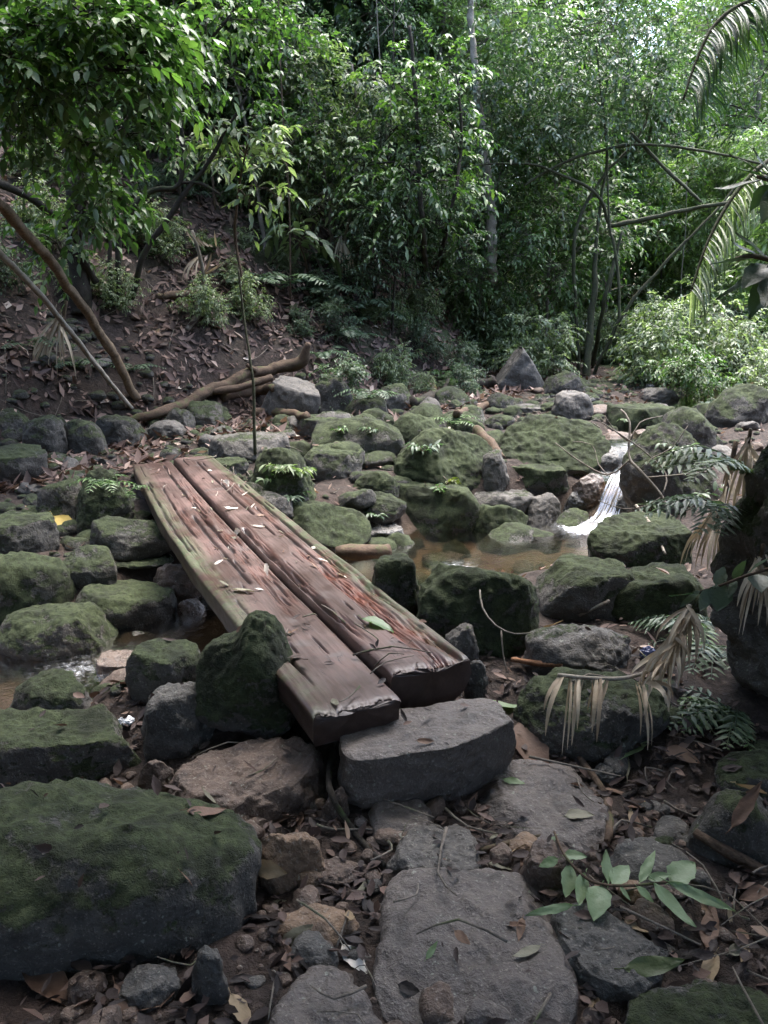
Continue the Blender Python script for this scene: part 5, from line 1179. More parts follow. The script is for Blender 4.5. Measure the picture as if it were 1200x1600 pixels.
('slopeplant', 'shrub', 1, 1.18, 11.81, 0.02, 0.50, 'knee-high bluish leafy shrub farther up under the pale centre shrub on the slope'),
('slopeplant', 'shrub', 2, -2.30, 10.78, 5.68, 0.33, 'knee-high green leafy shrub above the crooked branch on the slope'),
('slopeplant', 'shrub', 0, -1.93, 10.52, 5.96, 0.36, 'knee-high pale leafy shrub above the crooked branch on the slope'),
('slopeplant', 'shrub', 3, -4.23, 10.33, 0.52, 0.47, 'knee-high shrub with long pale leaves below the thick dark trunk on the slope'),
('slopeplant', 'shrub', 3, 0.07, 10.75, 4.57, 0.42, 'knee-high shrub with long pale leaves under the pale centre shrub on the slope'),
('slopeplant', 'shrub', 1, -3.66, 11.42, 2.35, 0.34, 'knee-high bluish leafy shrub farther up below the arching shrub on the slope'),
('slopeplant', 'shrub', 0, -1.62, 11.79, 5.83, 0.34, 'knee-high pale leafy shrub farther up around the fern bank on the slope'),
('slopeplant', 'shrub', 3, -1.68, 10.19, 2.76, 0.41, 'knee-high shrub with long pale leaves above the crooked branch on the slope'),
('slopeplant', 'shrub', 0, -4.13, 11.57, 3.50, 0.51, 'knee-high pale leafy shrub farther up below the arching shrub on the slope'),
('slopeplant', 'shrub', 2, -2.16, 12.35, 4.64, 0.31, 'knee-high green leafy shrub farther up above the crooked branch on the slope'),
('slopeplant', 'shrub', 0, 0.53, 10.55, 4.48, 0.32, 'knee-high pale leafy shrub under the pale centre shrub on the slope'),
('slopeplant', 'shrub', 3, -4.01, 12.26, 6.13, 0.53, 'knee-high shrub with long pale leaves farther up below the arching shrub on the slope'),
('slopeplant', 'shrub', 2, -3.74, 10.86, 4.12, 0.46, 'knee-high green leafy shrub farther up below the arching shrub on the slope'),
('slopeplant', 'shrub', 1, -3.12, 11.14, 0.65, 0.31, 'knee-high bluish leafy shrub farther up near the bleached frond stalks on the slope'),
('slopeplant', 'shrub', 2, -3.12, 10.24, 2.47, 0.51, 'knee-high green leafy shrub below the arching shrub on the slope'),
('slopeplant', 'shrub', 1, -1.09, 10.54, 0.83, 0.31, 'knee-high bluish leafy shrub around the fern bank on the slope'),
('slopeplant', 'shrub', 1, -0.54, 9.51, 4.25, 0.54, 'knee-high bluish leafy shrub under the pale centre shrub on the slope'),
('slopeplant', 'shrub', 1, 0.57, 11.70, 3.02, 0.47, 'knee-high bluish leafy shrub farther up under the pale centre shrub on the slope'),
('slopeplant', 'shrub', 0, -0.44, 12.38, 4.62, 0.33, 'knee-high pale leafy shrub farther up under the pale centre shrub on the slope'),
('slopeplant', 'shrub', 3, 0.59, 12.50, 3.33, 0.43, 'knee-high shrub with long pale leaves farther up under the pale centre shrub on the slope'),
('slopeplant', 'shrub', 0, -3.17, 11.54, 0.49, 0.30, 'knee-high pale leafy shrub farther up near the bleached frond stalks on the slope'),
('slopeplant', 'shrub', 2, -2.14, 11.88, 3.70, 0.45, 'knee-high green leafy shrub farther up above the crooked branch on the slope'),
('slopeplant', 'shrub', 0, -1.90, 11.20, 3.36, 0.32, 'knee-high pale leafy shrub farther up above the crooked branch on the slope'),
('rightshrub', 'shrub', 0, 4.71, 15.90, 1.56, 0.78, 'small pale leafy shrub farther back upstream of the mossy rocks on the right bank'),
('rightshrub', 'shrub', 2, 5.63, 14.73, 5.74, 0.94, 'small green leafy shrub farther back above the black boulder on the right bank'),
('rightshrub', 'shrub', 2, 6.78, 15.16, 3.72, 0.84, 'small green leafy shrub farther back above the black boulder on the right bank'),
('rightshrub', 'shrub', 0, 8.48, 15.72, 4.89, 0.82, 'small pale leafy shrub farther back at the right edge on the right bank'),
('rightshrub', 'shrub', 2, 5.41, 10.12, 1.75, 0.68, 'small green leafy shrub at the right edge on the right bank'),
('rightshrub', 'shrub', 3, 5.07, 12.79, 4.66, 0.66, 'shrub with long pale leaves farther back above the black boulder on the right bank'),
('rightshrub', 'shrub', 3, 4.37, 12.30, 4.05, 1.08, 'shrub with long pale leaves farther back upstream of the mossy rocks on the right bank'),
('rightshrub', 'shrub', 0, 5.67, 12.70, 2.65, 0.94, 'small pale leafy shrub farther back above the black boulder on the right bank'),
('rightshrub', 'shrub', 1, 5.79, 10.95, 4.72, 0.73, 'small bluish leafy shrub at the right edge on the right bank'),
('rightshrub', 'shrub', 1, 7.20, 13.28, 5.89, 0.75, 'small bluish leafy shrub farther back at the right edge on the right bank'),
('rightshrub', 'shrub', 3, 3.99, 11.56, 2.77, 0.85, 'shrub with long pale leaves upstream of the mossy rocks on the right bank'),
('rightshrub', 'shrub', 2, 5.76, 15.65, 0.93, 0.71, 'small green leafy shrub farther back upstream of the mossy rocks on the right bank'),
('rightshrub', 'shrub', 1, 5.39, 14.04, 5.51, 0.91, 'small bluish leafy shrub farther back above the black boulder on the right bank'),
('rightshrub', 'shrub', 2, 3.90, 10.27, 0.53, 0.99, 'small green leafy shrub above the black boulder on the right bank'),
('rightshrub', 'shrub', 0, 4.69, 9.66, 5.26, 0.77, 'small pale leafy shrub at the right edge on the right bank'),
('rightshrub', 'shrub', 3, 6.56, 14.49, 5.12, 0.83, 'shrub with long pale leaves farther back above the black boulder on the right bank'),
('rightshrub', 'shrub', 1, 5.72, 13.62, 5.85, 0.95, 'small bluish leafy shrub farther back above the black boulder on the right bank'),
('rightshrub', 'shrub', 0, 5.16, 15.48, 4.57, 1.01, 'small pale leafy shrub farther back upstream of the mossy rocks on the right bank'),
('rightshrub', 'shrub', 2, 6.55, 12.70, 6.25, 0.69, 'small green leafy shrub farther back at the right edge on the right bank'),
('rightshrub', 'shrub', 0, 4.31, 14.56, 3.72, 1.03, 'small pale leafy shrub farther back upstream of the mossy rocks on the right bank'),
('rightshrub', 'shrub', 3, 4.57, 13.51, 4.66, 0.75, 'shrub with long pale leaves farther back upstream of the mossy rocks on the right bank'),
('rightshrub', 'shrub', 1, 7.87, 14.84, 2.21, 0.70, 'small bluish leafy shrub farther back at the right edge on the right bank'),
('rightshrub', 'shrub', 1, 6.59, 13.93, 5.10, 0.80, 'small bluish leafy shrub farther back at the right edge on the right bank'),
('rightshrub', 'shrub', 0, 5.34, 11.97, 4.84, 0.96, 'small pale leafy shrub above the black boulder on the right bank'),
('canopy', 'tree', 6, -4.60, 0.80, 1.64, 1.00, 'unseen forest tree added around the path to shade the foreground'),  # canopy entries from here: trees out of view, added to darken the foreground
('canopy', 'tree', 4, 3.90, 2.60, 2.33, 0.95, 'unseen forest tree added around the path to shade the foreground'),
('canopy', 'tree', 6, 2.40, 0.20, 3.38, 1.00, 'unseen forest tree added around the path to shade the foreground'),
('canopy', 'tree', 6, -2.60, -0.60, 5.95, 1.00, 'unseen forest tree added around the path to shade the foreground'),
('canopy', 'tree', 4, 0.60, -2.40, 2.78, 1.05, 'unseen forest tree added around the path to shade the foreground'),
('canopy', 'tree', 6, 4.80, 5.00, 0.57, 0.80, 'unseen forest tree added around the path to shade the foreground'),
('canopy', 'tree', 2, -3.00, 1.40, 0.19, 0.75, 'unseen forest tree added around the path to shade the foreground'),
('canopy', 'tree', 2, 2.20, 1.00, 4.88, 0.85, 'unseen forest tree added around the path to shade the foreground'),
('canopy', 'tree', 4, -5.50, -3.00, 3.04, 1.10, 'unseen forest tree added around the path to shade the foreground'),
('canopy', 'tree', 6, 4.50, -2.50, 3.72, 1.10, 'unseen forest tree added around the path to shade the foreground'),
('canopy', 'tree', 6, -1.00, -5.00, 5.09, 1.10, 'unseen forest tree added around the path to shade the foreground'),
('canopy', 'tree', 4, 2.60, -5.50, 2.71, 1.10, 'unseen forest tree added around the path to shade the foreground'),
('canopy', 'tree', 4, -6.50, 4.00, 4.28, 0.90, 'unseen forest tree added around the path to shade the foreground'),
('canopy', 'tree', 4, 6.20, 2.00, 2.03, 1.00, 'unseen forest tree added around the path to shade the foreground'),
('canopy', 'tree', 4, -0.40, -1.00, 0.65, 0.90, 'unseen forest tree added around the path to shade the foreground'),
('canopy', 'tree', 6, 0.40, -8.00, 1.72, 1.20, 'unseen forest tree added around the path to shade the foreground'),
('canopy', 'tree', 4, -4.00, -7.00, 0.73, 1.20, 'unseen forest tree added around the path to shade the foreground'),
('canopy', 'tree', 4, 5.00, -7.00, 4.43, 1.20, 'unseen forest tree added around the path to shade the foreground'),
]
FGRP = {'hill': 'saplings on the left hillside', 'valley': 'saplings in the valley', 'hilltree': 'tall trees on the hillside', 'valleytree': 'tall trees in the valley', 'hillshrub': 'low shrubs on the left bank', 'slopeplant': 'knee-high plants on the littered slope',
        'lowshrub': 'low shrubs along the foot of the hill', 'rightshrub': 'low shrubs on the right bank', 'canopy': 'canopy trees over the path'}
for (zone, kind, k, x, y, rz, sc, lb) in FOREST:
    plant_copy(kind, k, x, y, rz, sc, lb, FGRP[zone])

# far-off wood that reads as one mass
rng = np.random.RandomState(77)
n = 34000
fx = rng.uniform(-34, 44, n); fy = rng.uniform(26, 50, n)
fz = terrain(fx, fy, False) + 21 * rng.uniform(0, 1, n) ** 1.1
cl = fbm(np.stack([fx, fy, fz], 1) * .35, 2) > -.25
fx, fy, fz = fx[cl], fy[cl], fz[cl]; n = len(fx)
D = unit(rng.normal(0, 1, (n, 3)) + np.array([0, 0, -.4])); N = unit(rng.normal(0, .5, (n, 3)) + np.array([0, -.2, 1]))
V, F, Rr = leaf_arrays(np.stack([fx, fy, fz], 1), D, N, rng.uniform(.25, .5, n), rng.uniform(.15, .3, n), rng)
tag(obj('far_forest', mesh_np('far_forest', V, F, leaf_mat('bright'), True, {'rnd': Rr})), 'distant green forest foliage closing the valley', 'forest', kind='stuff')

# ------------------------------------------------------------------ things lying about
BVH = BVHTree.FromPolygons(np.concatenate(SOLIDS_V).tolist(), np.concatenate(SOLIDS_F).tolist())
BVH_G = BVHTree.FromPolygons(SOLIDS_V[0].tolist(), SOLIDS_F[0].tolist())
def gz(x, y):
    h = BVH_G.ray_cast(Vector((x, y, 60)), Vector((0, 0, -1)))
    return h[0].z if h[0] is not None else float(terrain([x], [y])[0])
def on_ground(x, y, z=6.0):
    h = BVH.ray_cast(Vector((x, y, z + .18)), Vector((0, 0, -1)))
    return h[0] is None or h[2] < N_GROUND
def drop(x, y, z=6.0):
    h = BVH.ray_cast(Vector((x, y, z + .18)), Vector((0, 0, -1)))
    if h[0] is None: return Vector((x, y, float(terrain([x], [y])[0]))), Vector((0, 0, 1))
    nrm = h[1] if h[1].z > 0 else -h[1]
    return h[0], nrm

def logs(name, label, cat, pts, bark, wob=.22, seed=1, parts=(), end=None, sides=12):
    base = np.array(pts[0][:3]); root = empty(name, tuple(base)); tag(root, label, cat)
    S_ = resample(np.asarray(pts, float), .045)
    jit = np.stack([fbm(np.stack([np.arange(len(S_)) * .11, np.full(len(S_), seed + 5. * q), np.zeros(len(S_))], 1), 3) for q in range(3)], 1)
    S_[:, :3] += jit * S_[:, 3:4] * .55
    V, F = tube(S_[:, :3], S_[:, 3], sides, wob, seed)
    obj('stem', mesh_np(name, V - base, F, bark_mat(bark)), root)
    for nm, p in parts:
        V, F = stem_tube(p, .05, 7, wob, seed + 3)
        obj(nm, mesh_np(name + '_' + nm, V - base, F, bark_mat(bark)), root)
    return root

LOGS = [
('fallen_branch', 'long crooked fallen branch with a broken upturned end across the foot of the slope', 'branch', [(-2.711, 8.314, 0.269, 0.041), (-2.408, 8.464, 0.336, 0.055), (-1.970, 9.039, 0.498, 0.066), (-1.555, 9.452, 0.671, 0.061), (-1.204, 9.699, 0.719, 0.078), (-1.008, 9.701, 0.810, 0.070), (-0.905, 9.651, 1.010, 0.038)], 'brown', [('fork', [(-1.970, 9.039, 0.498, 0.044), (-1.680, 9.139, 0.531, 0.044), (-1.313, 9.339, 0.629, 0.045)]), ('stub', [(-1.506, 9.389, 0.699, 0.038), (-1.607, 9.339, 0.777, 0.022)])]),
('fallen_branch', 'mossy thin log lying just below the long crooked branch', 'log', [(-1.884, 9.119, 0.422, 0.059), (-1.536, 9.499, 0.451, 0.061), (-1.242, 9.052, 0.547, 0.044)], 'brown', []),
('fallen_log', 'smooth brown log piece right of the path end', 'log', [(-1.521, 9.113, 0.255, 0.052), (-1.171, 8.984, 0.251, 0.058), (-0.817, 8.215, 0.337, 0.047)], 'brown', []),
('fallen_log', 'dark log lying across the back of the rock field', 'log', [(0.308, 9.482, 0.315, 0.069), (0.734, 10.071, 0.334, 0.081), (1.189, 10.909, 0.371, 0.079), (1.547, 10.967, 0.435, 0.062)], 'dark', [('stub', [(0.734, 10.071, 0.334, 0.033), (0.893, 11.064, 0.442, 0.027)])]),
('broken_log', 'short broken log with a pale snapped end leaning between mossy boulders', 'log', [(0.901, 7.600, 0.287, 0.050), (0.989, 7.300, 0.202, 0.054), (1.071, 7.050, 0.117, 0.047)], 'brown', []),
('fallen_log', 'thin brown log behind the short broken log', 'log', [(0.760, 8.334, 0.336, 0.041), (1.106, 9.386, 0.259, 0.046), (1.407, 9.858, 0.283, 0.048)], 'brown', []),
('fallen_log', 'short brown log lying beside the bridge at the pool', 'log', [(-0.339, 5.240, -0.200, 0.040), (-0.247, 5.269, -0.200, 0.055), (-0.091, 5.330, -0.210, 0.055), (0.028, 5.406, -0.220, 0.042)], 'brown', []),
('leaning_pole', 'thick knotted tan branch leaning in from the left edge', 'branch', [(-2.654, 8.538, 0.471, 0.041), (-2.763, 8.238, 0.927, 0.046), (-2.857, 7.738, 1.441, 0.043), (-2.966, 7.238, 1.878, 0.045), (-3.031, 6.738, 2.194, 0.046), (-3.193, 6.338, 2.466, 0.043)], 'tan', [('knot', [(-2.963, 7.288, 1.837, 0.034), (-2.979, 7.238, 1.957, 0.022)]), ('knot', [(-2.868, 7.738, 1.452, 0.049), (-2.901, 7.688, 1.546, 0.024)])]),
('leaning_pole', 'thin whitish pole leaning below the thick tan branch', 'pole', [(-2.698, 8.436, 0.388, 0.024), (-2.859, 7.938, 0.886, 0.025), (-3.039, 7.438, 1.443, 0.026), (-3.215, 6.938, 1.888, 0.027), (-3.347, 6.638, 2.136, 0.025)], 'pale', []),
('leaning_branch', 'dark bent branch reaching in from the left edge above the poles', 'branch', [(-3.226, 9.200, 1.707, 0.043), (-3.310, 8.800, 2.184, 0.041), (-3.510, 8.400, 2.473, 0.038), (-3.858, 8.000, 2.664, 0.042)], 'dark', []),
('sapling_stem', 'thin bare upright sapling stem rising beside the far end of the bridge', 'sapling', [(-1.141, 6.893, 0.185, 0.016), (-1.139, 6.893, 0.524, 0.014), (-1.141, 6.893, 0.857, 0.012), (-1.194, 6.943, 1.341, 0.010), (-1.229, 6.943, 1.760, 0.008)], 'green', []),
('dead_branch', 'tangle of thin bare dead twigs in front of the waterfall', 'branch', [(1.912, 4.700, 0.084, 0.011), (1.820, 4.800, 0.164, 0.011), (1.781, 4.900, 0.293, 0.009), (1.657, 5.000, 0.439, 0.009), (1.606, 5.100, 0.517, 0.008), (1.628, 5.200, 0.721, 0.007), (1.592, 5.300, 0.793, 0.006)], 'grey', [('twig', [(1.621, 5.100, 0.491, 0.006), (1.510, 5.200, 0.366, 0.006), (1.335, 5.300, 0.442, 0.005), (1.188, 5.400, 0.549, 0.004)]), ('twig', [(1.784, 4.900, 0.306, 0.005), (1.825, 5.000, 0.418, 0.005), (1.678, 5.100, 0.568, 0.005), (1.442, 5.200, 0.721, 0.004)]), ('twig', [(1.703, 5.000, 0.392, 0.005), (1.870, 4.900, 0.431, 0.005), (2.049, 4.800, 0.477, 0.004)]), ('twig', [(1.510, 5.200, 0.366, 0.005), (1.468, 5.300, 0.420, 0.004), (1.442, 5.400, 0.535, 0.004), (1.307, 5.400, 0.558, 0.003)]), ('twig', [(1.627, 5.150, 0.601, 0.005), (1.696, 5.200, 0.721, 0.004), (1.876, 5.300, 0.750, 0.003)]), ('twig', [(1.657, 5.000, 0.439, 0.005), (1.733, 5.000, 0.523, 0.004), (1.850, 5.000, 0.586, 0.004), (1.939, 5.000, 0.731, 0.003)]), ('twig', [(1.619, 5.150, 0.601, 0.005), (1.530, 5.200, 0.670, 0.004), (1.460, 5.200, 0.764, 0.003)]), ('twig', [(1.781, 4.900, 0.293, 0.005), (1.685, 4.900, 0.230, 0.004), (1.558, 4.950, 0.195, 0.003), (1.402, 5.000, 0.238, 0.003)])]),
('bent_twig', 'thin dark twig looped over the big rounded boulder before the pool', 'twig', [(0.414, 3.200, 0.294, 0.004), (0.415, 3.100, 0.251, 0.004), (0.459, 3.000, 0.213, 0.004), (0.530, 2.950, 0.198, 0.003), (0.600, 2.950, 0.206, 0.003)], 'grey', [('twig', [(0.481, 3.000, 0.193, 0.003), (0.484, 2.950, 0.117, 0.003), (0.495, 2.900, 0.056, 0.002)])]),
('stick', 'pale straight stick lying between the middle right boulders', 'stick', [(0.960, 3.619, 0.001, 0.008), (1.036, 3.609, 0.049, 0.008), (1.107, 3.621, 0.078, 0.008)], 'pale', []),
('stick', 'pale stick leaning on the flat-topped mossy block', 'stick', [(1.652, 5.000, 0.204, 0.009), (1.632, 4.600, 0.167, 0.009), (1.632, 4.350, 0.081, 0.007)], 'pale', []),
('stick', 'reddish stick end poking out between dull boulder and bridge', 'stick', [(0.562, 3.168, -0.017, 0.011), (0.654, 3.068, 0.014, 0.012), (0.748, 3.008, 0.032, 0.011)], 'orange', []),
('stick', 'straight brown stick lying below the leaf-strewn flagstone', 'stick', [(0.295, 2.065, -0.133, 0.012), (0.398, 2.098, -0.127, 0.012), (0.526, 2.125, -0.115, 0.008)], 'brown', []),
('root', 'thin dark root snaking down the path left of the step', 'root', [(-0.194, 2.641, -0.139, 0.012), (-0.178, 2.256, -0.039, 0.010), (-0.125, 2.218, -0.132, 0.010), (-0.050, 2.091, -0.142, 0.008), (0.000, 2.019, -0.141, 0.008)], 'dark', []),
('root', 'thin brown root curving past the right side of the flagstones', 'root', [(0.725, 2.590, -0.134, 0.012), (0.764, 2.420, -0.153, 0.013), (0.737, 2.227, -0.139, 0.015), (0.695, 2.105, -0.129, 0.010)], 'brown', []),
('stick', 'stout brown stick on the dim right slope', 'stick', [(0.928, 2.025, -0.033, 0.015), (0.989, 1.959, -0.048, 0.017), (1.091, 1.910, -0.084, 0.016)], 'brown', []),
('dead_branch', 'pale dead stick lying on the hillside litter', 'branch', [(-2.313, 9.479, 1.167, 0.030), (-2.195, 9.672, 1.345, 0.038), (-2.103, 10.075, 1.519, 0.032)], 'grey', []),
('dead_branch', 'dark dead branch lying along the hillside above the crooked branch', 'branch', [(-2.680, 9.628, 1.539, 0.038), (-2.437, 9.874, 1.579, 0.054), (-2.198, 10.011, 1.539, 0.039)], 'brown', []),
('dead_branch', 'green stem slanting out of the thicket at centre', 'branch', [(-0.571, 12.309, 2.142, 0.038), (-0.095, 12.309, 2.413, 0.033), (0.377, 12.309, 2.573, 0.028), (0.904, 12.309, 2.626, 0.024)], 'green', []),
('tree_trunk', 'pale straight trunk standing behind the hanging roots', 'tree', [(1.749, 13.200, 1.797, 0.082), (1.701, 13.200, 2.575, 0.081), (1.641, 13.200, 3.142, 0.070), (1.491, 13.200, 4.058, 0.059), (1.319, 13.200, 5.283, 0.048), (1.215, 13.200, 6.283, 0.047)], 'pale', []),
]
for _i, (nm, lb, ct, pts, bk, parts) in enumerate(LOGS): logs(nm, lb, ct, pts, bk, seed=40 + 7 * _i, parts=parts)

# --- small stones between the boulders: a few shapes, many stones
_pool = {}
def pebble(k, kind):
    if (k, kind) not in _pool:
        W, F = stone_shape(500 + k, [(1, .8, .55), (.9, .9, .7), (1, .7, .45), (1, .85, .38), (.8, .75, .75), (1, .6, .5)][k % 6], 2.3, 5, 1.1, None, 4)
        _pool[(k, kind)] = mesh_np('small_stone', W, F, rock_mat(kind))
    return _pool[(k, kind)]
ZONES = [  # label, group, x0, x1, y0, y1, count, size range, kinds
    ('small stone filling a gap among the boulders right of the bridge', 'small stones of the rock field', -1.1, 2.0, 5.9, 9.8, 85, (.09, .30), ('mossy', 'moss', 'mossy', 'half', 'darkmoss')),
    ('small stone beside the shallow stream left of the bridge', 'small stones by the left stream', -2.9, -.75, 3.2, 5.8, 50, (.06, .16), ('dark', 'darkmoss', 'rust', 'wet', 'half')),
    ('small stone in the path gravel before the bridge', 'small stones of the path', -.75, .95, 1.25, 2.45, 60, (.028, .085), ('rust', 'ochre', 'dark', 'rust', 'flag')),
    ('small stone on the dim leafy slope at right below the bank', 'small stones of the right slope', .75, 1.5, 1.7, 3.4, 15, (.03, .09), ('dark', 'darkmoss', 'half')),
    ('stone in the stream bed above the waterfall', 'stones upstream of the waterfall', 1.9, 4.6, 7.2, 11.5, 34, (.06, .2), ('half', 'grey', 'wet', 'mossy', 'rust')),
    ('small stone beside the path at the far left end of the bridge', 'small stones at the far path', -3.6, -1.6, 5.4, 8.6, 32, (.06, .16), ('darkmoss', 'dark', 'half')),
    ('small stone on the sandy bed of the pool', 'stones in the pool', .1, 1.6, 5.0, 6.4, 9, (.03, .09), ('wetrust', 'wet', 'rust'))]
prng = np.random.RandomState(8)
KADJ = {'mossy': 'partly mossy', 'moss': 'green moss-covered', 'half': 'grey moss-flecked', 'grey': 'bare grey', 'darkmoss': 'dark mossy', 'dark': 'bare dark', 'rust': 'reddish', 'ochre': 'ochre', 'wet': 'black wet', 'wetrust': 'wet reddish', 'flag': 'dull brown-grey'}
for (lb, gp, x0, x1, y0, y1, cnt, (s0, s1), kinds) in ZONES:
    made = 0
    for _ in range(cnt * 4):
        if made >= cnt: break
        x, y = prng.uniform(x0, x1), prng.uniform(y0, y1)
        g = gz(x, y)
        h, nr = drop(x, y, 3)
        if h.z > g + .05: continue                 # only between the big stones
        kd = kinds[prng.randint(len(kinds))]
        s = s0 + (s1 - s0) * prng.uniform(0, 1) ** 2.2
        o = obj('small_stone', pebble(prng.randint(12), kd), None, (x, y, g + s * .12))
        o.scale = (s, s, s); o.rotation_euler = (prng.normal(0, .2), prng.normal(0, .2), prng.uniform(0, 6.28))
        o['label'] = lb.replace('small ', 'small ' + KADJ[kd] + ' ', 1) if 'small ' in lb else KADJ[kd] + ' ' + lb
        o['category'] = 'stone'; o['group'] = gp + ', ' + KADJ[kd]; made += 1

# rubble and gravel too small to pick apart
def rubble(name, label, x0, x1, y0, y1, cnt, s0, s1, kind, seed):
    rng = np.random.RandomState(seed); bag = Bag(); V0, F0 = ico(3)
    shapes = [stone_shape(800 + q, (1, .8, .6), 2.3, 5, 1.1, None, 3)[0] for q in range(6)]
    for q in range(cnt):
        x, y = rng.uniform(x0, x1), rng.uniform(y0, y1)
        if not on_ground(x, y, 3) or float(np.subtract(*[q[0] for q in (lambda r: (r[0], r[2]))(stream_at(np.array([x]), np.array([y])))])) < 0: continue
        s = s0 + (s1 - s0) * rng.uniform() ** 2.5; a = rng.uniform(0, 6.28); c, sn = math.cos(a), math.sin(a)
        W = shapes[rng.randint(6)] * s
        bag.add(np.stack([W[:, 0] * c - W[:, 1] * sn + x, W[:, 0] * sn + W[:, 1] * c + y, W[:, 2] + gz(x, y) + s * .1], 1), F0)
    tag(obj(name, bag.mesh(name, rock_mat(kind))), label, 'gravel', kind='stuff')
rubble('gravel', 'brown gravel between the path stones', -1.9, 1.4, 1.0, 2.6, 1000, .008, .035, 'rust', 1)
rubble('gravel', 'mossy rubble between the boulders beyond the bridge', -1.3, 2.4, 5.6, 10, 420, .03, .10, 'mossy', 2)
rubble('gravel', 'dark rubble along the stream left of the bridge', -3, -.6, 3.0, 6, 700, .03, .10, 'darkmoss', 3)
rubble('gravel', 'mossy rubble around the far end of the bridge', -3.8, -1.0, 5.4, 9, 500, .03, .11, 'darkmoss', 5)
rubble('gravel', 'grey rubble in the bed upstream of the waterfall', 1.8, 5, 7, 12, 350, .04, .14, 'mossy', 4)

# --- single fallen leaves
_lf = {}
def big_leaf(var, kind):
    if (var, kind) in _lf: return _lf[(var, kind)]
    rng = np.random.RandomState(60 + var)
    nl, nw = 9, 5
    s = np.linspace(0, 1, nl); w = np.linspace(-1, 1, nw)
    wid = [.42, .34, .5, .26, .38, .22][var % 6]
    prof = np.sin(np.pi * np.clip(s, .0, 1) ** .8) ** .8 * wid * .5 * (1 - .15 * s); prof[0] = .012; prof[-1] = .006
    Sg, Wg = np.meshgrid(s, w, indexing='ij')
    curl = rng.uniform(-.5, .9); fold = rng.uniform(.1, .8); tw = rng.normal(0, .25)
    X = Sg - .5; Y = Wg * prof[:, None] * (1 + .08 * np.sin(23 * Sg + var)); 
    Z = fold * np.abs(Wg) ** 1.4 * prof[:, None] * .6 + curl * .35 * (X ** 2) + .018 * np.sin(9 * Sg + 4 * Wg + var) + tw * X * Y
    V = np.stack([X, Y, Z], -1).reshape(-1, 3)
    k = np.arange(nl * nw).reshape(nl, nw)
    F = np.stack([k[:-1, :-1], k[:-1, 1:], k[1:, 1:], k[1:, :-1]], -1).reshape(-1, 4)
    st, sf = tube(np.array([(-.5, 0, V[2 * 0, 2] + curl * .0), (-.58, .01, .01), (-.66, .03, .0)]) + np.array([0, 0, 0]), [.012, .010, .008], 4)
    st[:, 2] += V[2, 2]
    me = mesh_np('fallen_leaf', np.concatenate([V, st]), np.concatenate([tris(F), sf + len(V)]), leaf_mat(kind))
    _lf[(var, kind)] = me
    return me

def place_leaf(name, var, kind, x, y, z, L, yaw, label, group=None, tilt=.15, seed=0, cat='leaf'):
    rng = np.random.RandomState(seed)
    h, nr = drop(x, y, z)
    nr = (nr + Vector((rng.normal(0, tilt), rng.normal(0, tilt), 0))).normalized()
    d = Vector((math.cos(yaw), math.sin(yaw), 0)); d = (d - nr * d.dot(nr)).normalized()
    s = nr.cross(d)
    o = obj(name, big_leaf(var, kind))
    o.matrix_world = Matrix.Translation(h + nr * (.008 + .02 * L)) @ Matrix((d, s, nr)).transposed().to_4x4() @ Matrix.Scale(L, 4)
    return tag(o, label, cat, group)

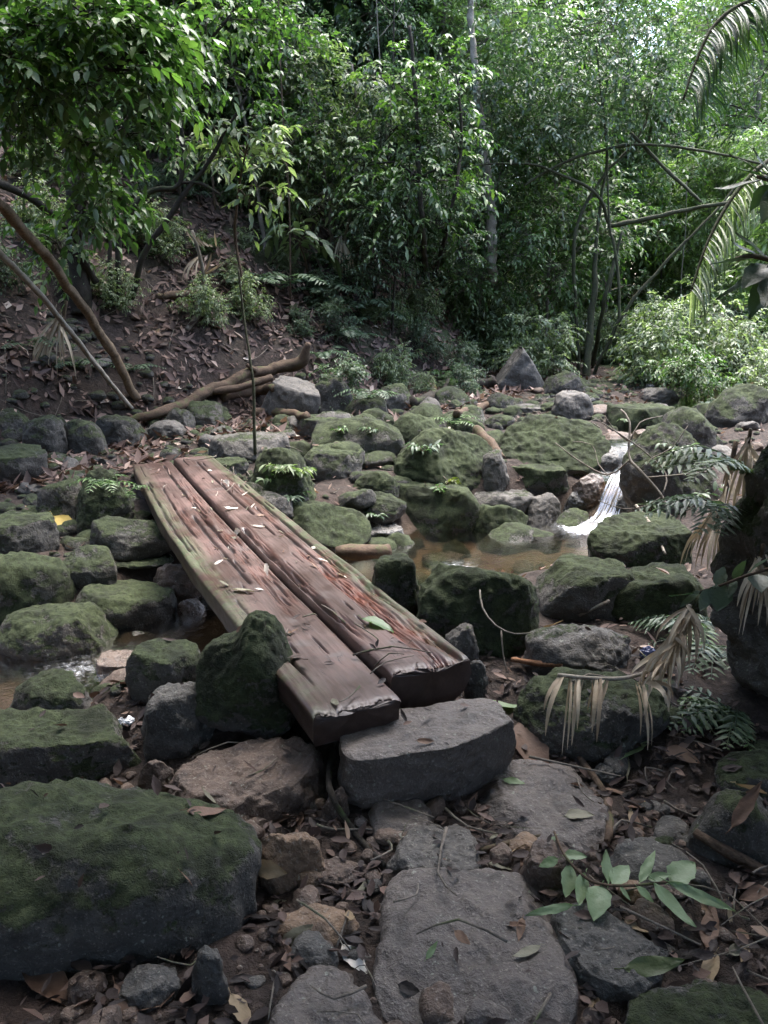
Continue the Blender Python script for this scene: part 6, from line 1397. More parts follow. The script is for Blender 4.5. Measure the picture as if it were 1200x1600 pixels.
LEAVES = [
(0, 'whiteleaf', -0.892, 4.634, 0.165, 0.125, 0.00, 'largest white leaf on the middle of the bridge'),
(1, 'whiteleaf', -1.013, 5.048, 0.165, 0.102, 0.67, 'white leaf just above the largest one on the bridge'),
(3, 'whiteleaf', -0.765, 4.620, 0.165, 0.092, -0.44, 'thin white sliver of leaf right of the largest white leaf'),
(3, 'whiteleaf', -0.994, 5.458, 0.165, 0.100, 0.00, 'pale leaf on the right edge of the bridge near its far end'),
(1, 'whiteleaf', -1.166, 5.761, 0.165, 0.210, -1.14, 'small white leaf on the far right corner of the bridge'),
(0, 'greyleaf', -0.622, 4.537, 0.165, 0.054, 0.00, 'small grey-white leaf on the mossy right edge of the bridge'),
(0, 'whiteleaf', -0.613, 3.941, 0.165, 0.158, 1.60, 'pale oval leaf standing beside the seam between the logs'),
(1, 'greyleaf', -0.786, 3.684, 0.165, 0.093, 0.26, 'crumpled tan leaf on the left plank'),
(4, 'greyleaf', -0.680, 3.585, 0.165, 0.119, -0.36, 'second crumpled tan leaf below the first on the left plank'),
(0, 'whiteleaf', -0.329, 3.972, 0.165, 0.062, 0.27, 'white leaf on the right log above the rotten part'),
(0, 'whiteleaf', -0.215, 3.741, 0.165, 0.090, -1.00, 'white leaf near the right mossy edge of the right log'),
(2, 'plucked', -0.027, 3.058, 0.165, 0.154, -0.48, 'dull green leaf lying on the rotten part of the right log'),
(1, 'greyleaf', -0.038, 3.125, 0.165, 0.101, -0.96, 'pale leaf tip beside the dull green leaf on the right log'),
(3, 'brownleaf', -0.389, 3.064, 0.165, 0.068, 0.51, 'small pinkish leaf on the left plank'),
(3, 'brownleaf', -0.364, 3.868, 0.165, 0.078, -0.79, 'small pink-brown leaf on the right log near the seam'),
(2, 'tanleaf', -0.328, 1.958, -0.169, 0.108, -0.28, 'smooth tan oval leaf beside the huge bottom left boulder'),
(0, 'whiteleaf', -0.075, 1.679, -0.156, 0.116, -0.95, 'cream curled leaf on a long stalk left of the largest flagstone'),
(1, 'plucked', 0.121, 1.650, -0.100, 0.051, 1.02, 'single green leaf on the largest flagstone'),
(0, 'plucked', 0.942, 2.596, -0.131, 0.176, 0.80, 'pale green leaf standing below the dead palm frond'),
(3, 'greyleaf', 0.881, 2.565, -0.085, 0.167, 1.42, 'dry grey-green leaf left of the pale green leaf under the frond'),
(1, 'plucked', 0.480, 2.867, -0.088, 0.153, -0.18, 'flat green leaf on the right end of the stone step'),
(2, 'brownleaf', 0.561, 2.650, -0.062, 0.279, -1.45, 'large ribbed brown leaf propped against the step end'),
(0, 'plucked', 0.449, 2.387, -0.110, 0.079, -0.45, 'small yellow-green leaf on the leaf-strewn flagstone'),
(2, 'darklitter', 0.360, 2.352, -0.121, 0.102, 0.51, 'dark purple-brown leaf on the leaf-strewn flagstone'),
(2, 'yellowleaf', -2.326, 5.568, -0.128, 0.300, -0.53, 'yellow-brown leaf on the stones at the left'),
(0, 'whiteleaf', -2.365, 5.647, -0.033, 0.057, 0.00, 'tiny white leaf above the yellow-brown leaf'),
(3, 'brownleaf', -0.626, 1.534, -0.146, 0.141, -0.91, 'curled brown leaf standing at the bottom left edge'),
(4, 'brownleaf', -0.852, 1.619, -0.186, 0.244, -0.73, 'large curled tan-brown leaf in the bottom left corner'),
(0, 'brownleaf', -0.567, 1.525, -0.140, 0.053, 0.21, 'small tan leaf beside the curled brown leaf at the bottom left'),
(3, 'tanleaf', -0.097, 1.796, -0.153, 0.114, 1.48, 'narrow tan leaf between flat ochre stone and largest flagstone'),
(1, 'greyleaf', -0.065, 1.934, -0.168, 0.086, 1.20, 'small olive leaf left of the largest flagstone'),
(2, 'darklitter', 0.063, 1.564, -0.119, 0.063, -0.41, 'dark leaf scrap on the left of the largest flagstone'),
(1, 'brownleaf', -0.532, 2.026, 0.013, 0.131, 0.58, 'pale brown leaf flat on the broken stone below the reddish boulder'),
(3, 'brownleaf', 1.060, 2.006, 0.060, 0.164, 0.85, 'brown leaf hanging on the dark rock at the right edge'),
(2, 'brownleaf', 1.087, 2.546, -0.126, 0.132, -0.70, 'curled brown leaf on the dim slope right of the dead frond'),
(1, 'brownleaf', 0.873, 1.750, -0.121, 0.150, 1.08, 'pinkish brown leaf at the right below the plucked twig'),
(0, 'brownleaf', 0.864, 2.310, -0.158, 0.105, 0.25, 'brown leaf on the slope above the plucked twig'),
(2, 'greyleaf', 0.629, 2.196, -0.124, 0.095, 0.00, 'olive leaf on the right side of the leaf-strewn flagstone'),
(4, 'greyleaf', 0.911, 1.675, -0.132, 0.086, 0.50, 'round olive leaf low at the right edge'),
(1, 'olive', 0.662, 1.580, -0.107, 0.147, 0.10, 'broad green leaf above the low mossy rock at bottom right'),
(1, 'darklitter', -0.505, 1.574, -0.140, 0.101, -1.06, 'slate-dark leaf between small stones at the bottom left'),
(1, 'brownleaf', 0.407, 1.413, -0.142, 0.058, 0.00, 'brown leaf at the bottom edge right of the largest flagstone'),
]
for _i, (var, kind, x, y, z, L, yaw, lb) in enumerate(LEAVES):
    place_leaf('fallen_leaf', var, kind, x, y, z, L, yaw, lb, seed=_i)
LADJ = {'whiteleaf': 'whitish', 'greyleaf': 'grey-olive', 'brownleaf': 'brown', 'darklitter': 'blackish', 'tanleaf': 'tan'}
LZONES = [
    ('small dead leaf scrap lying on the timber bridge', 'leaves on the bridge', 'bridge', 44, (.025, .06), ('whiteleaf', 'greyleaf', 'brownleaf')),
    ('dead leaf lying on the path between the foreground stones', 'dead leaves on the path', (-.65, .95, 1.2, 2.45), 120, (.05, .11), ('brownleaf', 'brownleaf', 'darklitter', 'tanleaf', 'greyleaf')),
    ('curled leaf on the dim slope under the right bank', 'dead leaves on the right slope', (.6, 1.45, 1.6, 3.3), 80, (.06, .13), ('brownleaf', 'brownleaf', 'darklitter', 'tanleaf')),
    ('dead leaf lying among the mossy boulders beyond the bridge', 'dead leaves in the rock field', (-1.0, 2.0, 5.6, 9.4), 60, (.06, .11), ('tanleaf', 'whiteleaf', 'brownleaf', 'greyleaf')),
    ('dead leaf on the far path at the left end of the bridge', 'dead leaves on the far path', (-3.4, -1.3, 5.2, 8.4), 50, (.06, .10), ('brownleaf', 'tanleaf', 'whiteleaf', 'darklitter'))]
for (lb, gp, zone, cnt, (s0, s1), kinds) in LZONES:
    for q in range(cnt):
        if zone == 'bridge':
            s, w = prng.uniform(.1, bridge_len), prng.uniform(-.3, .3)
            c, s_ = math.cos(bridge_yaw), math.sin(bridge_yaw)
            x, y, z = BA[0] + w * c - s * s_, BA[1] + w * s_ + s * c, .3
        else:
            x, y, z = prng.uniform(zone[0], zone[1]), prng.uniform(zone[2], zone[3]), 1.0
            h, nr = drop(x, y, z)
            if nr.z < .55 or not (on_ground(x, y, z) or prng.uniform() < .15): continue
            d_, l_, w_ = stream_at(np.array([x]), np.array([y]))
            if d_[0] < w_[0]: continue
        kd = kinds[prng.randint(len(kinds))]
        place_leaf('fallen_leaf', prng.randint(12), kd, x, y, z, prng.uniform(s0, s1), prng.uniform(0, 6.28), LADJ[kd] + ' ' + lb, gp + ', ' + LADJ[kd], .35, 1000 + q)

# --- litter nobody could count
def litter(name, label, X, Y, L, kind, seed, use_bvh, zmax=1.0):
    rng = np.random.RandomState(seed); n = len(X)
    if use_bvh:
        Z = np.zeros(n); N = np.zeros((n, 3)); keep = np.ones(n, bool)
        for i in range(n):
            h, nr = drop(X[i], Y[i], zmax); Z[i] = h.z; N[i] = nr
            keep[i] = nr.z > .35 and (on_ground(X[i], Y[i], zmax) or rng.uniform() < .05)
    else:
        e = .05
        Z = terrain(X, Y); gx_ = (terrain(X + e, Y) - Z) / e; gy_ = (terrain(X, Y + e) - Z) / e
        N = unit(np.stack([-gx_, -gy_, np.ones(n)], 1)); keep = np.ones(n, bool)
    d_, l_, w_ = stream_at(X, Y)
    keep &= d_ > w_ + .05
    keep &= fbm(np.stack([X, Y, X * 0 + seed], 1) * (2.6 if use_bvh else 1.3), 3) > rng.uniform(-.75, .35, n)
    N = unit(N + rng.normal(0, .33, (n, 3)))
    D = unit(np.cross(N, unit(rng.normal(size=(n, 3)))))
    P = np.stack([X, Y, Z + rng.uniform(.004, .03, n)], 1)
    V, F, R = leaf_arrays(P[keep], D[keep], N[keep], L[keep], (L * rng.uniform(.25, .55, n))[keep], rng, use_bvh, -.14)
    o = obj(name, mesh_np(name, V, F, leaf_mat(kind), True, {'rnd': np.clip(rng.beta(1.5, 2.1, keep.sum()), 0, 1).repeat(10 if use_bvh else 4)}))
    return tag(o, label, 'leaf litter', kind='stuff')
rng = np.random.RandomState(91)
n = 70000
u_ = rng.uniform(0, 1, n); hx = rng.uniform(-9, 4.5, n); hy = 6.2 + 13 * u_ ** 1.3
hl = side_dist(hx, hy, FOOT_L, 1)
m = (hl > -1.3) & (hx > -.62 * hy - .5)
litter('leaf_litter', 'carpet of dead brown leaves covering the hillside', hx[m], hy[m], rng.uniform(.07, .17, m.sum()), 'litter', 5, False)
n = 10500
litter('leaf_litter', 'small dark rotting leaves between the path stones', rng.uniform(-2.1, 1.7, n), rng.uniform(.9, 3.2, n), rng.uniform(.018, .07, n) ** 1.0, 'darklitter', 6, True, 1.0)
n = 5200
litter('leaf_litter', 'leaf scraps strewn between the boulders beyond the bridge', rng.uniform(-4, 4.5, n), rng.uniform(3.0, 11, n), rng.uniform(.03, .085, n), 'litter', 7, True, 1.2)
n = 5000
vx, vy = rng.uniform(1, 9, n), rng.uniform(9.5, 18, n)
litter('leaf_litter', 'dead leaves under the shrubs of the valley floor', vx, vy, rng.uniform(.06, .14, n), 'litter', 8, False)

# --- twigs strewn over slope and path
rng = np.random.RandomState(17); bag = Bag()
for q in range(520):
    if q < 330: y = rng.uniform(7.5, 15); x = rng.uniform(-.5 * y, .28 * y)
    elif q < 430: y = rng.uniform(1.3, 3.2); x = rng.uniform(-.5, 1.3)
    else: y = rng.uniform(5.5, 9.5); x = rng.uniform(-1.5, 2.4)
    if q >= 330:
        h, nr = drop(x, y, 1.0); z = h.z
    else: z = gz(x, y)
    L = rng.uniform(.12, .5) * (1 if q < 330 else .6); a = rng.uniform(0, 6.28); r = rng.uniform(.002, .0055)
    pts = []
    for t in (0, .5, 1):
        xx, yy = x + math.cos(a) * L * t + rng.normal(0, .02), y + math.sin(a) * L * t + rng.normal(0, .02)
        zz = (gz(xx, yy) if q < 330 else drop(xx, yy, z + .1)[0].z) + .012 + abs(rng.normal(0, .02))
        pts.append((xx, yy, zz, r * (1.1 - .5 * t)))
    if q >= 330 and max(p[2] for p in pts) - min(p[2] for p in pts) > .06: continue
    bag.add(*stem_tube(pts, .12, 4, 0))
tag(obj('twig_litter', bag.mesh('twig_litter', bark_mat('grey'))), 'thin dead twigs strewn over slope and path', 'twigs', kind='stuff')

# --- thin bare stems standing on the slope
BARE = [
(-3.56, 12.70, 5.12, -0.25, 0.01, 0.0227, 'thin bare upright stem left of the bleached frond stalks'),
(-3.64, 14.09, 3.38, -0.35, -0.27, 0.0173, 'thin bare upright stem beside the crossing arched stems'),
(-2.59, 10.62, 4.37, 0.18, -0.13, 0.0201, 'thin bare upright stem behind the bleached frond stalks'),
(-2.71, 12.86, 3.07, 0.07, -0.14, 0.0170, 'thin bare upright stem below the broad olive leaves'),
(-2.30, 11.63, 5.08, -0.07, -0.21, 0.0185, 'thin bare upright stem behind the broad-leaved sapling'),
(-2.19, 13.62, 3.92, -0.33, -0.07, 0.0232, 'thin bare upright stem right of the broad-leaved sapling'),
(-1.99, 14.40, 5.02, 0.48, 0.21, 0.0165, 'thin bare upright stem above the fern bank'),
(-1.28, 10.87, 4.96, 0.07, -0.08, 0.0147, 'thin bare upright stem behind the low pale-leaved sapling'),
(-3.79, 12.13, 4.41, -0.28, -0.12, 0.0175, 'thin bare upright stem right of the thick dark trunk'),
(-6.11, 13.94, 4.76, -0.26, -0.13, 0.0175, 'thin bare upright stem left of the thick dark trunk'),
(-5.24, 11.32, 3.60, 0.02, -0.25, 0.0178, 'thin bare upright stem at the left edge of the slope'),
(-0.10, 11.95, 5.12, 0.30, 0.11, 0.0203, 'thin bare upright stem right of the withered hanging frond'),
(0.10, 11.99, 5.00, -0.19, 0.04, 0.0159, 'thin bare upright stem left of the airy centre tree'),
(3.81, 16.78, 3.18, -0.31, 0.28, 0.0148, 'thin bare upright stem behind the fanned dark stems'),
(5.91, 17.77, 4.95, 0.27, -0.01, 0.0192, 'thin bare upright stem below the long bough'),
(5.70, 15.27, 3.22, -0.36, -0.21, 0.0132, 'thin bare upright stem right of the fanned stems'),
]
for _i, (x, y, h, lx, ly, r, lb) in enumerate(BARE):
    z = float(terrain([x], [y])[0]) - .05
    pts = [(x + lx * t + .05 * math.sin(6 * t + _i), y + ly * t, z + h * t, r * (1 - .6 * t)) for t in (0, .25, .5, .75, 1)]
    root = empty('bare_sapling', (x, y, z)); tag(root, lb, 'sapling', 'thin bare stems on the hillside')
    V, F = stem_tube(pts, .2, 6, .1, _i); obj('stem', mesh_np('bare_stem', V - np.array([x, y, z]), F, bark_mat(('grey', 'brown', 'dark')[_i % 3])), root)
    e = np.array(pts[3][:3]); bx = stem_tube([(*e, r * .4), (*(e + np.array([.2 * (-1) ** _i, .1, .25])), r * .3), (*(e + np.array([.4 * (-1) ** _i, .1, .6])), r * .15)], .15, 5, 0)
    obj('branch', mesh_np('bare_branch', bx[0] - np.array([x, y, z]), bx[1], bark_mat(('grey', 'brown', 'dark')[_i % 3])), root)

# --- fronds, ferns, seedlings
def strip_leaf(p0, p1, w, sag, rng, kind, parent, base, name='leaflet'):
    p0, p1 = np.asarray(p0, float), np.asarray(p1, float)
    t = np.linspace(0, 1, 6)[:, None]
    out = (p1 - p0) * np.array([1, 1, 0])
    C_ = p0 + (p1 - p0) * t + np.array([0, 0, 1.]) * sag * 4 * t * (1 - t) + out * .25 * np.sin(np.pi * t)
    T = unit(np.gradient(C_, axis=0)); S_ = unit(np.cross(T, unit(np.array([rng.normal(0, .6), -1, .3]))))
    wd = w * np.array([.5, 1, .95, .8, .5, .08])[:, None]
    nn = np.cross(S_, T)
    V = np.concatenate([C_ + S_ * wd * .5 + nn * wd * .2, C_, C_ - S_ * wd * .5 + nn * wd * .2])
    F = []
    for i in range(5):
        F += [(i, i + 1, 7 + i, 6 + i), (6 + i, 7 + i, 13 + i, 12 + i)]
    F = tris(np.array(F))
    return obj(name, mesh_np(name, V - base, F, leaf_mat(kind), True, {'rnd': np.full(len(F), rng.uniform())}), parent)

STRIPS = [
('dead_palm_frond', 'straw-coloured dead palm frond draped over the dark round boulder', 'palm frond', [(1.224, 2.950, 0.325, 0.008), (1.157, 2.850, 0.218, 0.008), (1.060, 2.750, 0.168, 0.007), (0.912, 2.660, 0.155, 0.007), (0.764, 2.600, 0.180, 0.007), (0.624, 2.580, 0.203, 0.007)], [((0.634, 2.580, 0.200), (0.563, 2.500, 0.107)), ((0.643, 2.580, 0.200), (0.564, 2.460, 0.030)), ((0.669, 2.590, 0.193), (0.621, 2.440, -0.033)), ((0.673, 2.590, 0.193), (0.638, 2.440, -0.013)), ((0.692, 2.590, 0.190), (0.653, 2.440, 0.005)), ((0.703, 2.590, 0.190), (0.674, 2.460, 0.055)), ((0.722, 2.600, 0.183), (0.673, 2.500, 0.082)), ((0.753, 2.600, 0.180), (0.729, 2.500, 0.057)), ((0.769, 2.600, 0.180), (0.732, 2.480, 0.031)), ((0.783, 2.600, 0.180), (0.745, 2.460, 0.005)), ((0.817, 2.620, 0.170), (0.762, 2.520, 0.071)), ((0.802, 2.610, 0.175), (0.728, 2.540, 0.085)), ((0.930, 2.660, 0.134), (0.910, 2.500, 0.006)), ((0.940, 2.660, 0.134), (0.930, 2.470, -0.032)), ((0.949, 2.660, 0.134), (0.942, 2.470, -0.014)), ((0.958, 2.660, 0.134), (0.923, 2.500, 0.057)), ((0.973, 2.660, 0.134), (1.009, 2.550, 0.105)), ((0.984, 2.660, 0.139), (1.046, 2.580, 0.109)), ((0.991, 2.660, 0.144), (1.023, 2.550, 0.074)), ((1.198, 2.930, 0.306), (1.085, 2.800, 0.214)), ((1.191, 2.920, 0.283), (1.046, 2.750, 0.184)), ((1.181, 2.900, 0.264), (1.008, 2.700, 0.156)), ((1.170, 2.880, 0.245), (1.106, 2.700, 0.129)), ((1.162, 2.870, 0.236), (1.064, 2.680, 0.124)), ((1.199, 2.930, 0.292), (1.144, 2.750, 0.131)), ((1.214, 2.940, 0.302), (1.173, 2.780, 0.143)), ((1.152, 2.850, 0.218), (0.972, 2.660, 0.144)), ((1.111, 2.800, 0.200), (1.022, 2.660, 0.110)), ((1.101, 2.800, 0.173), (0.948, 2.660, 0.144)), ((1.205, 2.940, 0.316), (1.045, 2.800, 0.240)), ((1.217, 2.950, 0.317), (1.215, 2.820, 0.178)), ((1.063, 2.744, 0.151), (0.926, 2.592, 0.152)), ((1.175, 2.860, 0.240), (1.082, 2.699, 0.154)), ((1.150, 2.862, 0.233), (1.054, 2.700, 0.178)), ((1.069, 2.770, 0.240), (0.924, 2.616, 0.105)), ((1.240, 2.944, 0.297), (1.086, 2.775, 0.192)), ((1.166, 2.863, 0.261), (1.121, 2.701, 0.139)), ((1.207, 2.913, 0.289), (1.109, 2.746, 0.274)), ((1.037, 2.736, 0.165), (0.947, 2.585, 0.039)), ((1.208, 2.879, 0.263), (1.077, 2.716, 0.163)), ((1.181, 2.924, 0.309), (1.126, 2.757, 0.191)), ((1.181, 2.884, 0.262), (1.125, 2.720, 0.185)), ((1.123, 2.817, 0.221), (1.093, 2.659, 0.110)), ((1.070, 2.744, 0.159), (0.939, 2.593, 0.158)), ((1.088, 2.755, 0.140), (1.041, 2.603, 0.046)), ((1.096, 2.783, 0.206), (0.970, 2.628, 0.096)), ((1.138, 2.858, 0.276), (1.142, 2.696, 0.178)), ((1.104, 2.789, 0.176), (0.970, 2.634, 0.063)), ((1.123, 2.797, 0.240), (1.054, 2.641, 0.149)), ((1.208, 2.945, 0.326), (1.226, 2.776, 0.191)), ((1.178, 2.886, 0.247), (1.128, 2.722, 0.255)), ((1.170, 2.892, 0.256), (1.129, 2.727, 0.122)), ((1.181, 2.899, 0.257), (1.035, 2.733, 0.159)), ((1.079, 2.745, 0.170), (1.040, 2.593, 0.058)), ((1.092, 2.798, 0.205), (1.014, 2.642, 0.123)), ((1.078, 2.751, 0.184), (0.967, 2.599, 0.167)), ((1.152, 2.844, 0.210), (1.028, 2.683, 0.208)), ((1.085, 2.776, 0.176), (1.050, 2.622, 0.065)), ((1.242, 2.920, 0.295), (1.187, 2.752, 0.160)), ((1.124, 2.795, 0.234), (0.907, 2.639, 0.177)), ((1.229, 2.930, 0.314), (1.094, 2.762, 0.159)), ((1.114, 2.841, 0.239), (1.130, 2.681, 0.224)), ((1.203, 2.930, 0.316), (1.080, 2.762, 0.232)), ((1.207, 2.940, 0.288), (1.210, 2.771, 0.234)), ((1.159, 2.858, 0.269), (0.968, 2.696, 0.101))], 0.017, 'straw', 'pale'),
('dead_fern', 'dry brown fern hanging in strips down the bank boulder at right', 'fern', [(1.580, 3.500, 0.889, 0.011), (1.545, 3.450, 0.753, 0.011), (1.505, 3.400, 0.618, 0.011), (1.468, 3.350, 0.514, 0.011)], [((1.501, 3.400, 0.604), (1.286, 3.250, 0.384)), ((1.497, 3.400, 0.589), (1.306, 3.250, 0.399)), ((1.493, 3.400, 0.574), (1.351, 3.250, 0.370)), ((1.489, 3.400, 0.559), (1.377, 3.250, 0.384)), ((1.490, 3.400, 0.553), (1.407, 3.250, 0.364)), ((1.491, 3.400, 0.544), (1.426, 3.250, 0.370)), ((1.492, 3.400, 0.536), (1.450, 3.250, 0.355)), ((1.496, 3.400, 0.544), (1.476, 3.250, 0.376)), ((1.500, 3.400, 0.589), (1.326, 3.250, 0.428)), ((1.508, 3.400, 0.648), (1.350, 3.250, 0.457)), ((1.515, 3.400, 0.706), (1.428, 3.250, 0.428)), ((1.521, 3.400, 0.735), (1.522, 3.250, 0.457)), ((1.523, 3.400, 0.764), (1.505, 3.250, 0.486)), ((1.510, 3.400, 0.677), (1.381, 3.250, 0.486))], 0.020, 'straw', 'brown'),
('dead_fern', 'second dry brown fern hanging behind the first on the bank boulder', 'fern', [(1.545, 3.300, 0.979, 0.008), (1.542, 3.300, 0.897, 0.008), (1.540, 3.300, 0.842, 0.007)], [((1.569, 3.300, 0.855), (1.514, 3.200, 0.652)), ((1.548, 3.300, 0.923), (1.417, 3.200, 0.704)), ((1.549, 3.300, 0.916), (1.578, 3.200, 0.632)), ((1.537, 3.300, 0.901), (1.409, 3.200, 0.751)), ((1.562, 3.300, 0.877), (1.479, 3.200, 0.692)), ((1.557, 3.300, 0.867), (1.566, 3.200, 0.750)), ((1.550, 3.300, 0.950), (1.439, 3.200, 0.751)), ((1.539, 3.300, 0.914), (1.585, 3.200, 0.752)), ((1.549, 3.300, 0.857), (1.505, 3.200, 0.634)), ((1.553, 3.300, 0.922), (1.435, 3.200, 0.610)), ((1.549, 3.300, 0.877), (1.498, 3.200, 0.692)), ((1.543, 3.300, 0.903), (1.519, 3.200, 0.736)), ((1.530, 3.300, 0.942), (1.509, 3.200, 0.610)), ((1.540, 3.300, 0.874), (1.505, 3.200, 0.698)), ((1.558, 3.300, 0.911), (1.506, 3.200, 0.715)), ((1.559, 3.300, 0.887), (1.462, 3.200, 0.602))], 0.016, 'straw', 'brown'),
('dead_fern', 'dry brown fern hanging low at the right edge of the bank', 'fern', [(1.385, 2.750, 0.642, 0.007), (1.383, 2.750, 0.568, 0.007), (1.382, 2.750, 0.519, 0.006)], [((1.377, 2.750, 0.563), (1.305, 2.650, 0.421)), ((1.385, 2.750, 0.543), (1.370, 2.650, 0.435)), ((1.369, 2.750, 0.563), (1.288, 2.650, 0.351)), ((1.377, 2.750, 0.556), (1.398, 2.650, 0.438)), ((1.379, 2.750, 0.573), (1.356, 2.650, 0.448)), ((1.386, 2.750, 0.582), (1.340, 2.650, 0.439)), ((1.371, 2.750, 0.595), (1.385, 2.650, 0.362)), ((1.394, 2.750, 0.559), (1.402, 2.650, 0.452)), ((1.367, 2.750, 0.568), (1.351, 2.650, 0.428)), ((1.400, 2.750, 0.555), (1.353, 2.650, 0.365)), ((1.386, 2.750, 0.564), (1.301, 2.650, 0.327)), ((1.397, 2.750, 0.602), (1.421, 2.650, 0.381)), ((1.384, 2.750, 0.595), (1.269, 2.650, 0.439)), ((1.396, 2.750, 0.546), (1.327, 2.650, 0.405)), ((1.363, 2.750, 0.589), (1.288, 2.650, 0.330)), ((1.390, 2.750, 0.554), (1.282, 2.650, 0.390))], 0.016, 'straw', 'brown'),
('dead_palm_frond', 'dry strips hanging on the left bank below the dark trunk', 'palm frond', [(-3.195, 8.200, 1.499, 0.019), (-3.247, 8.200, 1.312, 0.019), (-3.280, 8.200, 1.186, 0.016)], [((-3.220, 8.200, 1.405), (-3.434, 8.100, 0.695)), ((-3.264, 8.200, 1.367), (-3.571, 8.100, 0.803)), ((-3.314, 8.200, 1.297), (-3.147, 8.100, 0.893)), ((-3.258, 8.200, 1.208), (-3.400, 8.100, 0.847)), ((-3.298, 8.200, 1.238), (-3.523, 8.100, 0.658)), ((-3.250, 8.200, 1.413), (-3.457, 8.100, 0.621)), ((-3.232, 8.200, 1.319), (-3.507, 8.100, 0.637)), ((-3.287, 8.200, 1.249), (-3.317, 8.100, 0.743)), ((-3.221, 8.200, 1.301), (-3.598, 8.100, 0.720)), ((-3.256, 8.200, 1.298), (-3.531, 8.100, 0.659)), ((-3.252, 8.200, 1.326), (-3.560, 8.100, 0.689)), ((-3.255, 8.200, 1.227), (-3.131, 8.100, 0.732)), ((-3.229, 8.200, 1.393), (-3.221, 8.100, 0.936)), ((-3.282, 8.200, 1.290), (-3.240, 8.100, 0.846)), ((-3.266, 8.200, 1.245), (-3.311, 8.100, 0.866)), ((-3.273, 8.200, 1.314), (-3.267, 8.100, 0.864))], 0.030, 'straw', 'brown'),
('dead_palm_frond', 'bleached dead frond stalks standing on the mid hillside', 'palm frond', [(-2.214, 10.187, 1.634, 0.024), (-2.239, 10.218, 1.844, 0.024), (-2.277, 10.118, 2.139, 0.023), (-2.328, 10.118, 2.324, 0.019)], [((-2.277, 10.118, 2.139), (-2.379, 10.018, 2.352)), ((-2.230, 10.118, 2.139), (-2.313, 10.018, 2.301)), ((-2.184, 10.118, 2.139), (-2.247, 10.018, 2.250)), ((-2.137, 10.118, 2.139), (-2.181, 10.018, 2.199)), ((-2.090, 10.118, 2.139), (-2.115, 10.018, 2.148)), ((-2.043, 10.118, 2.139), (-2.036, 10.018, 2.315)), ((-2.241, 10.218, 1.806), (-2.110, 10.118, 2.065)), ((-2.241, 10.218, 1.806), (-2.080, 10.118, 1.893)), ((-2.241, 10.218, 1.806), (-2.040, 10.118, 1.916)), ((-2.241, 10.218, 1.806), (-1.999, 10.118, 1.938)), ((-2.241, 10.218, 1.806), (-1.959, 10.118, 1.961)), ((-2.275, 10.218, 2.033), (-2.459, 10.018, 1.725)), ((-2.275, 10.218, 2.033), (-2.405, 10.018, 1.725)), ((-2.275, 10.218, 2.033), (-2.350, 10.018, 1.725)), ((-2.275, 10.218, 2.033), (-2.295, 10.018, 1.725))], 0.030, 'straw', 'pale'),
('dead_palm_frond', 'small withered frond hanging pale in the centre thicket', 'palm frond', [(-0.608, 11.647, 2.380, 0.022), (-0.592, 11.647, 2.279, 0.022), (-0.576, 11.647, 2.151, 0.022)], [((-0.609, 11.647, 2.364), (-0.703, 11.597, 1.891)), ((-0.600, 11.647, 2.347), (-0.663, 11.597, 1.865)), ((-0.591, 11.647, 2.330), (-0.622, 11.597, 1.839)), ((-0.582, 11.647, 2.313), (-0.582, 11.597, 1.813)), ((-0.574, 11.647, 2.296), (-0.542, 11.597, 1.787)), ((-0.565, 11.647, 2.279), (-0.500, 11.597, 1.882)), ((-0.556, 11.647, 2.262), (-0.460, 11.597, 1.856)), ((-0.547, 11.647, 2.245), (-0.420, 11.597, 1.830))], 0.030, 'straw', 'pale'),
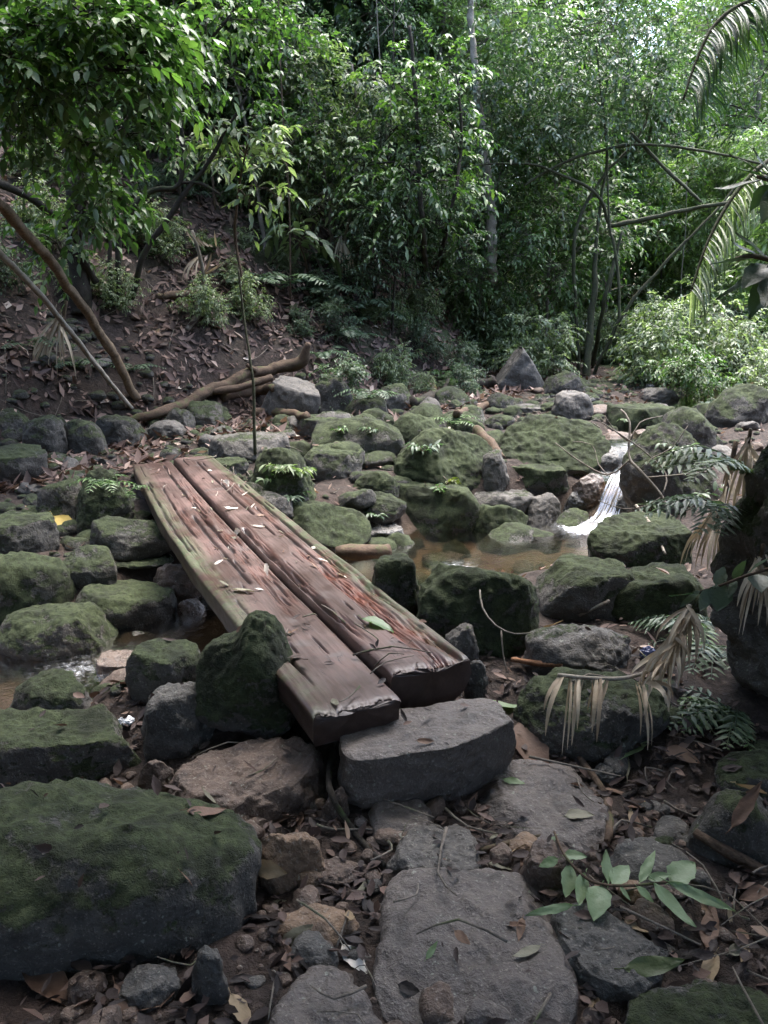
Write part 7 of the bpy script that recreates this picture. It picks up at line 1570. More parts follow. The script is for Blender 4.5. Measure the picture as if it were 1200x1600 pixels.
('palm_frond', 'dark arching palm frond hanging into the top right corner', 'palm frond', [(2.157, 4.600, 3.110, 0.013), (1.898, 4.500, 2.979, 0.013), (1.721, 4.400, 2.890, 0.011), (1.589, 4.300, 2.774, 0.009), (1.493, 4.200, 2.608, 0.008), (1.414, 4.100, 2.419, 0.006)], [((2.147, 4.596, 3.105), (2.382, 4.696, 2.977)), ((2.147, 4.596, 3.105), (2.105, 4.346, 2.850)), ((2.127, 4.588, 3.094), (2.397, 4.688, 2.966)), ((2.127, 4.588, 3.094), (2.085, 4.338, 2.839)), ((2.107, 4.580, 3.084), (2.371, 4.680, 2.947)), ((2.107, 4.580, 3.084), (2.075, 4.330, 2.827)), ((2.086, 4.573, 3.074), (2.336, 4.673, 2.939)), ((2.086, 4.573, 3.074), (2.053, 4.323, 2.817)), ((2.066, 4.565, 3.064), (2.301, 4.665, 2.930)), ((2.066, 4.565, 3.064), (2.028, 4.315, 2.798)), ((2.046, 4.557, 3.054), (2.305, 4.657, 2.931)), ((2.046, 4.557, 3.054), (1.997, 4.307, 2.783)), ((2.026, 4.549, 3.043), (2.276, 4.649, 2.910)), ((2.026, 4.549, 3.043), (1.993, 4.299, 2.783)), ((2.005, 4.541, 3.033), (2.272, 4.641, 2.882)), ((2.005, 4.541, 3.033), (1.972, 4.291, 2.772)), ((1.985, 4.534, 3.023), (2.246, 4.634, 2.863)), ((1.985, 4.534, 3.023), (1.969, 4.284, 2.754)), ((1.965, 4.526, 3.013), (2.215, 4.626, 2.878)), ((1.965, 4.526, 3.013), (1.933, 4.276, 2.744)), ((1.945, 4.518, 3.002), (2.209, 4.618, 2.849)), ((1.945, 4.518, 3.002), (1.928, 4.268, 2.744)), ((1.925, 4.510, 2.992), (2.183, 4.610, 2.834)), ((1.925, 4.510, 2.992), (1.911, 4.260, 2.738)), ((1.904, 4.502, 2.982), (2.145, 4.602, 2.826)), ((1.904, 4.502, 2.982), (1.880, 4.252, 2.721)), ((1.889, 4.495, 2.974), (2.154, 4.595, 2.833)), ((1.889, 4.495, 2.974), (1.874, 4.245, 2.711)), ((1.875, 4.487, 2.967), (2.152, 4.587, 2.823)), ((1.875, 4.487, 2.967), (1.843, 4.237, 2.701)), ((1.861, 4.479, 2.960), (2.097, 4.579, 2.817)), ((1.861, 4.479, 2.960), (1.847, 4.229, 2.678)), ((1.847, 4.471, 2.953), (2.100, 4.571, 2.816)), ((1.847, 4.471, 2.953), (1.829, 4.221, 2.687)), ((1.833, 4.463, 2.946), (2.087, 4.563, 2.796)), ((1.833, 4.463, 2.946), (1.813, 4.213, 2.684)), ((1.819, 4.455, 2.940), (2.065, 4.555, 2.784)), ((1.819, 4.455, 2.940), (1.803, 4.205, 2.679)), ((1.805, 4.448, 2.933), (2.050, 4.548, 2.783)), ((1.805, 4.448, 2.933), (1.792, 4.198, 2.666)), ((1.792, 4.440, 2.926), (2.023, 4.540, 2.782)), ((1.792, 4.440, 2.926), (1.775, 4.190, 2.662)), ((1.778, 4.432, 2.919), (2.013, 4.532, 2.747)), ((1.778, 4.432, 2.919), (1.774, 4.182, 2.646)), ((1.764, 4.424, 2.912), (2.008, 4.524, 2.762)), ((1.764, 4.424, 2.912), (1.728, 4.174, 2.648)), ((1.750, 4.416, 2.905), (2.002, 4.516, 2.752)), ((1.750, 4.416, 2.905), (1.723, 4.166, 2.640)), ((1.736, 4.409, 2.898), (1.977, 4.509, 2.745)), ((1.736, 4.409, 2.898), (1.718, 4.159, 2.627)), ((1.722, 4.401, 2.891), (1.972, 4.501, 2.720)), ((1.722, 4.401, 2.891), (1.705, 4.151, 2.620)), ((1.712, 4.393, 2.882), (1.961, 4.493, 2.718)), ((1.712, 4.393, 2.882), (1.685, 4.143, 2.602)), ((1.701, 4.385, 2.873), (1.939, 4.485, 2.724)), ((1.701, 4.385, 2.873), (1.684, 4.135, 2.592)), ((1.691, 4.377, 2.864), (1.952, 4.477, 2.700)), ((1.691, 4.377, 2.864), (1.690, 4.127, 2.598)), ((1.681, 4.370, 2.855), (1.926, 4.470, 2.690)), ((1.681, 4.370, 2.855), (1.654, 4.120, 2.569)), ((1.670, 4.362, 2.846), (1.920, 4.462, 2.680)), ((1.670, 4.362, 2.846), (1.666, 4.112, 2.581)), ((1.660, 4.354, 2.837), (1.908, 4.454, 2.676)), ((1.660, 4.354, 2.837), (1.647, 4.104, 2.561)), ((1.650, 4.346, 2.828), (1.879, 4.446, 2.648)), ((1.650, 4.346, 2.828), (1.622, 4.096, 2.549)), ((1.640, 4.338, 2.818), (1.864, 4.438, 2.673)), ((1.640, 4.338, 2.818), (1.617, 4.088, 2.544)), ((1.629, 4.330, 2.809), (1.875, 4.430, 2.652)), ((1.629, 4.330, 2.809), (1.623, 4.080, 2.547)), ((1.619, 4.323, 2.800), (1.845, 4.423, 2.636)), ((1.619, 4.323, 2.800), (1.598, 4.073, 2.521)), ((1.609, 4.315, 2.791), (1.832, 4.415, 2.649)), ((1.609, 4.315, 2.791), (1.580, 4.065, 2.537)), ((1.598, 4.307, 2.782), (1.851, 4.407, 2.612)), ((1.598, 4.307, 2.782), (1.582, 4.057, 2.510)), ((1.588, 4.299, 2.773), (1.818, 4.399, 2.605)), ((1.588, 4.299, 2.773), (1.561, 4.049, 2.512)), ((1.581, 4.291, 2.760), (1.823, 4.391, 2.610)), ((1.581, 4.291, 2.760), (1.553, 4.041, 2.510)), ((1.573, 4.284, 2.747), (1.812, 4.384, 2.592)), ((1.573, 4.284, 2.747), (1.568, 4.034, 2.497)), ((1.566, 4.276, 2.734), (1.787, 4.376, 2.586)), ((1.566, 4.276, 2.734), (1.545, 4.026, 2.486)), ((1.558, 4.268, 2.721), (1.806, 4.368, 2.571)), ((1.558, 4.268, 2.721), (1.548, 4.018, 2.460)), ((1.551, 4.260, 2.708), (1.762, 4.360, 2.564)), ((1.551, 4.260, 2.708), (1.545, 4.010, 2.440)), ((1.543, 4.252, 2.695), (1.772, 4.352, 2.526)), ((1.543, 4.252, 2.695), (1.527, 4.002, 2.443)), ((1.536, 4.245, 2.682), (1.780, 4.345, 2.540)), ((1.536, 4.245, 2.682), (1.517, 3.995, 2.425)), ((1.529, 4.237, 2.669), (1.749, 4.337, 2.521)), ((1.529, 4.237, 2.669), (1.510, 3.987, 2.408)), ((1.521, 4.229, 2.656), (1.753, 4.329, 2.497)), ((1.521, 4.229, 2.656), (1.504, 3.979, 2.406)), ((1.514, 4.221, 2.643), (1.741, 4.321, 2.491)), ((1.514, 4.221, 2.643), (1.484, 3.971, 2.387)), ((1.506, 4.213, 2.630), (1.733, 4.313, 2.479)), ((1.506, 4.213, 2.630), (1.488, 3.963, 2.393)), ((1.499, 4.205, 2.617), (1.730, 4.305, 2.471)), ((1.499, 4.205, 2.617), (1.488, 3.955, 2.370)), ((1.491, 4.198, 2.604), (1.714, 4.298, 2.454)), ((1.491, 4.198, 2.604), (1.481, 3.948, 2.370)), ((1.485, 4.190, 2.589), (1.715, 4.290, 2.442)), ((1.485, 4.190, 2.589), (1.473, 3.940, 2.346)), ((1.479, 4.182, 2.574), (1.696, 4.282, 2.431)), ((1.479, 4.182, 2.574), (1.458, 3.932, 2.344)), ((1.473, 4.174, 2.559), (1.706, 4.274, 2.411)), ((1.473, 4.174, 2.559), (1.463, 3.924, 2.327)), ((1.467, 4.166, 2.545), (1.694, 4.266, 2.399)), ((1.467, 4.166, 2.545), (1.444, 3.916, 2.325)), ((1.461, 4.159, 2.530), (1.687, 4.259, 2.383)), ((1.461, 4.159, 2.530), (1.450, 3.909, 2.304)), ((1.454, 4.151, 2.515), (1.680, 4.251, 2.369)), ((1.454, 4.151, 2.515), (1.438, 3.901, 2.288)), ((1.448, 4.143, 2.500), (1.687, 4.243, 2.377)), ((1.448, 4.143, 2.500), (1.426, 3.893, 2.267)), ((1.442, 4.135, 2.485), (1.676, 4.235, 2.345)), ((1.442, 4.135, 2.485), (1.431, 3.885, 2.258)), ((1.436, 4.127, 2.471), (1.657, 4.227, 2.337)), ((1.436, 4.127, 2.471), (1.411, 3.877, 2.247)), ((1.430, 4.120, 2.456), (1.672, 4.220, 2.305)), ((1.430, 4.120, 2.456), (1.425, 3.870, 2.219)), ((1.423, 4.112, 2.441), (1.652, 4.212, 2.304)), ((1.423, 4.112, 2.441), (1.404, 3.862, 2.229)), ((1.417, 4.104, 2.426), (1.641, 4.204, 2.286)), ((1.417, 4.104, 2.426), (1.394, 3.854, 2.209))], 0.012, 'green', 'green'),
('palm_frond', 'pale grey-green palm frond hanging over the bough at right', 'palm frond', [(2.104, 4.600, 2.249, 0.014), (1.950, 4.500, 2.148, 0.012), (1.806, 4.400, 2.000, 0.010), (1.672, 4.300, 1.787, 0.008), (1.576, 4.200, 1.547, 0.007)], [((2.098, 4.596, 2.246), (2.128, 4.646, 2.016)), ((2.098, 4.596, 2.246), (2.092, 4.396, 2.014)), ((2.088, 4.589, 2.238), (2.139, 4.639, 1.995)), ((2.088, 4.589, 2.238), (2.087, 4.389, 2.007)), ((2.077, 4.582, 2.231), (2.107, 4.632, 2.008)), ((2.077, 4.582, 2.231), (2.059, 4.382, 1.996)), ((2.066, 4.575, 2.224), (2.117, 4.625, 1.992)), ((2.066, 4.575, 2.224), (2.059, 4.375, 2.003)), ((2.055, 4.568, 2.217), (2.100, 4.618, 1.995)), ((2.055, 4.568, 2.217), (2.062, 4.368, 1.987)), ((2.044, 4.561, 2.210), (2.071, 4.611, 1.975)), ((2.044, 4.561, 2.210), (2.041, 4.361, 1.975)), ((2.033, 4.554, 2.202), (2.082, 4.604, 1.976)), ((2.033, 4.554, 2.202), (2.028, 4.354, 1.968)), ((2.022, 4.546, 2.195), (2.079, 4.596, 1.961)), ((2.022, 4.546, 2.195), (2.020, 4.346, 1.967)), ((2.011, 4.539, 2.188), (2.034, 4.589, 1.953)), ((2.011, 4.539, 2.188), (2.023, 4.339, 1.958)), ((2.000, 4.532, 2.181), (2.042, 4.582, 1.950)), ((2.000, 4.532, 2.181), (1.997, 4.332, 1.958)), ((1.989, 4.525, 2.174), (2.019, 4.575, 1.934)), ((1.989, 4.525, 2.174), (1.981, 4.325, 1.946)), ((1.978, 4.518, 2.166), (2.024, 4.568, 1.915)), ((1.978, 4.518, 2.166), (1.968, 4.318, 1.939)), ((1.967, 4.511, 2.159), (2.010, 4.561, 1.920)), ((1.967, 4.511, 2.159), (1.979, 4.311, 1.932)), ((1.956, 4.504, 2.152), (1.993, 4.554, 1.906)), ((1.956, 4.504, 2.152), (1.951, 4.304, 1.929)), ((1.945, 4.496, 2.143), (1.982, 4.546, 1.896)), ((1.945, 4.496, 2.143), (1.967, 4.296, 1.907)), ((1.935, 4.489, 2.132), (1.966, 4.539, 1.875)), ((1.935, 4.489, 2.132), (1.927, 4.289, 1.893)), ((1.925, 4.482, 2.122), (1.956, 4.532, 1.874)), ((1.925, 4.482, 2.122), (1.931, 4.282, 1.876)), ((1.914, 4.475, 2.111), (1.961, 4.525, 1.864)), ((1.914, 4.475, 2.111), (1.936, 4.275, 1.874)), ((1.904, 4.468, 2.101), (1.931, 4.518, 1.853)), ((1.904, 4.468, 2.101), (1.911, 4.268, 1.859)), ((1.894, 4.461, 2.090), (1.948, 4.511, 1.832)), ((1.894, 4.461, 2.090), (1.890, 4.261, 1.841)), ((1.883, 4.454, 2.080), (1.909, 4.504, 1.819)), ((1.883, 4.454, 2.080), (1.887, 4.254, 1.824)), ((1.873, 4.446, 2.069), (1.907, 4.496, 1.811)), ((1.873, 4.446, 2.069), (1.873, 4.246, 1.812)), ((1.863, 4.439, 2.059), (1.887, 4.489, 1.790)), ((1.863, 4.439, 2.059), (1.856, 4.239, 1.818)), ((1.852, 4.432, 2.048), (1.888, 4.482, 1.785)), ((1.852, 4.432, 2.048), (1.836, 4.232, 1.788)), ((1.842, 4.425, 2.037), (1.875, 4.475, 1.764)), ((1.842, 4.425, 2.037), (1.854, 4.225, 1.791)), ((1.832, 4.418, 2.027), (1.878, 4.468, 1.749)), ((1.832, 4.418, 2.027), (1.841, 4.218, 1.781)), ((1.822, 4.411, 2.016), (1.863, 4.461, 1.746)), ((1.822, 4.411, 2.016), (1.835, 4.211, 1.768)), ((1.811, 4.404, 2.006), (1.845, 4.454, 1.730)), ((1.811, 4.404, 2.006), (1.823, 4.204, 1.751)), ((1.801, 4.396, 1.993), (1.860, 4.446, 1.737)), ((1.801, 4.396, 1.993), (1.826, 4.196, 1.745)), ((1.792, 4.389, 1.978), (1.826, 4.439, 1.702)), ((1.792, 4.389, 1.978), (1.787, 4.189, 1.739)), ((1.782, 4.382, 1.962), (1.850, 4.432, 1.681)), ((1.782, 4.382, 1.962), (1.793, 4.182, 1.719)), ((1.773, 4.375, 1.947), (1.808, 4.425, 1.681)), ((1.773, 4.375, 1.947), (1.776, 4.175, 1.702)), ((1.763, 4.368, 1.932), (1.808, 4.418, 1.656)), ((1.763, 4.368, 1.932), (1.759, 4.168, 1.678)), ((1.753, 4.361, 1.917), (1.815, 4.411, 1.654)), ((1.753, 4.361, 1.917), (1.765, 4.161, 1.680)), ((1.744, 4.354, 1.902), (1.784, 4.404, 1.649)), ((1.744, 4.354, 1.902), (1.731, 4.154, 1.671)), ((1.734, 4.346, 1.886), (1.788, 4.396, 1.628)), ((1.734, 4.346, 1.886), (1.726, 4.146, 1.656)), ((1.725, 4.339, 1.871), (1.757, 4.389, 1.598)), ((1.725, 4.339, 1.871), (1.746, 4.139, 1.624)), ((1.715, 4.332, 1.856), (1.757, 4.382, 1.597)), ((1.715, 4.332, 1.856), (1.722, 4.132, 1.620)), ((1.706, 4.325, 1.841), (1.745, 4.375, 1.587)), ((1.706, 4.325, 1.841), (1.710, 4.125, 1.604)), ((1.696, 4.318, 1.825), (1.723, 4.368, 1.563)), ((1.696, 4.318, 1.825), (1.706, 4.118, 1.594)), ((1.686, 4.311, 1.810), (1.724, 4.361, 1.554)), ((1.686, 4.311, 1.810), (1.694, 4.111, 1.595)), ((1.677, 4.304, 1.795), (1.724, 4.354, 1.539)), ((1.677, 4.304, 1.795), (1.693, 4.104, 1.560)), ((1.669, 4.296, 1.779), (1.711, 4.346, 1.528)), ((1.669, 4.296, 1.779), (1.675, 4.096, 1.554)), ((1.662, 4.289, 1.762), (1.681, 4.339, 1.513)), ((1.662, 4.289, 1.762), (1.654, 4.089, 1.544)), ((1.655, 4.282, 1.745), (1.677, 4.332, 1.485)), ((1.655, 4.282, 1.745), (1.666, 4.082, 1.525)), ((1.648, 4.275, 1.727), (1.695, 4.325, 1.482)), ((1.648, 4.275, 1.727), (1.655, 4.075, 1.513)), ((1.641, 4.268, 1.710), (1.677, 4.318, 1.466)), ((1.641, 4.268, 1.710), (1.644, 4.068, 1.480)), ((1.634, 4.261, 1.693), (1.671, 4.311, 1.444)), ((1.634, 4.261, 1.693), (1.632, 4.061, 1.483)), ((1.627, 4.254, 1.676), (1.660, 4.304, 1.430)), ((1.627, 4.254, 1.676), (1.626, 4.054, 1.451)), ((1.621, 4.246, 1.659), (1.651, 4.296, 1.406)), ((1.621, 4.246, 1.659), (1.613, 4.046, 1.464)), ((1.614, 4.239, 1.642), (1.650, 4.289, 1.409)), ((1.614, 4.239, 1.642), (1.614, 4.039, 1.447)), ((1.607, 4.232, 1.624), (1.636, 4.282, 1.394)), ((1.607, 4.232, 1.624), (1.600, 4.032, 1.430)), ((1.600, 4.225, 1.607), (1.634, 4.275, 1.366)), ((1.600, 4.225, 1.607), (1.597, 4.025, 1.398)), ((1.593, 4.218, 1.590), (1.627, 4.268, 1.356)), ((1.593, 4.218, 1.590), (1.588, 4.018, 1.404)), ((1.586, 4.211, 1.573), (1.622, 4.261, 1.351)), ((1.586, 4.211, 1.573), (1.585, 4.011, 1.381)), ((1.579, 4.204, 1.556), (1.605, 4.254, 1.330)), ((1.579, 4.204, 1.556), (1.593, 4.004, 1.360))], 0.011, 'pale', 'green'),
]
for _i, (nm, lb, ct, rach, pairs, w, kind, bark) in enumerate(STRIPS):
    rng = np.random.RandomState(300 + _i)
    base = np.array(rach[0][:3]); root = empty(nm, tuple(base)); tag(root, lb, ct)
    V, F = stem_tube(rach, .04, 6, .1, _i); obj('rib', mesh_np(nm + '_rib', V - base, F, bark_mat(bark)), root)
    for (a, b) in pairs: strip_leaf(a, b, w * rng.uniform(.7, 1.2), rng.uniform(0, .03), rng, kind, root, base)

def fern(label, x, y, z, size, nf, kind, seed, facing=None):
    rng = np.random.RandomState(seed)
    root = empty('fern', (x, y, z)); tag(root, label, 'fern')
    for k in range(nf):
        a = (k + rng.uniform(-.3, .3)) * 6.283 / nf if facing is None else facing + rng.uniform(-1.1, 1.1)
        L = size * rng.uniform(.7, 1.1); up = rng.uniform(.35, .7)
        d = np.array([math.cos(a), math.sin(a), 0])
        pts = [(*(d * L * t + np.array([0, 0, up * L * (1.5 * t - 1.35 * t * t)])), .004 * (1 - .7 * t)) for t in (0, .3, .6, 1)]
        arr, S_ = frond_arrays(pts, 16, L * .24, L * .055, rng, .12, 1.15)
        bg_ = Bag(); V, F = tube(S_[:, :3], S_[:, 3], 4); bg_.add(V, F, .3)
        for P, D, N, Ls, Ws in arr:
            V, F, R = leaf_arrays(P, D, N, Ls, Ws, rng, False, .15); bg_.add(V, F, R)
        obj('frond', bg_.mesh('fern_frond', leaf_mat(kind)), root)
    return root
FERNS = [
('bluish fern at the left end of the fern bank on the hillside', -1.784, 10.628, 1.675, 0.85, 8, 'blue', None),
('bluish fern in the middle of the fern bank', -1.369, 10.951, 1.648, 0.85, 8, 'blue', None),
('bluish fern near the right end of the fern bank', -0.886, 11.313, 1.567, 0.80, 8, 'blue', None),
('fern at the lower right end of the fern bank', -0.362, 11.498, 1.368, 0.75, 8, 'blue', None),
('small fern just below the fern bank at right', -0.136, 11.482, 1.192, 0.60, 7, 'blue', None),
('dull fern in the shade behind the leaning poles', -3.214, 8.359, 0.820, 0.50, 7, 'blue', None),
('dark fern at the left edge behind the whitish pole', -3.662, 8.289, 1.021, 0.50, 7, 'dark', None),
('small fern at the foot of the leaning poles', -2.754, 8.694, 0.758, 0.40, 7, 'blue', None),
('small fern on the low rock behind the seedling boulder', 0.731, 8.293, 0.245, 0.30, 8, 'green', None),
('small fern on top of the boulder at the far left corner of the bridge', -2.035, 5.561, 0.240, 0.28, 7, 'green', None),
('tiny fern beside the bridge corner on the fern-topped boulder', -1.911, 5.682, 0.246, 0.22, 6, 'green', None),
('fern right of the broken upturned branch end', -0.821, 10.285, 0.785, 0.50, 8, 'blue', None),
('fern on the slope above the broken branch end', -0.513, 10.768, 1.004, 0.50, 8, 'blue', None),
('upright fern behind the long dark mossy boulder', -0.183, 9.031, 0.427, 0.40, 7, 'blue', None),
('fern hanging from the top of the bank boulder', 1.490, 3.300, 0.924, 0.40, 8, 'blue', 3.6),
('fern in the middle of the bank boulder face', 1.459, 3.100, 0.776, 0.38, 8, 'blue', 3.4),
('fern on the left shoulder of the bank boulder', 1.523, 3.500, 0.757, 0.34, 7, 'green', 3.3),
('fern low on the bank boulder above the grey-leaved twig', 1.392, 2.800, 0.627, 0.32, 7, 'blue', 3.6),
('dark fern at the foot of the bank boulder', 1.326, 2.750, 0.289, 0.24, 6, 'green', 3.8),
('pale fern at the top right of the bank boulder', 1.420, 3.000, 0.939, 0.36, 8, 'pale', 3.7),
('fern crowning the bank boulder behind the others', 1.585, 3.600, 0.961, 0.40, 8, 'blue', 3.4),
('pale fern at the right edge of the bank boulder', 1.388, 2.800, 0.750, 0.30, 7, 'pale', 3.8),
('fern left of the bank boulder beside the tall boulder', 1.605, 3.900, 0.771, 0.34, 7, 'blue', 3.5),
('pale fern spreading towards the waterfall', 1.643, 4.100, 0.508, 0.30, 7, 'pale', 3.3),
]
for _i, (lb, x, y, z, size, nf, kind, fc) in enumerate(FERNS):
    if y < 10.5:
        h, nr = drop(x, y, z); z = h.z
    fern(lb, x, y, z, size, nf, kind, 400 + _i, fc)

def seedling(label, x, y, z, size, nt, L, kind, seed):
    rng = np.random.RandomState(seed)
    root = empty('seedling', (x, y, z)); tag(root, label, 'seedling')
    bg_ = Bag(); lv = Bag()
    for k in range(nt):
        a = rng.uniform(0, 6.28); l = size * rng.uniform(.6, 1.2); d = unit(np.array([math.cos(a) * .7, math.sin(a) * .7, .9]))
        (V, F, R), (TV, TF) = sprays(np.zeros((1, 3)), d[None], np.array([l]), 7, L, L * .32, rng, True, .3, .45)
        lv.add(V, F, R); bg_.add(TV, TF)
    obj('stem', bg_.mesh('seedling_stem', bark_mat('brown')), root)
    obj('leaves', lv.mesh('seedling_leaves', leaf_mat(kind)), root)['kind'] = 'stuff'
SEEDS = [
('bushy pale seedling on the left face of the seedling boulder', 0.342, 6.704, 0.274, 0.22, 12, 0.075, 'blue'),
('yellowish seedling lower on the seedling boulder', 0.534, 6.578, 0.104, 0.14, 6, 0.060, 'olive'),
('small seedling on the broad boulder at the back of the pool', 0.457, 6.358, -0.050, 0.12, 6, 0.050, 'green'),
('pale seedling spilling over the overgrown rock beside the bridge', -0.784, 5.910, 0.246, 0.20, 9, 0.085, 'pale'),
('second pale seedling right of the first on the overgrown rock', -0.642, 5.943, 0.188, 0.16, 6, 0.080, 'pale'),
('dark green seedling under the overgrown rock', -0.713, 5.882, 0.051, 0.16, 6, 0.075, 'blue'),
('green seedling on the left top of the overgrown rock', -0.926, 5.958, 0.301, 0.16, 7, 0.070, 'green'),
('seedling on the left of the long dark mossy boulder', -0.407, 7.115, 0.364, 0.11, 5, 0.050, 'green'),
('seedling on the right of the long dark mossy boulder', -0.116, 7.080, 0.370, 0.14, 6, 0.055, 'blue'),
('seedling on the small rock under the dead twigs', -0.051, 6.094, -0.133, 0.12, 6, 0.060, 'blue'),
('leafy seedling right of the broken branch end', -0.335, 10.455, 0.608, 0.30, 8, 0.110, 'pale'),
('leafy seedling left of the dark log', 0.088, 10.939, 0.480, 0.30, 8, 0.100, 'pale'),
('leafy seedling behind the dark log', 0.840, 11.615, 0.417, 0.30, 8, 0.100, 'green'),
('leafy seedling at the foot of the litter slope', 0.368, 11.515, 0.700, 0.30, 8, 0.100, 'pale'),
('pale seedling by the right foot of the waterfall', 2.015, 5.873, 0.028, 0.16, 6, 0.080, 'pale'),
('seedling on top of the tall boulder right of the waterfall', 2.221, 5.884, 0.473, 0.25, 8, 0.080, 'blue'),
('bushy seedling right of the tall boulder', 2.477, 5.906, 0.420, 0.30, 8, 0.090, 'blue'),
('tiny seedling upstream of the waterfall', 2.640, 8.614, 0.139, 0.10, 4, 0.050, 'green'),
]
for _i, (lb, x, y, z, size, nt, L, kind) in enumerate(SEEDS):
    h, nr = drop(x, y, z); seedling(lb, x, y, h.z, size, nt, L, kind, 440 + _i)

# --- twigs whose leaves one can pick apart: each leaf is a part
def leafy_twig(name, label, stem_pts, leaves, kind, wid=.42, cat='twig'):
    base = np.array(stem_pts[0][:3]); root = empty(name, tuple(base)); tag(root, label, cat)
    V, F = stem_tube(stem_pts, .03, 6, .05, 3); obj('stem', mesh_np(name + '_stem', V - base, F, bark_mat('brown')), root)
    for i, (a, b, wf) in enumerate(leaves):
        a, b = Vector(a), Vector(b); L = (b - a).length; d = (b - a).normalized()
        up = (Vector((0, -.35, 1)) + Vector(np.random.RandomState(i).normal(0, .25, 3))).normalized()
        s = up.cross(d).normalized(); n_ = d.cross(s)
        o = obj('leaf', big_leaf(i % 6, kind), root)
        o.matrix_parent_inverse = Matrix.Identity(4)
        o.matrix_basis = Matrix.Translation((a + b) / 2 - Vector(base)) @ Matrix((d, s * wf * 1.3, n_)).transposed().to_4x4() @ Matrix.Scale(L, 4)
    return root
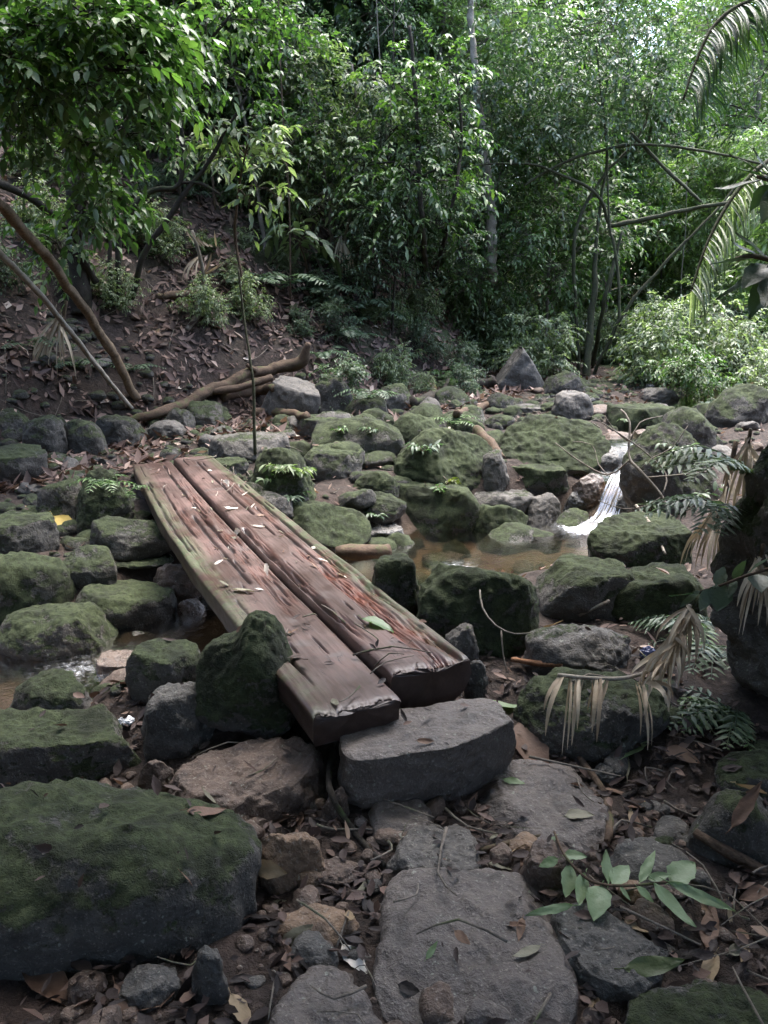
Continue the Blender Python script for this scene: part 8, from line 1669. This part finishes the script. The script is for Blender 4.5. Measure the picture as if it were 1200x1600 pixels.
TWIGS = [
('plucked_leafy_twig', 'plucked green leafy twig lying on the dark stones at lower right', [(0.508, 2.024, -0.030, 0.004), (0.515, 1.899, -0.020, 0.004), (0.567, 1.815, -0.030, 0.004), (0.650, 1.800, -0.030, 0.004), (0.753, 1.822, -0.040, 0.004), (0.816, 1.838, -0.050, 0.004)], [((0.524, 1.880, -0.030), (0.495, 1.803, -0.070), 1.00), ((0.552, 1.847, -0.030), (0.517, 1.759, -0.060), 1.00), ((0.590, 1.805, -0.030), (0.547, 1.710, -0.060), 1.00), ((0.609, 1.810, -0.030), (0.626, 1.906, 0.000), 1.10), ((0.619, 1.807, -0.030), (0.686, 1.880, -0.030), 1.10), ((0.698, 1.815, -0.030), (0.767, 1.906, 0.000), 0.90), ((0.684, 1.798, -0.030), (0.725, 1.773, -0.060), 0.90), ((0.729, 1.805, -0.030), (0.809, 1.701, -0.080), 0.80), ((0.781, 1.815, -0.030), (0.873, 1.884, -0.020), 1.00), ((0.774, 1.810, -0.030), (0.939, 1.763, -0.080), 0.60), ((0.722, 1.825, -0.030), (0.787, 1.832, -0.020), 0.90), ((0.495, 1.730, -0.030), (0.375, 1.750, -0.080), 0.70), ((0.494, 1.907, -0.030), (0.439, 1.900, -0.050), 1.00), ((0.507, 2.001, -0.030), (0.451, 1.964, -0.050), 0.80), ((0.512, 1.923, -0.030), (0.580, 1.917, -0.030), 0.80), ((0.638, 1.800, -0.030), (0.659, 1.766, -0.050), 0.90)], 'plucked'),
('leafy_twig', 'grey-green leafy twig jutting from the right bank above the sloping boulder', [(1.316, 2.500, 0.642, 0.005), (1.224, 2.500, 0.612, 0.005), (1.154, 2.550, 0.555, 0.005), (1.090, 2.600, 0.506, 0.006)], [((1.143, 2.550, 0.553), (1.184, 2.600, 0.607), 1.10), ((1.122, 2.550, 0.543), (1.070, 2.500, 0.481), 1.20), ((1.164, 2.550, 0.562), (1.131, 2.500, 0.481), 1.30), ((1.069, 2.550, 0.525), (1.009, 2.620, 0.488), 0.80), ((1.090, 2.550, 0.534), (1.035, 2.580, 0.461), 0.90), ((1.206, 2.550, 0.578), (1.164, 2.500, 0.528), 1.20), ((1.237, 2.550, 0.595), (1.281, 2.500, 0.671), 1.00), ((1.195, 2.550, 0.578), (1.231, 2.550, 0.648), 1.00), ((1.269, 2.550, 0.602), (1.249, 2.450, 0.570), 1.10)], 'blue'),
('broad_leaved_branch', 'branch with broad bright green leaves at the right edge below the palm frond', [(1.701, 3.400, 1.923, 0.010), (1.627, 3.500, 1.972, 0.011), (1.588, 3.600, 2.011, 0.011)], [((1.585, 3.500, 1.990), (1.448, 3.500, 2.029), 0.80), ((1.581, 3.500, 1.980), (1.386, 3.600, 1.948), 0.64), ((1.600, 3.500, 1.972), (1.526, 3.500, 1.861), 0.80), ((1.582, 3.500, 2.009), (1.548, 3.600, 2.119), 0.80), ((1.628, 3.500, 1.960), (1.535, 3.400, 1.801), 0.80), ((1.597, 3.500, 1.994), (1.456, 3.600, 2.099), 0.56)], 'green'),
('broad_leaved_branch', 'branch with broad dark leaves at the right edge above the shrubs', [(1.667, 3.200, 1.596, 0.010), (1.599, 3.300, 1.636, 0.010), (1.524, 3.400, 1.677, 0.011), (1.490, 3.500, 1.670, 0.011)], [((1.538, 3.400, 1.672), (1.383, 3.500, 1.652), 0.72), ((1.552, 3.400, 1.667), (1.455, 3.500, 1.739), 0.80), ((1.580, 3.400, 1.652), (1.443, 3.300, 1.549), 0.80), ((1.594, 3.400, 1.647), (1.386, 3.400, 1.500), 0.64), ((1.608, 3.400, 1.642), (1.484, 3.300, 1.424), 0.72), ((1.622, 3.400, 1.637), (1.477, 3.500, 1.780), 0.72), ((1.636, 3.400, 1.632), (1.496, 3.200, 1.475), 0.80)], 'blue'),
]
for (nm, lb, st, lv, kind) in TWIGS: leafy_twig(nm, lb, st, lv, kind)

# --- litter left by people
def crumple(name, label, x, y, z, dims, mat, cat, seed):
    V, F = ico(4); rng = np.random.RandomState(seed)
    P = V * (1 + .35 * np.abs(pnoise(V * 2.4 + seed))[:, None] - .25 * np.abs(pnoise(V * 5 + seed))[:, None]) * np.array(dims)
    h, nr = drop(x, y, z)
    return tag(obj(name, mesh_np(name, P, F, mat, False), None, (x, y, h.z + dims[2] * .7)), label, cat)
crumple('crumpled_tissue', 'crumpled white tissue lying on the ledge stone', -1.041, 2.858, -0.158, (.03, .025, .018), plain_mat('white_paper', (.8, .82, .84), .8), 'tissue', 3)
crumple('plastic_scrap', 'small dark blue plastic scrap among the dead palm strips', 1.150, 3.157, -0.011, (.035, .03, .03), plain_mat('blue_plastic', (.05, .06, .14), .3), 'litter', 5)
